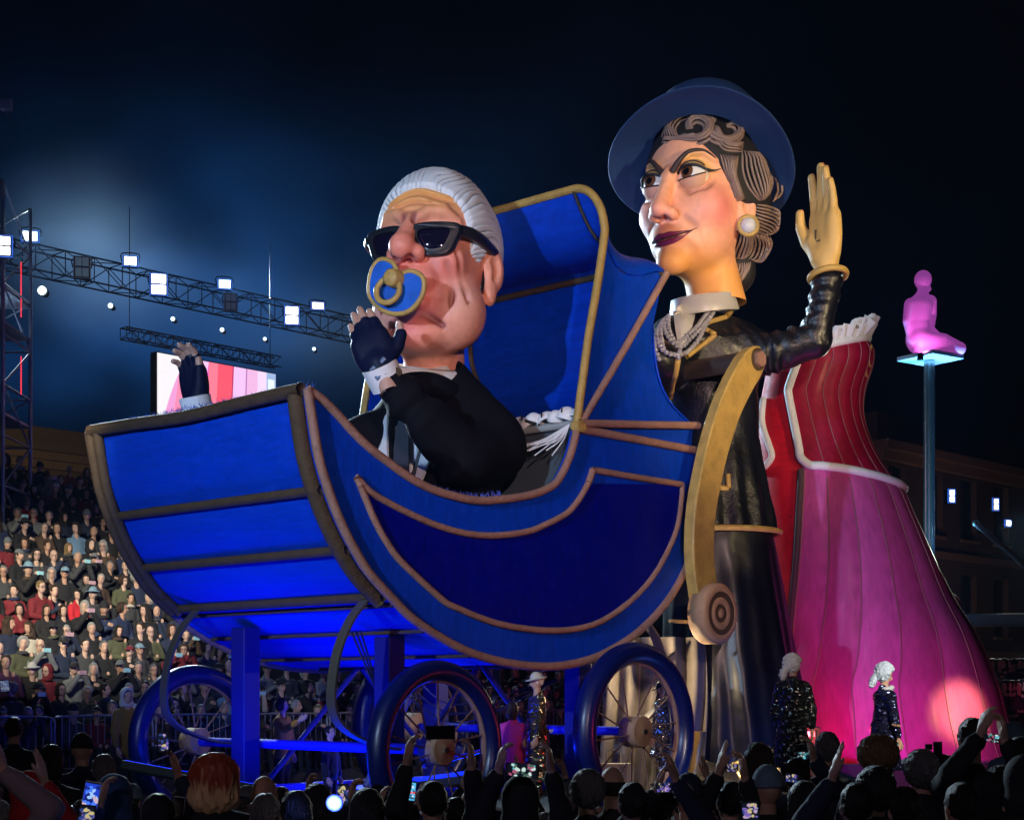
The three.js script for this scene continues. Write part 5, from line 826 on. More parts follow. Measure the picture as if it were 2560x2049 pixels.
// ---------- glowing seated figure on a tall pole ----------
{
  const p = at(2323, 893, 47), pole = thing('statue_pole', 'tall shiny pole with a square white top carrying the pink figure', 'pole', [p.x, 0, p.z]);
  part('shaft', new THREE.CylinderGeometry(0.16, 0.16, p.y - 0.1, 24).translate(0, (p.y - 0.1) / 2, 0), mat(0.75, 0.78, 0.8, { roughness: 0.26, metalness: 0.95 }), pole);
  part('plate', new RoundedBoxGeometry(1.35, 0.13, 1.35, 2, 0.02).rotateY(0.6).translate(0.03, p.y, 0), mat(0.6, 0.62, 0.7, { roughness: 0.5 }), pole);
  const k = 0.3245 * 47 / 4025, X = (x) => (x - 1310) * k, Y = (y) => (1560 - y) * k, q = (x, y, z, r) => [X(x), Y(y), z, r * k];
  const f = (x, y, z) => {
    let d = ell(x - X(1262), y - Y(975), z, 66 * k, 74 * k, 70 * k); d = smin(d, chain(x, y, z, [q(1265, 1040, 0, 40), q(1255, 1110, 0, 50)]), 0.06); d = smin(d, ell(x - X(1305), y - Y(1045), z + 0.02, 24 * k, 20 * k, 30 * k), 0.05);
    d = smin(d, chain(x, y, z, [q(1240, 1180, 0, 95), q(1225, 1300, 0, 82), q(1235, 1430, 0, 105)]), 0.12); d = smin(d, chain(x, y, z, [q(1165, 1175, 0.1, 55), q(1135, 1300, 0.15, 38), q(1160, 1430, 0.15, 30)]), 0.06);
    d = smin(d, chain(x, y, z, [q(1320, 1140, -0.1, 55), q(1345, 1230, -0.2, 36), q(1330, 1340, -0.2, 32), q(1420, 1430, -0.15, 26)]), 0.06);
    d = smin(d, chain(x, y, z, [q(1240, 1460, 0.15, 95), q(1400, 1470, 0.2, 70), q(1530, 1510, 0.2, 45)]), 0.12); d = smin(d, chain(x, y, z, [q(1250, 1450, -0.2, 90), q(1380, 1440, -0.3, 68), q(1480, 1440, -0.3, 45)]), 0.1); d = smin(d, chain(x, y, z, [q(1530, 1520, 0.2, 42), q(1350, 1540, 0.3, 40), q(1200, 1540, 0.3, 38)]), 0.08);
    return Math.max(d, -y);
  };
  const statue = tag(part('glowing_statue', sdfMesh(f, [-0.9, -0.1, -0.9], [1.2, 2.5, 0.9], 0.035), mat(0.75, 0.3, 0.6, { roughness: 0.6, emissiveRGB: [0.22, 0.04, 0.24] })), 'glowing pink kneeling figure on top of the tall pole', 'statue');
  statue.position.set(p.x, p.y + 0.065, p.z);
  { const l = thing('added_statue_spotlight', 'small added magenta spotlight clamped to the square top below the pink figure', 'spotlight', [p.x - 0.5, p.y - 0.15, p.z + 0.95]); part('housing', new THREE.CylinderGeometry(0.07, 0.09, 0.2, 14), blackM, l); part('lamp_face', new THREE.CylinderGeometry(0.06, 0.06, 0.015, 14).translate(0, 0.11, 0), lampFace([1, 0.2, 0.9], 3), l); part('clamp', bar(V(0, -0.05, 0), V(0.2, 0.1, -0.4), 0.02), blackM, l); const s = new THREE.SpotLight(new THREE.Color(1, 0.28, 0.9), 7, 0, 0.9, 0.7); s.position.set(p.x - 0.5, p.y - 0.02, p.z + 0.97); s.target.position.set(p.x + 0.1, p.y + 1.3, p.z); s.castShadow = true; s.name = 'added_spotlight_lamp'; scene.add(s, s.target); }  // added spotlight, gives the figure magenta light and shade
  for (const [dx, dz, rgb, pw] of [[-0.7, 0.9, [0.15, 0.75, 1], 1100], [0.9, 0.5, [0.15, 0.4, 1], 1500]]) { const l = thing('uplight', dx < 0 ? 'cyan uplight at the foot of the statue pole, street side' : 'blue uplight at the foot of the statue pole, building side', 'uplight', [p.x + dx, 0, p.z + dz]); part('housing', new THREE.CylinderGeometry(0.12, 0.14, 0.25, 16).translate(0, 0.13, 0), blackM, l); part('lamp_face', new THREE.CylinderGeometry(0.1, 0.1, 0.02, 16).translate(0, 0.26, 0), lampFace(rgb, 3), l); const s = new THREE.SpotLight(new THREE.Color().setRGB(...rgb), pw, 0, 0.25, 0.6); s.position.set(p.x + dx, 0.32, p.z + dz); s.target.position.set(p.x, 9, p.z); s.castShadow = true; s.name = 'uplight_lamp'; scene.add(s, s.target); }
}

// ---------- far lamps by the corner building ----------
panelLamp('small twin white lamp panel by the corner building, closer to the pole', 2381, 1237, 50, 0.17, 0.16, [0.9, 0.93, 1], 1, null, null, 5);
panelLamp('small twin white lamp panel by the corner building, farther from the pole', 2491, 1258, 52, 0.16, 0.15, [0.9, 0.93, 1], 1, null, null, 4);
panelLamp('round warm white lamp low over the corner building crowd', 2522, 1305, 50, 0.16, 0.14, [1, 1, 0.85], 0, null, [500, [14, 0, -30], 0.7], 12);
{ const a = at(2440, 1305, 46), t = thing('tube_arm', 'pale slanting tube jutting down before the corner building', 'pipe', a.toArray()); part('tube', bar(V(0, 0, 0), at(2570, 1420, 44).sub(a), 0.09, 12, 0.06), mat(0.2, 0.2, 0.18, { roughness: 0.5 }), t); part('tip', new THREE.SphereGeometry(0.1, 10, 8), mat(0.6, 0.6, 0.5), t); part('base_post', bar(at(2570, 1420, 44).sub(a), at(2570, 1720, 44).sub(a), 0.06), dimSteel, t); }
{ const a = at(2440, 1560, 48), t = thing('street_kiosk', 'low grey kiosk roof in the haze behind the skirt', 'kiosk', [a.x, 0, a.z]); part('roof', box(-0.2, 2.6, a.y, a.y + 0.35, -1.2, 0, 0.05), mat(0.2, 0.2, 0.2), t); for (const x of [0, 2.4]) part('post', box(x - 0.05, x + 0.05, 0, a.y, -0.6, -0.5), mat(0.15, 0.15, 0.15), t); part('counter', box(0, 2.4, 0, 1.1, -1, -0.2, 0.03), mat(0.1, 0.1, 0.1), t); }
for (let k = 0; k < 4; k++) { const a = at(2480 + k * 40, 1727, 36), t = thing('street_barrier', `dark steel barrier holding back the crowd beyond the pink skirt, ${ORD[k]} from the skirt`, 'barrier', [a.x - 0.3 + k * 1.2, 0, a.z - k * 0.9], 0.5, 'barriers beyond the pink skirt'); part('frame', tube([V(0.03, 0.05, 0), V(0.03, 1.1, 0), V(0.12, 1.2, 0), V(1.4, 1.2, 0), V(1.5, 1.1, 0), V(1.5, 0.05, 0)], 0.024, 6, 30), dimSteel, t); for (let q = 1; q < 10; q++) part('upright', bar(V(q * 0.15, 0.2, 0), V(q * 0.15, 1.2, 0), 0.01, 5), dimSteel, t); part('lower_rail', bar(V(0.03, 0.2, 0), V(1.5, 0.2, 0), 0.016, 6), dimSteel, t); }

// ---------- people ----------
const PSKIN = [[0.5, 0.3, 0.22], [0.56, 0.36, 0.27], [0.44, 0.25, 0.17], [0.5, 0.32, 0.25]].map((c) => { const m = new THREE.MeshStandardMaterial({ vertexColors: true, roughness: 0.6 }); m.color.setRGB(...c); return m; });
const cloth = (r, g, b, o = {}) => mat(r, g, b, { roughness: 0.88, bumpMap: clothTex, bumpScale: 0.004, ...o });
const headSdf = (x, y, z) => {
  const ax = Math.abs(x); let d = ell(x, y - 0.02, z + 0.008, 0.076, 0.1, 0.096); d = smin(d, ell(x, y + 0.055, z - 0.02, 0.056, 0.068, 0.066), 0.04);
  d = smax(d, -ell(ax - 0.033, y - 0.004, z - 0.098, 0.02, 0.014, 0.018), 0.015); d = smin(d, cap(x, y, z, 0, 0.012, 0.088, 0, -0.032, 0.108, 0.008, 0.014), 0.015);
  d = smin(d, ell(x, y + 0.065, z - 0.078, 0.024, 0.01, 0.012), 0.01); d = smin(d, ell(ax - 0.078, y + 0.012, z + 0.01, 0.01, 0.03, 0.02), 0.012); return d;
};
const headColor = (x, y, z) => {
  const ax = Math.abs(x), e = Math.exp(-(((ax - 0.033) / 0.013) ** 2 + ((y - 0.004) / 0.007) ** 2)), br = Math.exp(-(((ax - 0.034) / 0.02) ** 2 + ((y - 0.028) / 0.006) ** 2)), l = Math.exp(-((x / 0.024) ** 2 + ((y + 0.066) / 0.007) ** 2));
  if (z < 0.03) return [1, 1, 1]; return mixc(mixc(mixc([1, 1, 1], [0.12, 0.1, 0.1], e * 0.9), [0.35, 0.28, 0.24], br * 0.75), [0.85, 0.5, 0.5], l);
};
const headGeos = {};
function headGeo(yaw, pitch) { const k = yaw.toFixed(1) + pitch.toFixed(1); return headGeos[k] ??= sdfMesh(headSdf, [-0.11, -0.15, -0.13], [0.11, 0.15, 0.14], 0.011, headColor).applyMatrix4(new THREE.Matrix4().makeRotationFromEuler(new THREE.Euler(pitch, yaw, 0, 'YXZ'))); }
function mergeColored(list) { return mergeGeometries(list.map((g) => { g = g.index ? g.toNonIndexed() : g; const o = new THREE.BufferGeometry(), n = g.attributes.position.count; o.setAttribute('position', g.attributes.position); o.setAttribute('normal', g.attributes.normal); o.setAttribute('color', g.attributes.color ?? new THREE.BufferAttribute(new Float32Array(n * 3).fill(1), 3)); return o; })); }
// hair and hats, round the centre of the head
const HAIR = {
  short: [(x, y, z) => smax(smax(ell(x, y - 0.025, z + 0.014, 0.085, 0.108, 0.103), z - 0.045 - Math.max(0, y - 0.06) * 0.9, 0.01), -0.035 - y + z * 0.5, 0.01) + 0.011 * N3(x * 38, y * 26, z * 38) + 0.006 * N3(x * 90, y * 60, z * 90)],
  bald: [(x, y, z) => smax(smax(ell(x, y - 0.005, z + 0.014, 0.084, 0.1, 0.103), z - 0.005, 0.01), Math.abs(y + 0.012) - 0.045, 0.01)],
  bob: [(x, y, z) => smax(smin(ell(x, y - 0.025, z + 0.014, 0.094, 0.115, 0.11), ell(x, y + 0.07, z + 0.04, 0.1, 0.1, 0.085), 0.04), Math.min(z - 0.05 - Math.max(0, y - 0.055) * 1.0, 9), 0.02) + 0.006 * N3(x * 40, y * 22, z * 40)],
  long: [(x, y, z) => smax(smin(ell(x, y - 0.025, z + 0.014, 0.098, 0.118, 0.113), cap(x, y, z, 0, -0.02, -0.045, 0, -0.2, -0.06, 0.095, 0.105), 0.05), z - 0.05 - Math.max(0, y - 0.05) * 1.0, 0.02) + 0.008 * N3(x * 45, y * 12, z * 45)],
  curly: [(x, y, z) => smax(ell(x, y - 0.015, z + 0.02, 0.108, 0.125, 0.12), z - 0.055 - Math.max(0, y - 0.05) * 0.9, 0.02) + 0.016 * N3(x * 45, y * 45, z * 45)],
  beanie: [(x, y, z) => smin(smax(ell(x, y - 0.03, z + 0.012, 0.09, 0.12, 0.108), 0.012 - z * 0.1 - y, 0.012), smax(ell(x, y - 0.02, z + 0.012, 0.097, 0.12, 0.115), Math.abs(y - 0.03 + z * 0.1) - 0.022, 0.01), 0.005) + 0.0015 * Math.sin(Math.atan2(x, z) * 40)],
  hood: [(x, y, z) => smax(smax(smin(ell(x, y - 0.02, z + 0.03, 0.112, 0.135, 0.13), ell(x, y + 0.12, z + 0.03, 0.12, 0.09, 0.11), 0.05), -ell(x, y + 0.0, z - 0.08, 0.08, 0.115, 0.12), 0.02), -9, 0.01)],
  cap: [(x, y, z) => smin(smax(ell(x, y - 0.03, z + 0.01, 0.09, 0.1, 0.105), 0.03 - y, 0.012), ell(x, y - 0.035, z - 0.12, 0.07, 0.012, 0.07), 0.015)],
  brim: [(x, y, z) => smin(smax(ell(x, y - 0.05, z + 0.005, 0.092, 0.11, 0.105), 0.04 - y, 0.012), ell(x, y - 0.048, z, 0.165, 0.014, 0.175), 0.015)],
  wig: [(x, y, z) => smin(smax(ell(x, y - 0.035, z + 0.02, 0.125, 0.14, 0.135), z - 0.05 - Math.max(0, y - 0.05) * 1.1, 0.02), ell(x, y + 0.13, z + 0.12, 0.055, 0.1, 0.05), 0.03) + 0.02 * N3(x * 28, y * 34, z * 28) + 0.006 * N3(x * 80, y * 80, z * 80)],
  fur: [(x, y, z) => ell(x, y - 0.03, z + 0.02, 0.13, 0.125, 0.14) + 0.018 * N3(x * 60, y * 60, z * 60)],
};
const hairGeos = {}; const hairGeo = (k) => hairGeos[k] ??= sdfMesh(HAIR[k][0], [-0.22, -0.34, -0.24], [0.22, 0.22, 0.26], k === 'fur' || k === 'wig' ? 0.011 : 0.0125);
const isHat = (k) => ['beanie', 'cap', 'brim', 'hood'].includes(k);
const glassesGeo = (() => { const g = []; for (const s of [-1, 1]) g.push(new THREE.TorusGeometry(0.022, 0.003, 5, 14).translate(s * 0.033, 0.002, 0.1), bar(V(s * 0.055, 0.006, 0.098), V(s * 0.08, 0.006, 0.0), 0.003, 4)); g.push(bar(V(-0.012, 0.006, 0.104), V(0.012, 0.006, 0.104), 0.003, 4)); return mergeGeometries(g.map(clean)); })();
const scarfGeo = new THREE.TorusGeometry(0.075, 0.036, 8, 20).rotateX(PI / 2 - 0.2).scale(1.1, 1.1, 1).translate(0, 0.63, 0.02);

// a seated body: origin on the seat, facing +z
const seatedPose = {
  lap: [[[0.19, 0.52, 0, 0.06], [0.24, 0.28, 0.05, 0.052], [0.09, 0.18, 0.28, 0.042]], [[-0.19, 0.52, 0, 0.06], [-0.24, 0.28, 0.05, 0.052], [-0.07, 0.19, 0.29, 0.042]]],
  clap: [[[0.19, 0.52, 0, 0.06], [0.25, 0.28, 0.1, 0.052], [0.04, 0.44, 0.26, 0.042]], [[-0.19, 0.52, 0, 0.06], [-0.25, 0.28, 0.1, 0.052], [-0.03, 0.45, 0.26, 0.042]]],
  chin: [[[0.19, 0.52, 0, 0.06], [0.2, 0.27, 0.16, 0.052], [0.07, 0.56, 0.2, 0.042]], [[-0.19, 0.52, 0, 0.06], [-0.24, 0.28, 0.05, 0.052], [-0.02, 0.24, 0.26, 0.042]]],
  photo: [[[0.19, 0.52, 0, 0.06], [0.24, 0.4, 0.2, 0.052], [0.07, 0.68, 0.3, 0.042]], [[-0.19, 0.52, 0, 0.06], [-0.24, 0.4, 0.2, 0.052], [-0.07, 0.68, 0.3, 0.042]]],
};
const torsoSdf = (x, y, z) => smin(smin(ell(x, y - 0.34, z, 0.19, 0.27, 0.125), ell(x, y - 0.12, z - 0.01, 0.19, 0.15, 0.15), 0.1), cap(x, y, z, -0.15, 0.54, -0.01, 0.15, 0.54, -0.01, 0.065, 0.065), 0.08);
const legsSdf = (x, y, z) => { const s = x < 0 ? -1 : 1; return Math.min(chain(x, y, z, [[s * 0.1, 0.1, 0.02, 0.095], [s * 0.12, 0.11, 0.42, 0.07], [s * 0.12, -0.36, 0.44, 0.05]]), ell(x - s * 0.12, y + 0.39, z - 0.5, 0.05, 0.05, 0.12)); };
const SEATED = [];
for (const [pose, yaw, pitch] of [['lap', -0.7, 0.02], ['lap', -0.3, 0.0], ['clap', -0.8, 0.05], ['clap', -0.2, 0], ['chin', -0.5, 0.1], ['photo', -0.6, 0.0], ['lap', 0.3, 0.0], ['lap', -1.1, 0.1], ['chin', -0.1, 0]]) {
  const arms = seatedPose[pose], hands = (x, y, z) => { let d = 1e9; for (const a of arms) { const w = a[2]; d = Math.min(d, ell(x - w[0] * 0.8, y - w[1] - (pose === 'lap' ? 0.0 : 0.05), z - w[2] - (pose === 'lap' ? 0.05 : 0.01), 0.038, 0.055, 0.038)); } return d; };
  const body = sdfMesh((x, y, z) => { let d = cap(x, y, z, 0, 0.5, 0, 0, 0.74, 0.02, 0.06, 0.052); d = smin(d, torsoSdf(x, y, z) + 0.03, 0.03); for (const a of arms) d = Math.min(d, chain(x, y, z, a) + 0.012); return Math.min(d, hands(x, y, z)); }, [-0.36, -0.1, -0.25], [0.36, 0.85, 0.45], 0.027);
  const coat = sdfMesh((x, y, z) => { let d = torsoSdf(x, y, z) - 0.012; for (const a of arms) d = smin(d, chain(x, y, z, a) - 0.012, 0.03); d = smin(d, cap(x, y, z, 0, 0.58, -0.005, 0, 0.64, 0.0, 0.075, 0.08), 0.03); d = smax(d, -cap(x, y, z, 0, 0.6, 0.03, 0, 0.8, 0.05, 0.05, 0.07), 0.01); return d + 0.008 * N3(x * 14, y * 14, z * 14); }, [-0.38, -0.1, -0.26], [0.38, 0.75, 0.46], 0.027);
  SEATED.push({ pose, yaw, pitch, coat, body: mergeColored([body, headGeo(yaw, pitch).clone().translate(0, 0.82, 0.03)]) });
}
const seatedLegs = sdfMesh(legsSdf, [-0.26, -0.46, -0.1], [0.26, 0.25, 0.66], 0.03), legM = cloth(0.012, 0.012, 0.018);
const COATS = [['black', cloth(0.009, 0.009, 0.012)], ['black', cloth(0.012, 0.011, 0.013)], ['navy', cloth(0.012, 0.02, 0.05)], ['navy', cloth(0.015, 0.025, 0.07)], ['charcoal', cloth(0.04, 0.042, 0.048)], ['brown', cloth(0.06, 0.035, 0.022)], ['olive', cloth(0.07, 0.075, 0.04)], ['dark red', cloth(0.16, 0.012, 0.02)], ['grey', cloth(0.16, 0.17, 0.18)], ['light blue', cloth(0.12, 0.22, 0.36)], ['purple', cloth(0.07, 0.02, 0.07)], ['cream', cloth(0.45, 0.41, 0.34)], ['bright red', cloth(0.5, 0.015, 0.03)]];
const COATW = [16, 12, 12, 8, 12, 5, 4, 5, 6, 3, 3, 2, 1.2];
const hairMap = strandTex.clone(); hairMap.repeat.set(6, 3); const hairO = { roughness: 0.6, map: hairMap, bumpMap: hairMap, bumpScale: 0.012 };
const HAIRS = [['white-haired', mat(0.5, 0.5, 0.48, hairO), ['short', 'short', 'bob', 'curly']], ['grey-haired', mat(0.22, 0.22, 0.23, hairO), ['short', 'short', 'bob', 'curly']], ['dark-haired', mat(0.02, 0.014, 0.011, hairO), ['short', 'long', 'bob', 'short']], ['brown-haired', mat(0.07, 0.035, 0.018, hairO), ['short', 'long', 'bob', 'curly']], ['blond', mat(0.38, 0.25, 0.1, hairO), ['bob', 'long', 'short']], ['balding', mat(0.16, 0.15, 0.14, hairO), ['bald']]];
const HAIRW = [5, 6, 6, 4, 2.5, 3];
const HATS = [['beanie', 'woolly hat'], ['cap', 'peaked cap'], ['brim', 'brimmed hat'], ['hood', 'hood']], HATM = [['black', cloth(0.01, 0.01, 0.013)], ['grey', cloth(0.12, 0.13, 0.14)], ['pale blue', cloth(0.16, 0.26, 0.34)], ['dark red', cloth(0.14, 0.012, 0.02)], ['white', cloth(0.5, 0.5, 0.47)]], HATW = [6, 4, 2, 1, 1.2];
const wpick = (a, w) => { let t = rnd() * w.reduce((x, y) => x + y, 0); for (let i = 0; i < a.length; i++) { t -= w[i]; if (t < 0) return a[i]; } return a[0]; };
const toPx = (p) => [1280 + p.x / -p.z * 4025, 1727.6 - (p.y - EYE) / -p.z * 4025];
function dress(o, proto, hy, hz, kind, hm, headTurn, extras) {      // hair or hat, glasses and scarf on a body
  const m = new THREE.Matrix4().makeRotationFromEuler(new THREE.Euler(headTurn[1], headTurn[0], 0, 'YXZ')); m.setPosition(0, hy, hz);
  const put = (n, g, mt) => { const q = part(n, g, mt, o); q.applyMatrix4(m); return q; };
  put(isHat(kind) ? (kind === 'hood' ? 'hood' : 'hat') : 'hair', hairGeo(kind), hm);
  if (extras.under) put('hair', hairGeo('short'), extras.under); if (extras.glasses) put('glasses', glassesGeo, blackM); if (extras.scarf) part('scarf', scarfGeo, extras.scarf, o);
}
seed(2024);
const frontEdge = [[1060, 215], [1180, 240], [1290, 290], [1430, 375], [1560, 485], [1640, 520]];
const edgeAt = (py) => { for (let i = 0; i + 1 < frontEdge.length; i++) if (py < frontEdge[i + 1][0]) { const [y0, x0] = frontEdge[i], [y1, x1] = frontEdge[i + 1]; return lerp(x0, x1, clamp((py - y0) / (y1 - y0), 0, 1)); } return 1e9; };
let nSpectators = 0;
for (let k = 0; k < 16; k++) {
  let ord = 0;
  for (let j = 0; j < 70; j++) {
    const u = -8 + j * 0.45 + (k % 2) * 0.22 + rr(-0.11, 0.11), p = standPoint(u, 1.0 + 0.385 * k, 0.25 + 0.7 * k + rr(-0.05, 0.08)), [px, py] = toPx(p.clone().setY(p.y + 0.82));
    const r1 = rnd(); if (px < -25 || px > 1480 || px > edgeAt(py) + 45 || (px > 470 && (k > 3 || py > 1800)) || r1 < 0.03 || (k > 14 && r1 < 0.2)) continue;
    const [cn, cm] = wpick(COATS, COATW), [hn, hmt, kinds] = wpick(HAIRS, HAIRW), hat = rnd() < 0.27, pr = pick(SEATED), o = thing('person', '', 'person', p.toArray(), PTURN + rr(-0.35, 0.3), 'spectators seated in the grandstand');
    o.scale.setScalar(rr(0.86, 1.04)); o.rotation.z = rr(-0.09, 0.09); o.rotation.x = rr(-0.05, 0.08); ord++; nSpectators++;
    part('body', pr.body, pick(PSKIN), o); part('coat', pr.coat, cm, o); part('trousers', seatedLegs, legM, o);
    let look; const ex = { glasses: rnd() < 0.3, scarf: rnd() < 0.2 ? wpick(COATS, COATW)[1] : null };
    if (hat) { const [hk, hw] = pick(HATS), [hc, hmm] = wpick(HATM, HATW); ex.under = hk === 'hood' ? null : hmt; dress(o, pr, 0.82, 0.03, hk, hk === 'hood' ? cm : hmm, [pr.yaw, pr.pitch], ex); look = hk === 'hood' ? 'hooded person' : `person in ${hc} ${hw}`; }
    else { dress(o, pr, 0.82, 0.03, pick(kinds), hmt, [pr.yaw, pr.pitch], ex); look = hn + ' person'; }
    o.userData.label = `${look}${hat ? ' and' : ' in'} ${cn} coat${ex.glasses && !hat ? ' with glasses' : ''}, row ${ORD[k]} up, ${ORD[ord - 1]} from tower`;
    if (pr.pose === 'photo') { const ph = thing('phone', `phone held up by ${hn} person in ${cn} coat, ${ORD[k]} row up, ${ORD[ord - 1]} from tower`, 'phone', [0, 0, 0], PTURN, 'phones held up in the grandstand'); const q = V(0, 0.74, 0.36).multiplyScalar(o.scale.x).applyEuler(o.rotation).add(p); ph.position.copy(q); part('case', box(-0.075, 0.075, -0.038, 0.038, -0.006, 0.006, 0.004), pick([blackM, mat(0.5, 0.3, 0.35), mat(0.3, 0.6, 0.65)]), ph); }
  }
}
console.log('spectators', nSpectators);

// a standing person whose head is at a given place; arms reach for given hands
function stand(name, label, head, turn, o = {}) {
  const { hair = 'short', hairM = HAIRS[2][1], coatM = COATS[0][1], legsM = legM, skin = PSKIN[0], headTurn = [0, 0], arms = [], long = 0, lean = 0, group, base = 0, cell = 0.03, scarf, glasses, size = 1 } = o;
  const t = thing(name, label, 'person', [head.x, base, head.z], turn, group), Hh = (head.y - base) / size, sh = Hh - 0.29, hip = Hh * 0.53;
  t.scale.setScalar(size);
  const toL = (p) => p.clone().sub(t.position).applyAxisAngle(V(0, 1, 0), -turn).divideScalar(size);
  const chains = [], wrists = [];
  for (const s of [1, -1]) {
    const target = arms.find((a) => a.side === s), S = V(s * 0.18, sh, -lean * 0.2);
    let E, Wp;
    if (target) { Wp = toL(target.at); const L1 = 0.3, L2 = 0.27; let d = Wp.clone().sub(S), l = d.length(); if (l > (L1 + L2) * 0.99) { Wp = S.clone().addScaledVector(d.normalize(), (L1 + L2) * 0.985); d = Wp.clone().sub(S); l = d.length(); } const a = (L1 * L1 - L2 * L2 + l * l) / (2 * l), hgt = Math.sqrt(Math.max(0, L1 * L1 - a * a)), dir = d.clone().normalize(), pole = V(s * 0.7, -1, 0.25), side = pole.addScaledVector(dir, -pole.dot(dir)).normalize(); E = S.clone().addScaledVector(dir, a).addScaledVector(side, hgt); }
    else { E = V(s * 0.26, sh - 0.29, 0.02); Wp = V(s * 0.24, sh - 0.54, 0.08); }
    chains.push([[S.x, S.y, S.z, 0.064], [E.x, E.y, E.z, 0.053], [Wp.x, Wp.y, Wp.z, 0.04]]); wrists.push([s, E, Wp, target]);
  }
  const torso = (x, y, z) => smin(smin(ell(x, y - (sh - 0.2), z, 0.185, 0.3, 0.125), ell(x, y - (hip + 0.05), z, 0.175, 0.17, 0.135), 0.1), cap(x, y, z, -0.14, sh + 0.01, -0.01, 0.14, sh + 0.01, -0.01, 0.065, 0.065), 0.08);
  const bodyG = sdfMesh((x, y, z) => { let d = smin(cap(x, y, z, 0, sh - 0.05, -0.01, 0, Hh - 0.06, 0, 0.06, 0.055), torso(x, y, z) + 0.03, 0.03); for (const c of chains) d = Math.min(d, chain(x, y, z, c) + 0.01); return d; }, [-0.62, hip - 0.15, -0.5], [0.62, Hh + 0.75, 0.62], cell);
  part('body', mergeColored([bodyG, headGeo(headTurn[0], headTurn[1]).clone().translate(0, Hh, 0)]), skin, t);
  part('coat', sdfMesh((x, y, z) => { let d = torso(x, y, z) - 0.014; for (const c of chains) d = smin(d, cap(x, y, z, ...c[0].slice(0, 3), ...c[1].slice(0, 3), 0.076, 0.064), 0.04), d = smin(d, cap(x, y, z, ...c[1].slice(0, 3), ...V(...c[1]).lerp(V(...c[2]), 0.86).toArray(), 0.064, 0.054), 0.02); if (long) d = smin(d, smax(Math.hypot(x, z * 1.2 + 0.03) - lerp(0.19, 0.3, clamp((hip - y) / long, 0, 1)), Math.max(y - hip - 0.1, hip - long - y), 0.03), 0.05); d = smin(d, cap(x, y, z, 0, sh + 0.02, -0.015, 0, sh + 0.1, -0.01, 0.08, 0.078), 0.03); d = smax(d, -cap(x, y, z, 0, sh + 0.06, 0.03, 0, sh + 0.25, 0.05, 0.05, 0.07), 0.01); return d + 0.01 * N3(x * 13, y * 9, z * 13); }, [-0.64, hip - 0.2 - long, -0.52], [0.64, Hh + 0.7, 0.62], cell), coatM, t);
  part('trousers', sdfMesh((x, y, z) => { const s = x < 0 ? -1 : 1; return smin(Math.min(chain(x, y, z, [[s * 0.09, hip, 0, 0.1], [s * 0.11, hip * 0.5, 0.02, 0.07], [s * 0.12, 0.08, 0, 0.05]]), ell(x - s * 0.12, y - 0.045, z - 0.06, 0.05, 0.045, 0.13)), 9, 0.01); }, [-0.26, -0.02, -0.15], [0.26, hip + 0.12, 0.24], 0.035), legsM, t);
  const m = new THREE.Matrix4().makeRotationFromEuler(new THREE.Euler(headTurn[1], headTurn[0], 0, 'YXZ')).setPosition(0, Hh, 0), put = (n, g, mt) => part(n, g, mt, t).applyMatrix4(m);
  if (hair) put(isHat(hair) ? (hair === 'hood' ? 'hood' : 'hat') : 'hair', hairGeo(hair), hairM); if (o.under) put('hair', hairGeo(o.under[0]), o.under[1]); if (glasses) put('glasses', glassesGeo, blackM);
  if (scarf) { const q = part('scarf', scarfGeo, scarf, t); q.position.y = Hh - 0.82; }
  for (const [s, E, Wp, target] of wrists) {
    const h = handGeo(target?.grip ?? 'rest'), g = part('hand', h, o.glove ?? skin, t), dir = (target?.up ? V(0, 1, 0).lerp(Wp.clone().sub(E).normalize(), 0.4) : Wp.clone().sub(E)).normalize();
    const palm = (target?.palm ? target.palm.clone().applyAxisAngle(V(0, 1, 0), -turn) : V(-s, 0, 0)), z = palm.addScaledVector(dir, -palm.dot(dir)).normalize(), x = dir.clone().cross(z).normalize();
    g.matrixAutoUpdate = true; g.quaternion.setFromRotationMatrix(new THREE.Matrix4().makeBasis(x.clone().multiplyScalar(1), dir, z)); const sc = 0.185; g.scale.set(s > 0 ? -sc : sc, sc, sc); g.position.copy(Wp).addScaledVector(dir, 0.03);
  }
  return t;
}
const handCache = {};
function handGeo(k) { return handCache[k] ??= mergeColored([handParts({ rest: { curl: [0.3, 0.35, 0.4, 0.45], thumb: [0.5, 0.3] }, open: { curl: [0.08, 0.05, 0.08, 0.14], thumb: [0.7, 0.4] }, grip: { curl: [0.55, 0.7, 0.75, 0.8], thumb: [0.75, 0.9] } }[k] && { cell: 0.035, ...{ rest: { curl: [0.3, 0.35, 0.4, 0.45], thumb: [0.5, 0.3] }, open: { curl: [0.08, 0.05, 0.08, 0.14], thumb: [0.7, 0.4] }, grip: { curl: [0.5, 0.6, 0.65, 0.7], thumb: [0.75, 0.9] } }[k] }).skin]); }
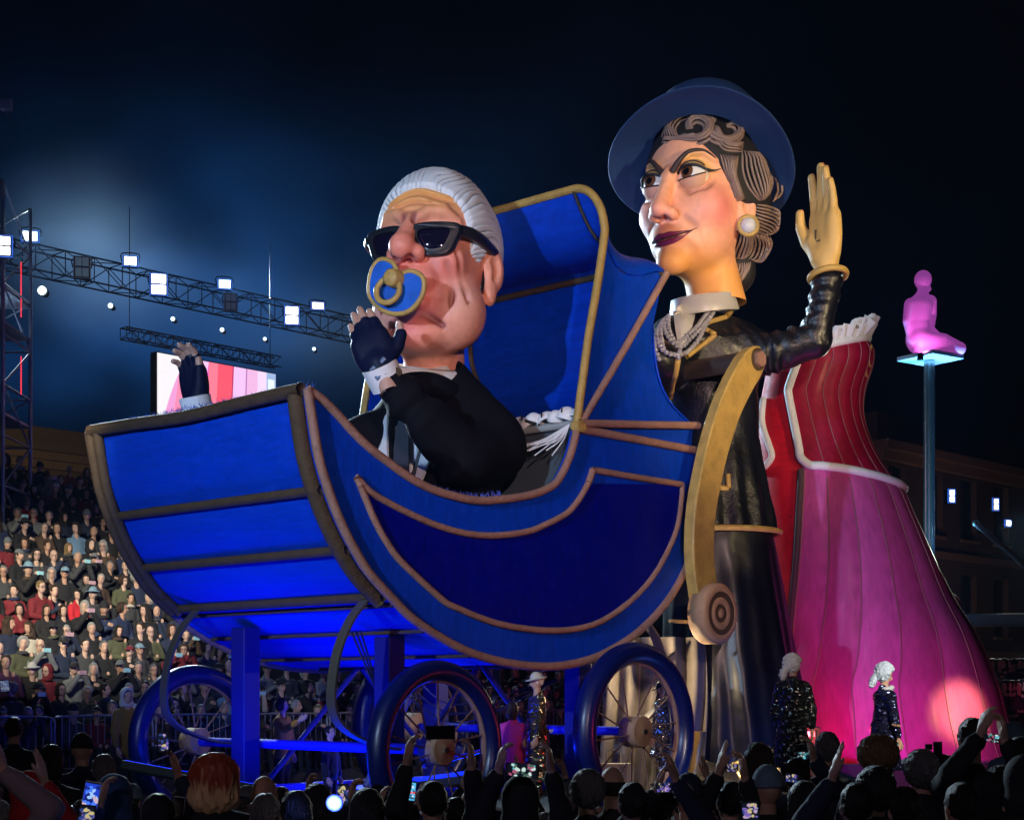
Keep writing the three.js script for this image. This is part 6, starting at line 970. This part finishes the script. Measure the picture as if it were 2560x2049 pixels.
function phone(label, pos, rotZ, lit, w = 0.075, h = 0.15, tilt = 0, shell = blackM) {
  { const q = toPx(pos); pos = at(q[0], q[1], -pos.z * 1.13); w *= 1.1; h *= 1.1; }   // screen towards the camera
  const p = thing('phone', label, 'phone', pos.toArray(), 0, 'phones held up by the crowd along the street'); p.rotation.set(tilt, 0.0, rotZ);
  part('case', box(-w / 2, w / 2, -h / 2, h / 2, -0.009, 0, 0.004), shell, p);
  if (lit) { const cv = document.createElement('canvas'); cv.width = 64; cv.height = 128; const c = cv.getContext('2d'); seed(Math.round(pos.x * 1000) + 77); c.fillStyle = lit[0]; c.fillRect(0, 0, 64, 128); for (let k = 0; k < 26; k++) { c.fillStyle = lit[1 + Math.floor(rnd() * (lit.length - 1))]; c.beginPath(); c.ellipse(rr(0, 64), rr(15, 110), rr(3, 16), rr(3, 12), rr(0, 3), 0, 7); c.fill(); } c.fillStyle = '#0a0a12'; c.fillRect(0, 0, 64, 7); c.fillRect(0, 119, 64, 9); const tx = new THREE.CanvasTexture(cv); tx.colorSpace = THREE.SRGBColorSpace; part('screen', new THREE.PlaneGeometry(w * 0.92, h * 0.94).translate(0, 0, 0.0015), new THREE.MeshStandardMaterial({ color: 0x020202, emissive: 0xffffff, emissiveMap: tx, emissiveIntensity: lit.k ?? 0.9, roughness: 0.3 }), p); }
  else part('screen', new THREE.PlaneGeometry(w * 0.92, h * 0.94).translate(0, 0, 0.0015), mat(0.006, 0.006, 0.008, { roughness: 0.15 }), p);
  return p;
}

// ---------- performers on and beside the floats ----------
const sequinN = (() => { seed(9); const n = 64, s = 4, c = []; for (let i = 0; i < (n / s) ** 2; i++) { const a = rr(0, 2 * PI), r = rr(0, 0.75); c.push([0.5 + Math.cos(a) * r / 2, 0.5 + Math.sin(a) * r / 2, 0.85]); } return texOf(n, n, (u, v) => c[Math.floor(v * n / s) * (n / s) + Math.floor(u * n / s)]); })();
sequinN.repeat.set(3.2, 3.2); sequinN.magFilter = THREE.NearestFilter;
const sequin = (r, g, b) => { const m = new THREE.MeshPhysicalMaterial({ roughness: 0.22, metalness: 0.85, normalMap: sequinN, iridescence: 0.8, iridescenceIOR: 1.7 }); m.color.setRGB(r, g, b); return m; };
const wigM = mat(0.72, 0.72, 0.68, { roughness: 0.8 }), tights = cloth(0.02, 0.02, 0.03);
stand('person', 'performer in white wig and dark sequin tailcoat standing closest to the black skirt', at(1982, 1662, 21.5), PI - 0.5, { hair: 'wig', hairM: wigM, coatM: sequin(0.1, 0.1, 0.1), legsM: tights, long: 0.55, base: 0.75, headTurn: [-0.7, 0.2] });
stand('person', 'performer in pale blue wig and sequin tailcoat walking before the pink skirt', at(2212, 1684, 21.5), PI / 2 + 0.2, { hair: 'wig', hairM: mat(0.5, 0.6, 0.75, { roughness: 0.8 }), coatM: sequin(0.06, 0.06, 0.16), legsM: tights, long: 0.5, base: 0.7, headTurn: [-0.2, 0.35], scarf: cloth(0.5, 0.52, 0.6), arms: [{ side: 1, at: at(2232, 1805, 21.3), grip: 'rest' }] });
stand('person', 'performer in brimmed hat and gold sequin tailcoat beside the rear carriage wheel', at(1342, 1702, 24.6), -PI / 2 + 0.3, { hair: 'brim', hairM: cloth(0.55, 0.52, 0.45), under: ['short', wigM], coatM: sequin(0.28, 0.22, 0.12), legsM: sequin(0.2, 0.17, 0.1), long: 0.7, base: 0.5, headTurn: [0, 0.2] });
stand('person', 'performer in striped sequin coat bending down, seen through the rear wheel', at(1655, 1718, 28), -PI / 2 - 0.4, { hair: 'cap', hairM: cloth(0.02, 0.02, 0.03), under: ['short', HAIRS[0][1]], coatM: sequin(0.32, 0.3, 0.28), legsM: sequin(0.35, 0.3, 0.22), long: 0.4, base: 0.45, arms: [{ side: -1, at: at(1600, 1860, 27.7), grip: 'rest' }], headTurn: [0.2, 0.4] });
{ const p = at(1535, 1905, 27.2), b = thing('shopping_bag', 'cream paper bag seen through the spokes of the rear wheel', 'bag', [p.x, 0.45, p.z], 0.2); const k = p.y - 0.45; part('sack', box(-0.3, 0.3, 0, k, -0.15, 0.15, 0.01), mat(0.6, 0.52, 0.36, { roughness: 0.8 }), b); part('handle', tube([V(-0.12, k, 0), V(-0.1, k + 0.2, 0), V(0.1, k + 0.2, 0), V(0.12, k, 0)], 0.012, 6, 20), mat(0.6, 0.52, 0.36), b); }
{ // draped cloth that hides the base of the figure behind the rear wheel
  const p = at(1640, 1727, 29.2), d = thing('base_drape', 'grey and gold cloth drape hanging behind the rear carriage wheel', 'drape', [p.x, 0, p.z]);
  part('cloth', sheet((s, t) => V(lerp(-1.0, 0.9, t) + 0.05 * Math.sin(s * 5), lerp(3.1, 0.03, s), 0.12 * Math.sin(t * 30 + s * 2) + 0.08 * Math.sin(t * 13)), 20, 70, 0.02), mat(0.15, 0.13, 0.115, { roughness: 0.85, map: mottle }), d);
  part('gold_wrap', sheet((s, t) => V(lerp(0.1, 0.85, t), lerp(1.4, 0.05, s), 0.35 + 0.1 * Math.sin(t * 16 + s * 5)), 12, 30, 0.02), mat(0.32, 0.21, 0.07, { roughness: 0.4, metalness: 0.5, map: mottle }), d);
  const l = at(1634, 1662, 28.6), lt = thing('work_lamp', 'small warm work lamp shining behind the rear wheel', 'lamp', l.toArray()); part('lamp_bulb', new THREE.SphereGeometry(0.06, 14, 10), lampFace([1, 0.75, 0.45], 6), lt); part('bracket', bar(V(0.05, 0, 0), V(0.4, 0.25, -0.3), 0.02), blackM, lt);
  const s = new THREE.PointLight(new THREE.Color(1, 0.75, 0.42), 14); s.position.copy(l).add(V(0, 0, 0.09)); s.castShadow = true; s.name = 'work_lamp_light'; scene.add(s);
}
stand('person', 'person in bright pink top and magenta hat between the two near carriage wheels', at(1282, 1772, 25.2), PI - 0.4, { hair: 'cap', hairM: cloth(0.5, 0.02, 0.12), under: ['bob', HAIRS[2][1]], coatM: cloth(0.62, 0.04, 0.28), skin: PSKIN[1] });
stand('person', 'curly dark-haired child in mustard jacket by the barrier behind the carriage', at(706, 1760, 26.8), 1.2, { hair: 'curly', hairM: HAIRS[2][1], coatM: cloth(0.42, 0.2, 0.02), size: 0.95, arms: [{ side: -1, at: at(745, 1800, 26.4), grip: 'open' }], headTurn: [0.2, 0] });
stand('person', 'bearded dark-haired man in profile just behind the carriage axle', at(825, 1828, 25.9), 1.2, { hair: 'short', coatM: COATS[0][1], headTurn: [-0.2, 0], size: 0.85 });
stand('person', 'person in white hooded jacket by the barrier near the front wheel', at(318, 1738, 26.6), 0.8, { hair: 'hood', hairM: cloth(0.5, 0.5, 0.47), under: ['short', HAIRS[2][1]], coatM: cloth(0.2, 0.12, 0.02), headTurn: [-0.2, 0.1] });

// ---------- the crowd on the near side of the street, seen from behind ----------
const G = 'spectators standing along the street';
const away = PI, D = HAIRS[2][1], grey = HAIRS[1][1], white = HAIRS[0][1], K = COATS[0][1];
const scr = Object.assign(['#2040c8', '#4a80ff', '#9fc8ff', '#102070', '#d0b0c0'], { k: 1.0 }), scr2 = Object.assign(['#58b8e8', '#e8f4ff', '#285878', '#ff5050', '#a0e0ff'], { k: 1.0 }), scr3 = Object.assign(['#101828', '#8068c0', '#c8a8d0', '#304890', '#d8c890'], { k: 0.8 }), scr4 = Object.assign(['#0c1420', '#60b8c8', '#d0e8e0', '#b05878', '#486858'], { k: 0.9 });
const FG = [
  // label, head px, head py, depth, options
  ['woman with blond-streaked red hair seen from behind before the front carriage post', 535, 1942, 8.4, { hair: 'redhead', coatM: K }],
  ['bald man beside the red-haired woman, head seen from behind', 661, 1985, 8.8, { hair: null, skin: PSKIN[2], coatM: K }],
  ['person with cropped grey hair just below the bald man', 665, 2040, 7.6, { hair: 'short', hairM: grey, coatM: cloth(0.05, 0.05, 0.06) }],
  ['person in black raising a dark phone in both hands before the middle wheel', 1082, 2005, 8.2, { hair: 'short', hairM: D, coatM: K, arms: [{ side: -1, at: at(1183, 1872, 7.95), grip: 'grip', up: 1 }, { side: 1, at: at(1020, 1862, 7.95), grip: 'grip', up: 1 }], turn: away + 0.15 }],
  ['person with grey curly hair next to the blue rear post', 1467, 1975, 8.6, { hair: 'curly', hairM: grey }],
  ['balding man in front of the rear carriage wheel', 1530, 1962, 8.8, { hair: 'bald', hairM: D, skin: PSKIN[0] }],
  ['dark-haired person in black below the rear carriage wheel', 1582, 2010, 8.0, { hair: 'short', hairM: D }],
  ['person in dark blue woolly hat right of the rear carriage wheel', 1722, 1992, 8.2, { hair: 'beanie', hairM: cloth(0.012, 0.02, 0.05), arms: [{ side: -1, at: at(1690, 1950, 7.95), grip: 'grip', up: 1 }] }],
  ['person with long brown hair below the black leather skirt', 1897, 1905, 9.4, { hair: 'long', hairM: HAIRS[3][1] }],
  ['person in pale blue woolly hat below the sequin performer', 1917, 1972, 8.2, { hair: 'beanie', hairM: cloth(0.12, 0.2, 0.28), coatM: K }],
  ['grey-haired person filming before the pink skirt', 2066, 1874, 9.6, { hair: 'short', hairM: grey, arms: [{ side: -1, at: at(2035, 1898, 9.3), grip: 'grip', up: 1 }] }],
  ['dark-haired person in black with a big head, under the blue-wigged performer', 2185, 1975, 7.6, { hair: 'curly', hairM: D }],
  ['person with fluffy blond hair under the blue-wigged performer', 2192, 1893, 9.0, { hair: 'fur', hairM: HAIRS[4][1] }],
  ['person with grey curls before the lower pink skirt', 2304, 1925, 8.6, { hair: 'curly', hairM: grey }],
  ['tall person in black blocking the lower edge of the pink skirt', 2428, 1846, 8.4, { hair: 'short', hairM: D, coatM: K, arms: [{ side: 1, at: at(2450, 1835, 8.1), grip: 'grip', up: 1 }, { side: -1, at: at(2512, 1850, 8.1), grip: 'grip', up: 1 }] }],
  ['person turning sideways with short dark hair right of the grey curls', 2352, 1935, 8.8, { hair: 'short', hairM: D, headTurn: [1.2, 0] }],
  ['person in black with dark hair, second from the right edge', 2495, 1965, 8.4, { hair: 'short', hairM: D }],
  ['person in black hood at the right edge of the crowd', 2555, 1950, 8.0, { hair: 'hood', hairM: K }],
  ['person in red hooded jacket lifting one hand, lower left corner', 78, 1985, 8.6, { hair: 'hood', hairM: cloth(0.4, 0.01, 0.015), coatM: cloth(0.4, 0.01, 0.015), arms: [{ side: -1, at: at(112, 1955, 8.3), grip: 'open', up: 1 }] }],
  ['person stretching a bare forearm up at the very left edge', -40, 1990, 6.6, { hair: 'short', hairM: D, coatM: cloth(0.2, 0.16, 0.18), arms: [{ side: -1, at: at(10, 1925, 6.5), grip: 'open', up: 1 }] }],
  ['person in blue jacket holding a bright phone near the lower left', 285, 1995, 8.4, { hair: 'hood', hairM: cloth(0.02, 0.06, 0.2), coatM: cloth(0.02, 0.06, 0.2), arms: [{ side: 1, at: at(250, 2010, 8.1), grip: 'grip', up: 1 }] }],
  ['person in black with one arm high and a phone before the front wheel', 465, 2008, 8.6, { hair: 'short', hairM: D, arms: [{ side: -1, at: at(424, 1895, 8.35), grip: 'grip', up: 1 }] }],
  ['dark-haired person below the second carriage post', 795, 2012, 8.4, { hair: 'bob', hairM: D, arms: [{ side: 1, at: at(870, 2012, 8.2), grip: 'grip', up: 1 }] }],
  ['person in black with dark hair left of the raised dark phone', 920, 2030, 7.6, { hair: 'bob', hairM: D }],
  ['person in black hood lifting a phone sideways between the wheels', 1300, 2000, 8.2, { hair: 'hood', hairM: K, arms: [{ side: 1, at: at(1246, 1928, 7.95), grip: 'grip', up: 1 }, { side: -1, at: at(1378, 1928, 7.95), grip: 'grip', up: 1 }] }],
  ['person with short dark hair below the handle disc', 1650, 2018, 8.2, { hair: 'short', hairM: D, arms: [{ side: 1, at: at(1640, 1980, 8.0), grip: 'grip', up: 1 }] }],
  ['person in black holding a small camera below the black skirt', 1826, 2005, 8.4, { hair: 'short', hairM: D, arms: [{ side: 1, at: at(1797, 1935, 8.15), grip: 'open', up: 1 }, { side: -1, at: at(1862, 1945, 8.15), grip: 'grip', up: 1 }] }],
  ['person with a raised broad hand before the pink skirt', 2140, 2015, 7.4, { hair: 'short', hairM: D, arms: [{ side: 1, at: at(2080, 1950, 7.2), grip: 'open', up: 1 }] }],
  ['dark-haired person between the pale blue hat and the raised hand', 2010, 2010, 7.8, { hair: 'bob', hairM: D }],
  ['dark-haired person below the grey curls near the right', 2260, 2025, 7.4, { hair: 'short', hairM: D }],
  ['person in black at the lower right, short dark hair', 2400, 2015, 7.4, { hair: 'short', hairM: D }],
  ['dark-haired person in black just right of the lower left phone', 395, 2040, 8.0, { hair: 'bob', hairM: D }],
  ['person in black woolly hat standing below the front carriage wheel', 205, 1872, 12, { hair: 'beanie', hairM: HATM[0][1] }],
  ['dark-haired person near the left edge beside the barrier', 35, 1822, 14, { hair: 'short', hairM: D }],
  ['person with dark bobbed hair left of the front carriage wheel', 130, 1900, 11, { hair: 'bob', hairM: D }],
  ['person in black left of the front wheel with short grey hair', 262, 1925, 10.5, { hair: 'short', hairM: grey }],
  ['person in black at the right edge beyond the skirt hem', 2545, 1880, 11, { hair: 'short', hairM: D }],
  ['person in light blue hood beyond the skirt hem', 2530, 1840, 14, { hair: 'hood', hairM: cloth(0.12, 0.2, 0.3), coatM: cloth(0.12, 0.2, 0.3) }],
  ['dark-haired person between the raised phone and the flash', 740, 2035, 7.4, { hair: 'short', hairM: D }],
  ['person with dark hair below the red lit box', 1992, 1940, 9.2, { hair: 'short', hairM: D }],
];
HAIR.redhead = [(x, y, z) => smax(smin(ell(x, y - 0.02, z + 0.02, 0.145, 0.135, 0.14), ell(x, y + 0.1, z + 0.02, 0.15, 0.12, 0.12), 0.05), -0.4 - y, 0.02) + 0.012 * N3(x * 14, y * 9, z * 14) + 0.014 * N3(x * 55, y * 8, z * 55)];
seed(88);
for (const [label, px, py, Z, o] of FG) {
  const h = at(px, py, Z * 1.13); for (const a of o.arms ?? []) { const q = toPx(a.at); a.at = at(q[0], q[1], -a.at.z * 1.13); }
  if (o.hair === 'redhead') {
    hairGeos.redhead = sdfMesh(HAIR.redhead[0], [-0.22, -0.34, -0.24], [0.22, 0.22, 0.26], 0.01, (x, y, z) => { const s = sstep(N3(x * 46, y * 5, z * 46) + 1.1 * sstep(-y, -0.05, 0.12) - 0.45, -0.05, 0.35); return mixc([0.4, 0.07, 0.03], [0.75, 0.5, 0.26], s); });
    o.hairM = new THREE.MeshStandardMaterial({ vertexColors: true, roughness: 0.55 });
  }
  stand('person', label, h, o.turn ?? away + rr(-0.25, 0.25), { coatM: pick([COATS[0][1], COATS[1][1], COATS[2][1]]), skin: pick(PSKIN), group: G, ...o });
}
// a second, smaller line of heads behind the first
seed(515);
const ANCHOR = [[60, 'the grandstand barrier'], [330, 'the front far wheel'], [560, 'the front carriage post'], [760, 'the leaf spring'], [950, 'the middle wheel rim'], [1180, 'the pink top'], [1330, 'the gold sequin performer'], [1500, 'the blue rear post'], [1640, 'the rear wheel hub'], [1800, 'the black skirt hem'], [1960, 'the white-wigged performer'], [2120, 'the pink skirt slit'], [2260, 'the blue-wigged performer'], [2400, 'the round warm spot'], [2520, 'the skirt hem']];
const seenLabels = new Set();
for (let k = 0; k < 46; k++) {
  const px = 10 + k * 56 + rr(-20, 20), Z = rr(10.5, 13), head = at(px, 0, Z).setY(rr(1.16, 1.36)), [cn, cm] = wpick(COATS.slice(0, 9), COATW.slice(0, 9)), [hn, hmt, kinds] = wpick(HAIRS, HAIRW), hat = rnd() < 0.3, up = rnd() < 0.3;
  const an = ANCHOR.reduce((a, b) => Math.abs(b[0] - px) < Math.abs(a[0] - px) ? b : a), side = px < an[0] - 18 ? 'left of' : px > an[0] + 18 ? 'right of' : 'just below';
  const [hk, hw] = pick(HATS), [hc, hmm] = wpick(HATM, HATW);
  let label = `${hat ? 'person with ' + hc + ' ' + hw : hn + ' person in ' + cn + ' coat'}${up ? ' lifting a hand' : ''}, small head ${side} ${an[1]}`; while (seenLabels.has(label)) label = label.replace('small head', label.includes('farther') ? 'partly hidden small head' : 'farther small head'); seenLabels.add(label); if (label.match(/[a-z0-9][a-z0-9'-]*/gi).length > 16) label = label.replace(' partly hidden', ''); if (label.match(/[a-z0-9][a-z0-9']*/gi).length > 16) label = label.replace(' small head', '').replace('just below', 'below');
  stand('person', label, head, PI + rr(-0.6, 0.6), { hair: hat ? hk : pick(kinds), hairM: hat ? (hk === 'hood' ? cm : hmm) : hmt, under: hat && hk !== 'hood' ? ['short', hmt] : null, coatM: cm, skin: pick(PSKIN), group: G, headTurn: [rr(-0.7, 0.7), 0], cell: 0.04, size: 0.88, arms: up ? [{ side: rnd() < 0.5 ? 1 : -1, at: head.clone().add(V(rr(-0.25, 0.25), rr(0.05, 0.22), -0.25)), grip: pick(['open', 'grip']), up: 1 }] : [] });
}
phone('white phone with a bright blue picture near the lower left', at(228, 1986, 8.05), -0.18, scr, 0.085, 0.15, 0, mat(0.6, 0.6, 0.6));
phone('dark phone below the bright blue phone, lower left', at(217, 2038, 8.0), -0.1, scr3, 0.085, 0.12);
phone('dark phone with blue picture held high before the front wheel', at(408, 1852, 8.3), 0.08, scr3, 0.06, 0.115);
phone('white-backed phone beside the red-haired woman', at(447, 2012, 8.2), -0.12, null, 0.06, 0.1, 0, mat(0.5, 0.45, 0.6));
phone('dark phone with a bright flash beside the second post', at(858, 1985, 8.15), 0.05, scr3, 0.06, 0.12);
phone('phone with a bright pale blue picture below the middle wheel', at(1022, 1975, 8.3), -0.1, scr2, 0.075, 0.115);
phone('black phone held level in both hands over the middle wheel hub', at(1101, 1828, 7.95), PI / 2 + 0.02, null, 0.07, 0.15);
phone('dark phone held level between the two near wheels', at(1306, 1922, 7.95), PI / 2 - 0.05, scr4, 0.07, 0.17);
phone('phone with pale frame held level right of the rear wheel', at(1660, 1965, 7.95), PI / 2 + 0.03, scr3, 0.05, 0.085, 0, mat(0.4, 0.4, 0.5));
phone('small camera phone held below the black skirt', at(1830, 1916, 8.1), PI / 2, scr3, 0.04, 0.07);
phone('phone at the lower edge under the pale blue hat', at(1876, 2026, 7.8), 0.1, scr3, 0.085, 0.11);
phone('phone with bright screen beside the red lit box', at(2008, 1886, 9.3), PI / 2 - 0.05, scr4, 0.045, 0.08);
phone('phone with pale screen under the grey-haired person', at(1980, 1942, 9.0), PI / 2 - 0.15, scr3, 0.05, 0.09);
phone('slim phone tilted before the pink skirt', at(2237, 1862, 9.0), -0.5, scr4, 0.03, 0.055);
phone('pale phone before the lower pink skirt, next to the tall black phone', at(2322, 1864, 9.0), PI / 2, null, 0.035, 0.042, 0, mat(0.5, 0.5, 0.55));
phone('tall black phone standing out before the pink skirt', at(2345, 1870, 8.6), 0.02, null, 0.05, 0.085);
phone('small phone above the head of the tall person', at(2449, 1822, 8.3), -0.15, scr4, 0.025, 0.05);
phone('phone held up by the tall person in black near the right', at(2482, 1842, 8.1), PI / 2 - 0.2, scr4, 0.045, 0.08);
phone('phone at the far left edge with pale picture', at(12, 1712, 12), 0.1, Object.assign(['#8090c8', '#c0d0f0', '#506090'], { k: 0.35 }), 0.07, 0.1);
{ const p = at(836, 2004, 8.1), f = thing('phone_flash_light', 'bright blue-white phone flash below the second post', 'light', p.toArray()); part('lamp_bulb', new THREE.SphereGeometry(0.022, 12, 8), lampFace([0.6, 0.75, 1], 8), f); part('glow_ring', new THREE.TorusGeometry(0.034, 0.01, 8, 20), lampFace([0.02, 0.05, 0.8], 1.2), f); const s = new THREE.PointLight(new THREE.Color(0.1, 0.2, 1), 0.35); s.position.copy(p).add(V(0, 0, 0.06)); s.castShadow = true; s.name = 'flash_light'; scene.add(s); }
{ const p = at(2010, 1835, 24), s = thing('red_light_box', 'glowing red step lights by the sequin performer', 'light', p.toArray()); part('lamp_face', box(-0.16, 0.16, -0.02, 0.06, 0, 0.02), lampFace([1, 0.06, 0.1], 1.2), s); part('lamp_face', box(-0.2, 0.1, -0.3, -0.2, 0, 0.02), lampFace([1, 0.06, 0.1], 0.8), s); part('housing', box(-0.25, 0.25, -0.7, 0.12, -0.4, -0.01, 0.02), blackM, s); const l = new THREE.PointLight(new THREE.Color(1, 0.05, 0.08), 4); l.position.copy(p).add(V(0, 0, 0.12)); l.castShadow = true; l.name = 'step_light'; scene.add(l); }
// people far off beyond the skirt, dim in the haze
seed(404);
for (let k = 0; k < 16; k++) { const pr = pick(SEATED), p = at(2470 + (k % 8) * 13 + rr(-4, 4), 1660 + Math.floor(k / 8) * 55, 40 - Math.floor(k / 8) * 6), o = thing('person', `dim ${['upright', 'leaning'][k % 2]} spectator beyond the skirt hem, ${ORD[k]} from the hazy kiosk`, 'person', [p.x, p.y - 0.8, p.z], rr(-0.6, 0.2), 'dim spectators beyond the pink skirt'); part('body', pr.body, pick(PSKIN), o); part('coat', pr.coat, wpick(COATS, COATW)[1], o); part('trousers', seatedLegs, legM, o); dress(o, pr, 0.82, 0.03, pick(['short', 'beanie', 'bob', 'hood']), pick([D, grey, K]), [pr.yaw, pr.pitch], {}); }
{ const a = at(2480, 1690, 40), t = thing('far_platform', 'dark raised platform carrying spectators beyond the skirt', 'platform', [a.x, 0, a.z]); part('step', box(-0.6, 3, 0, 1.6, -1.5, 0.4), blackM, t); part('step', box(-0.4, 2.6, 0, 0.75, 5.0, 7), blackM, t); }
renderer.render(scene, camera);
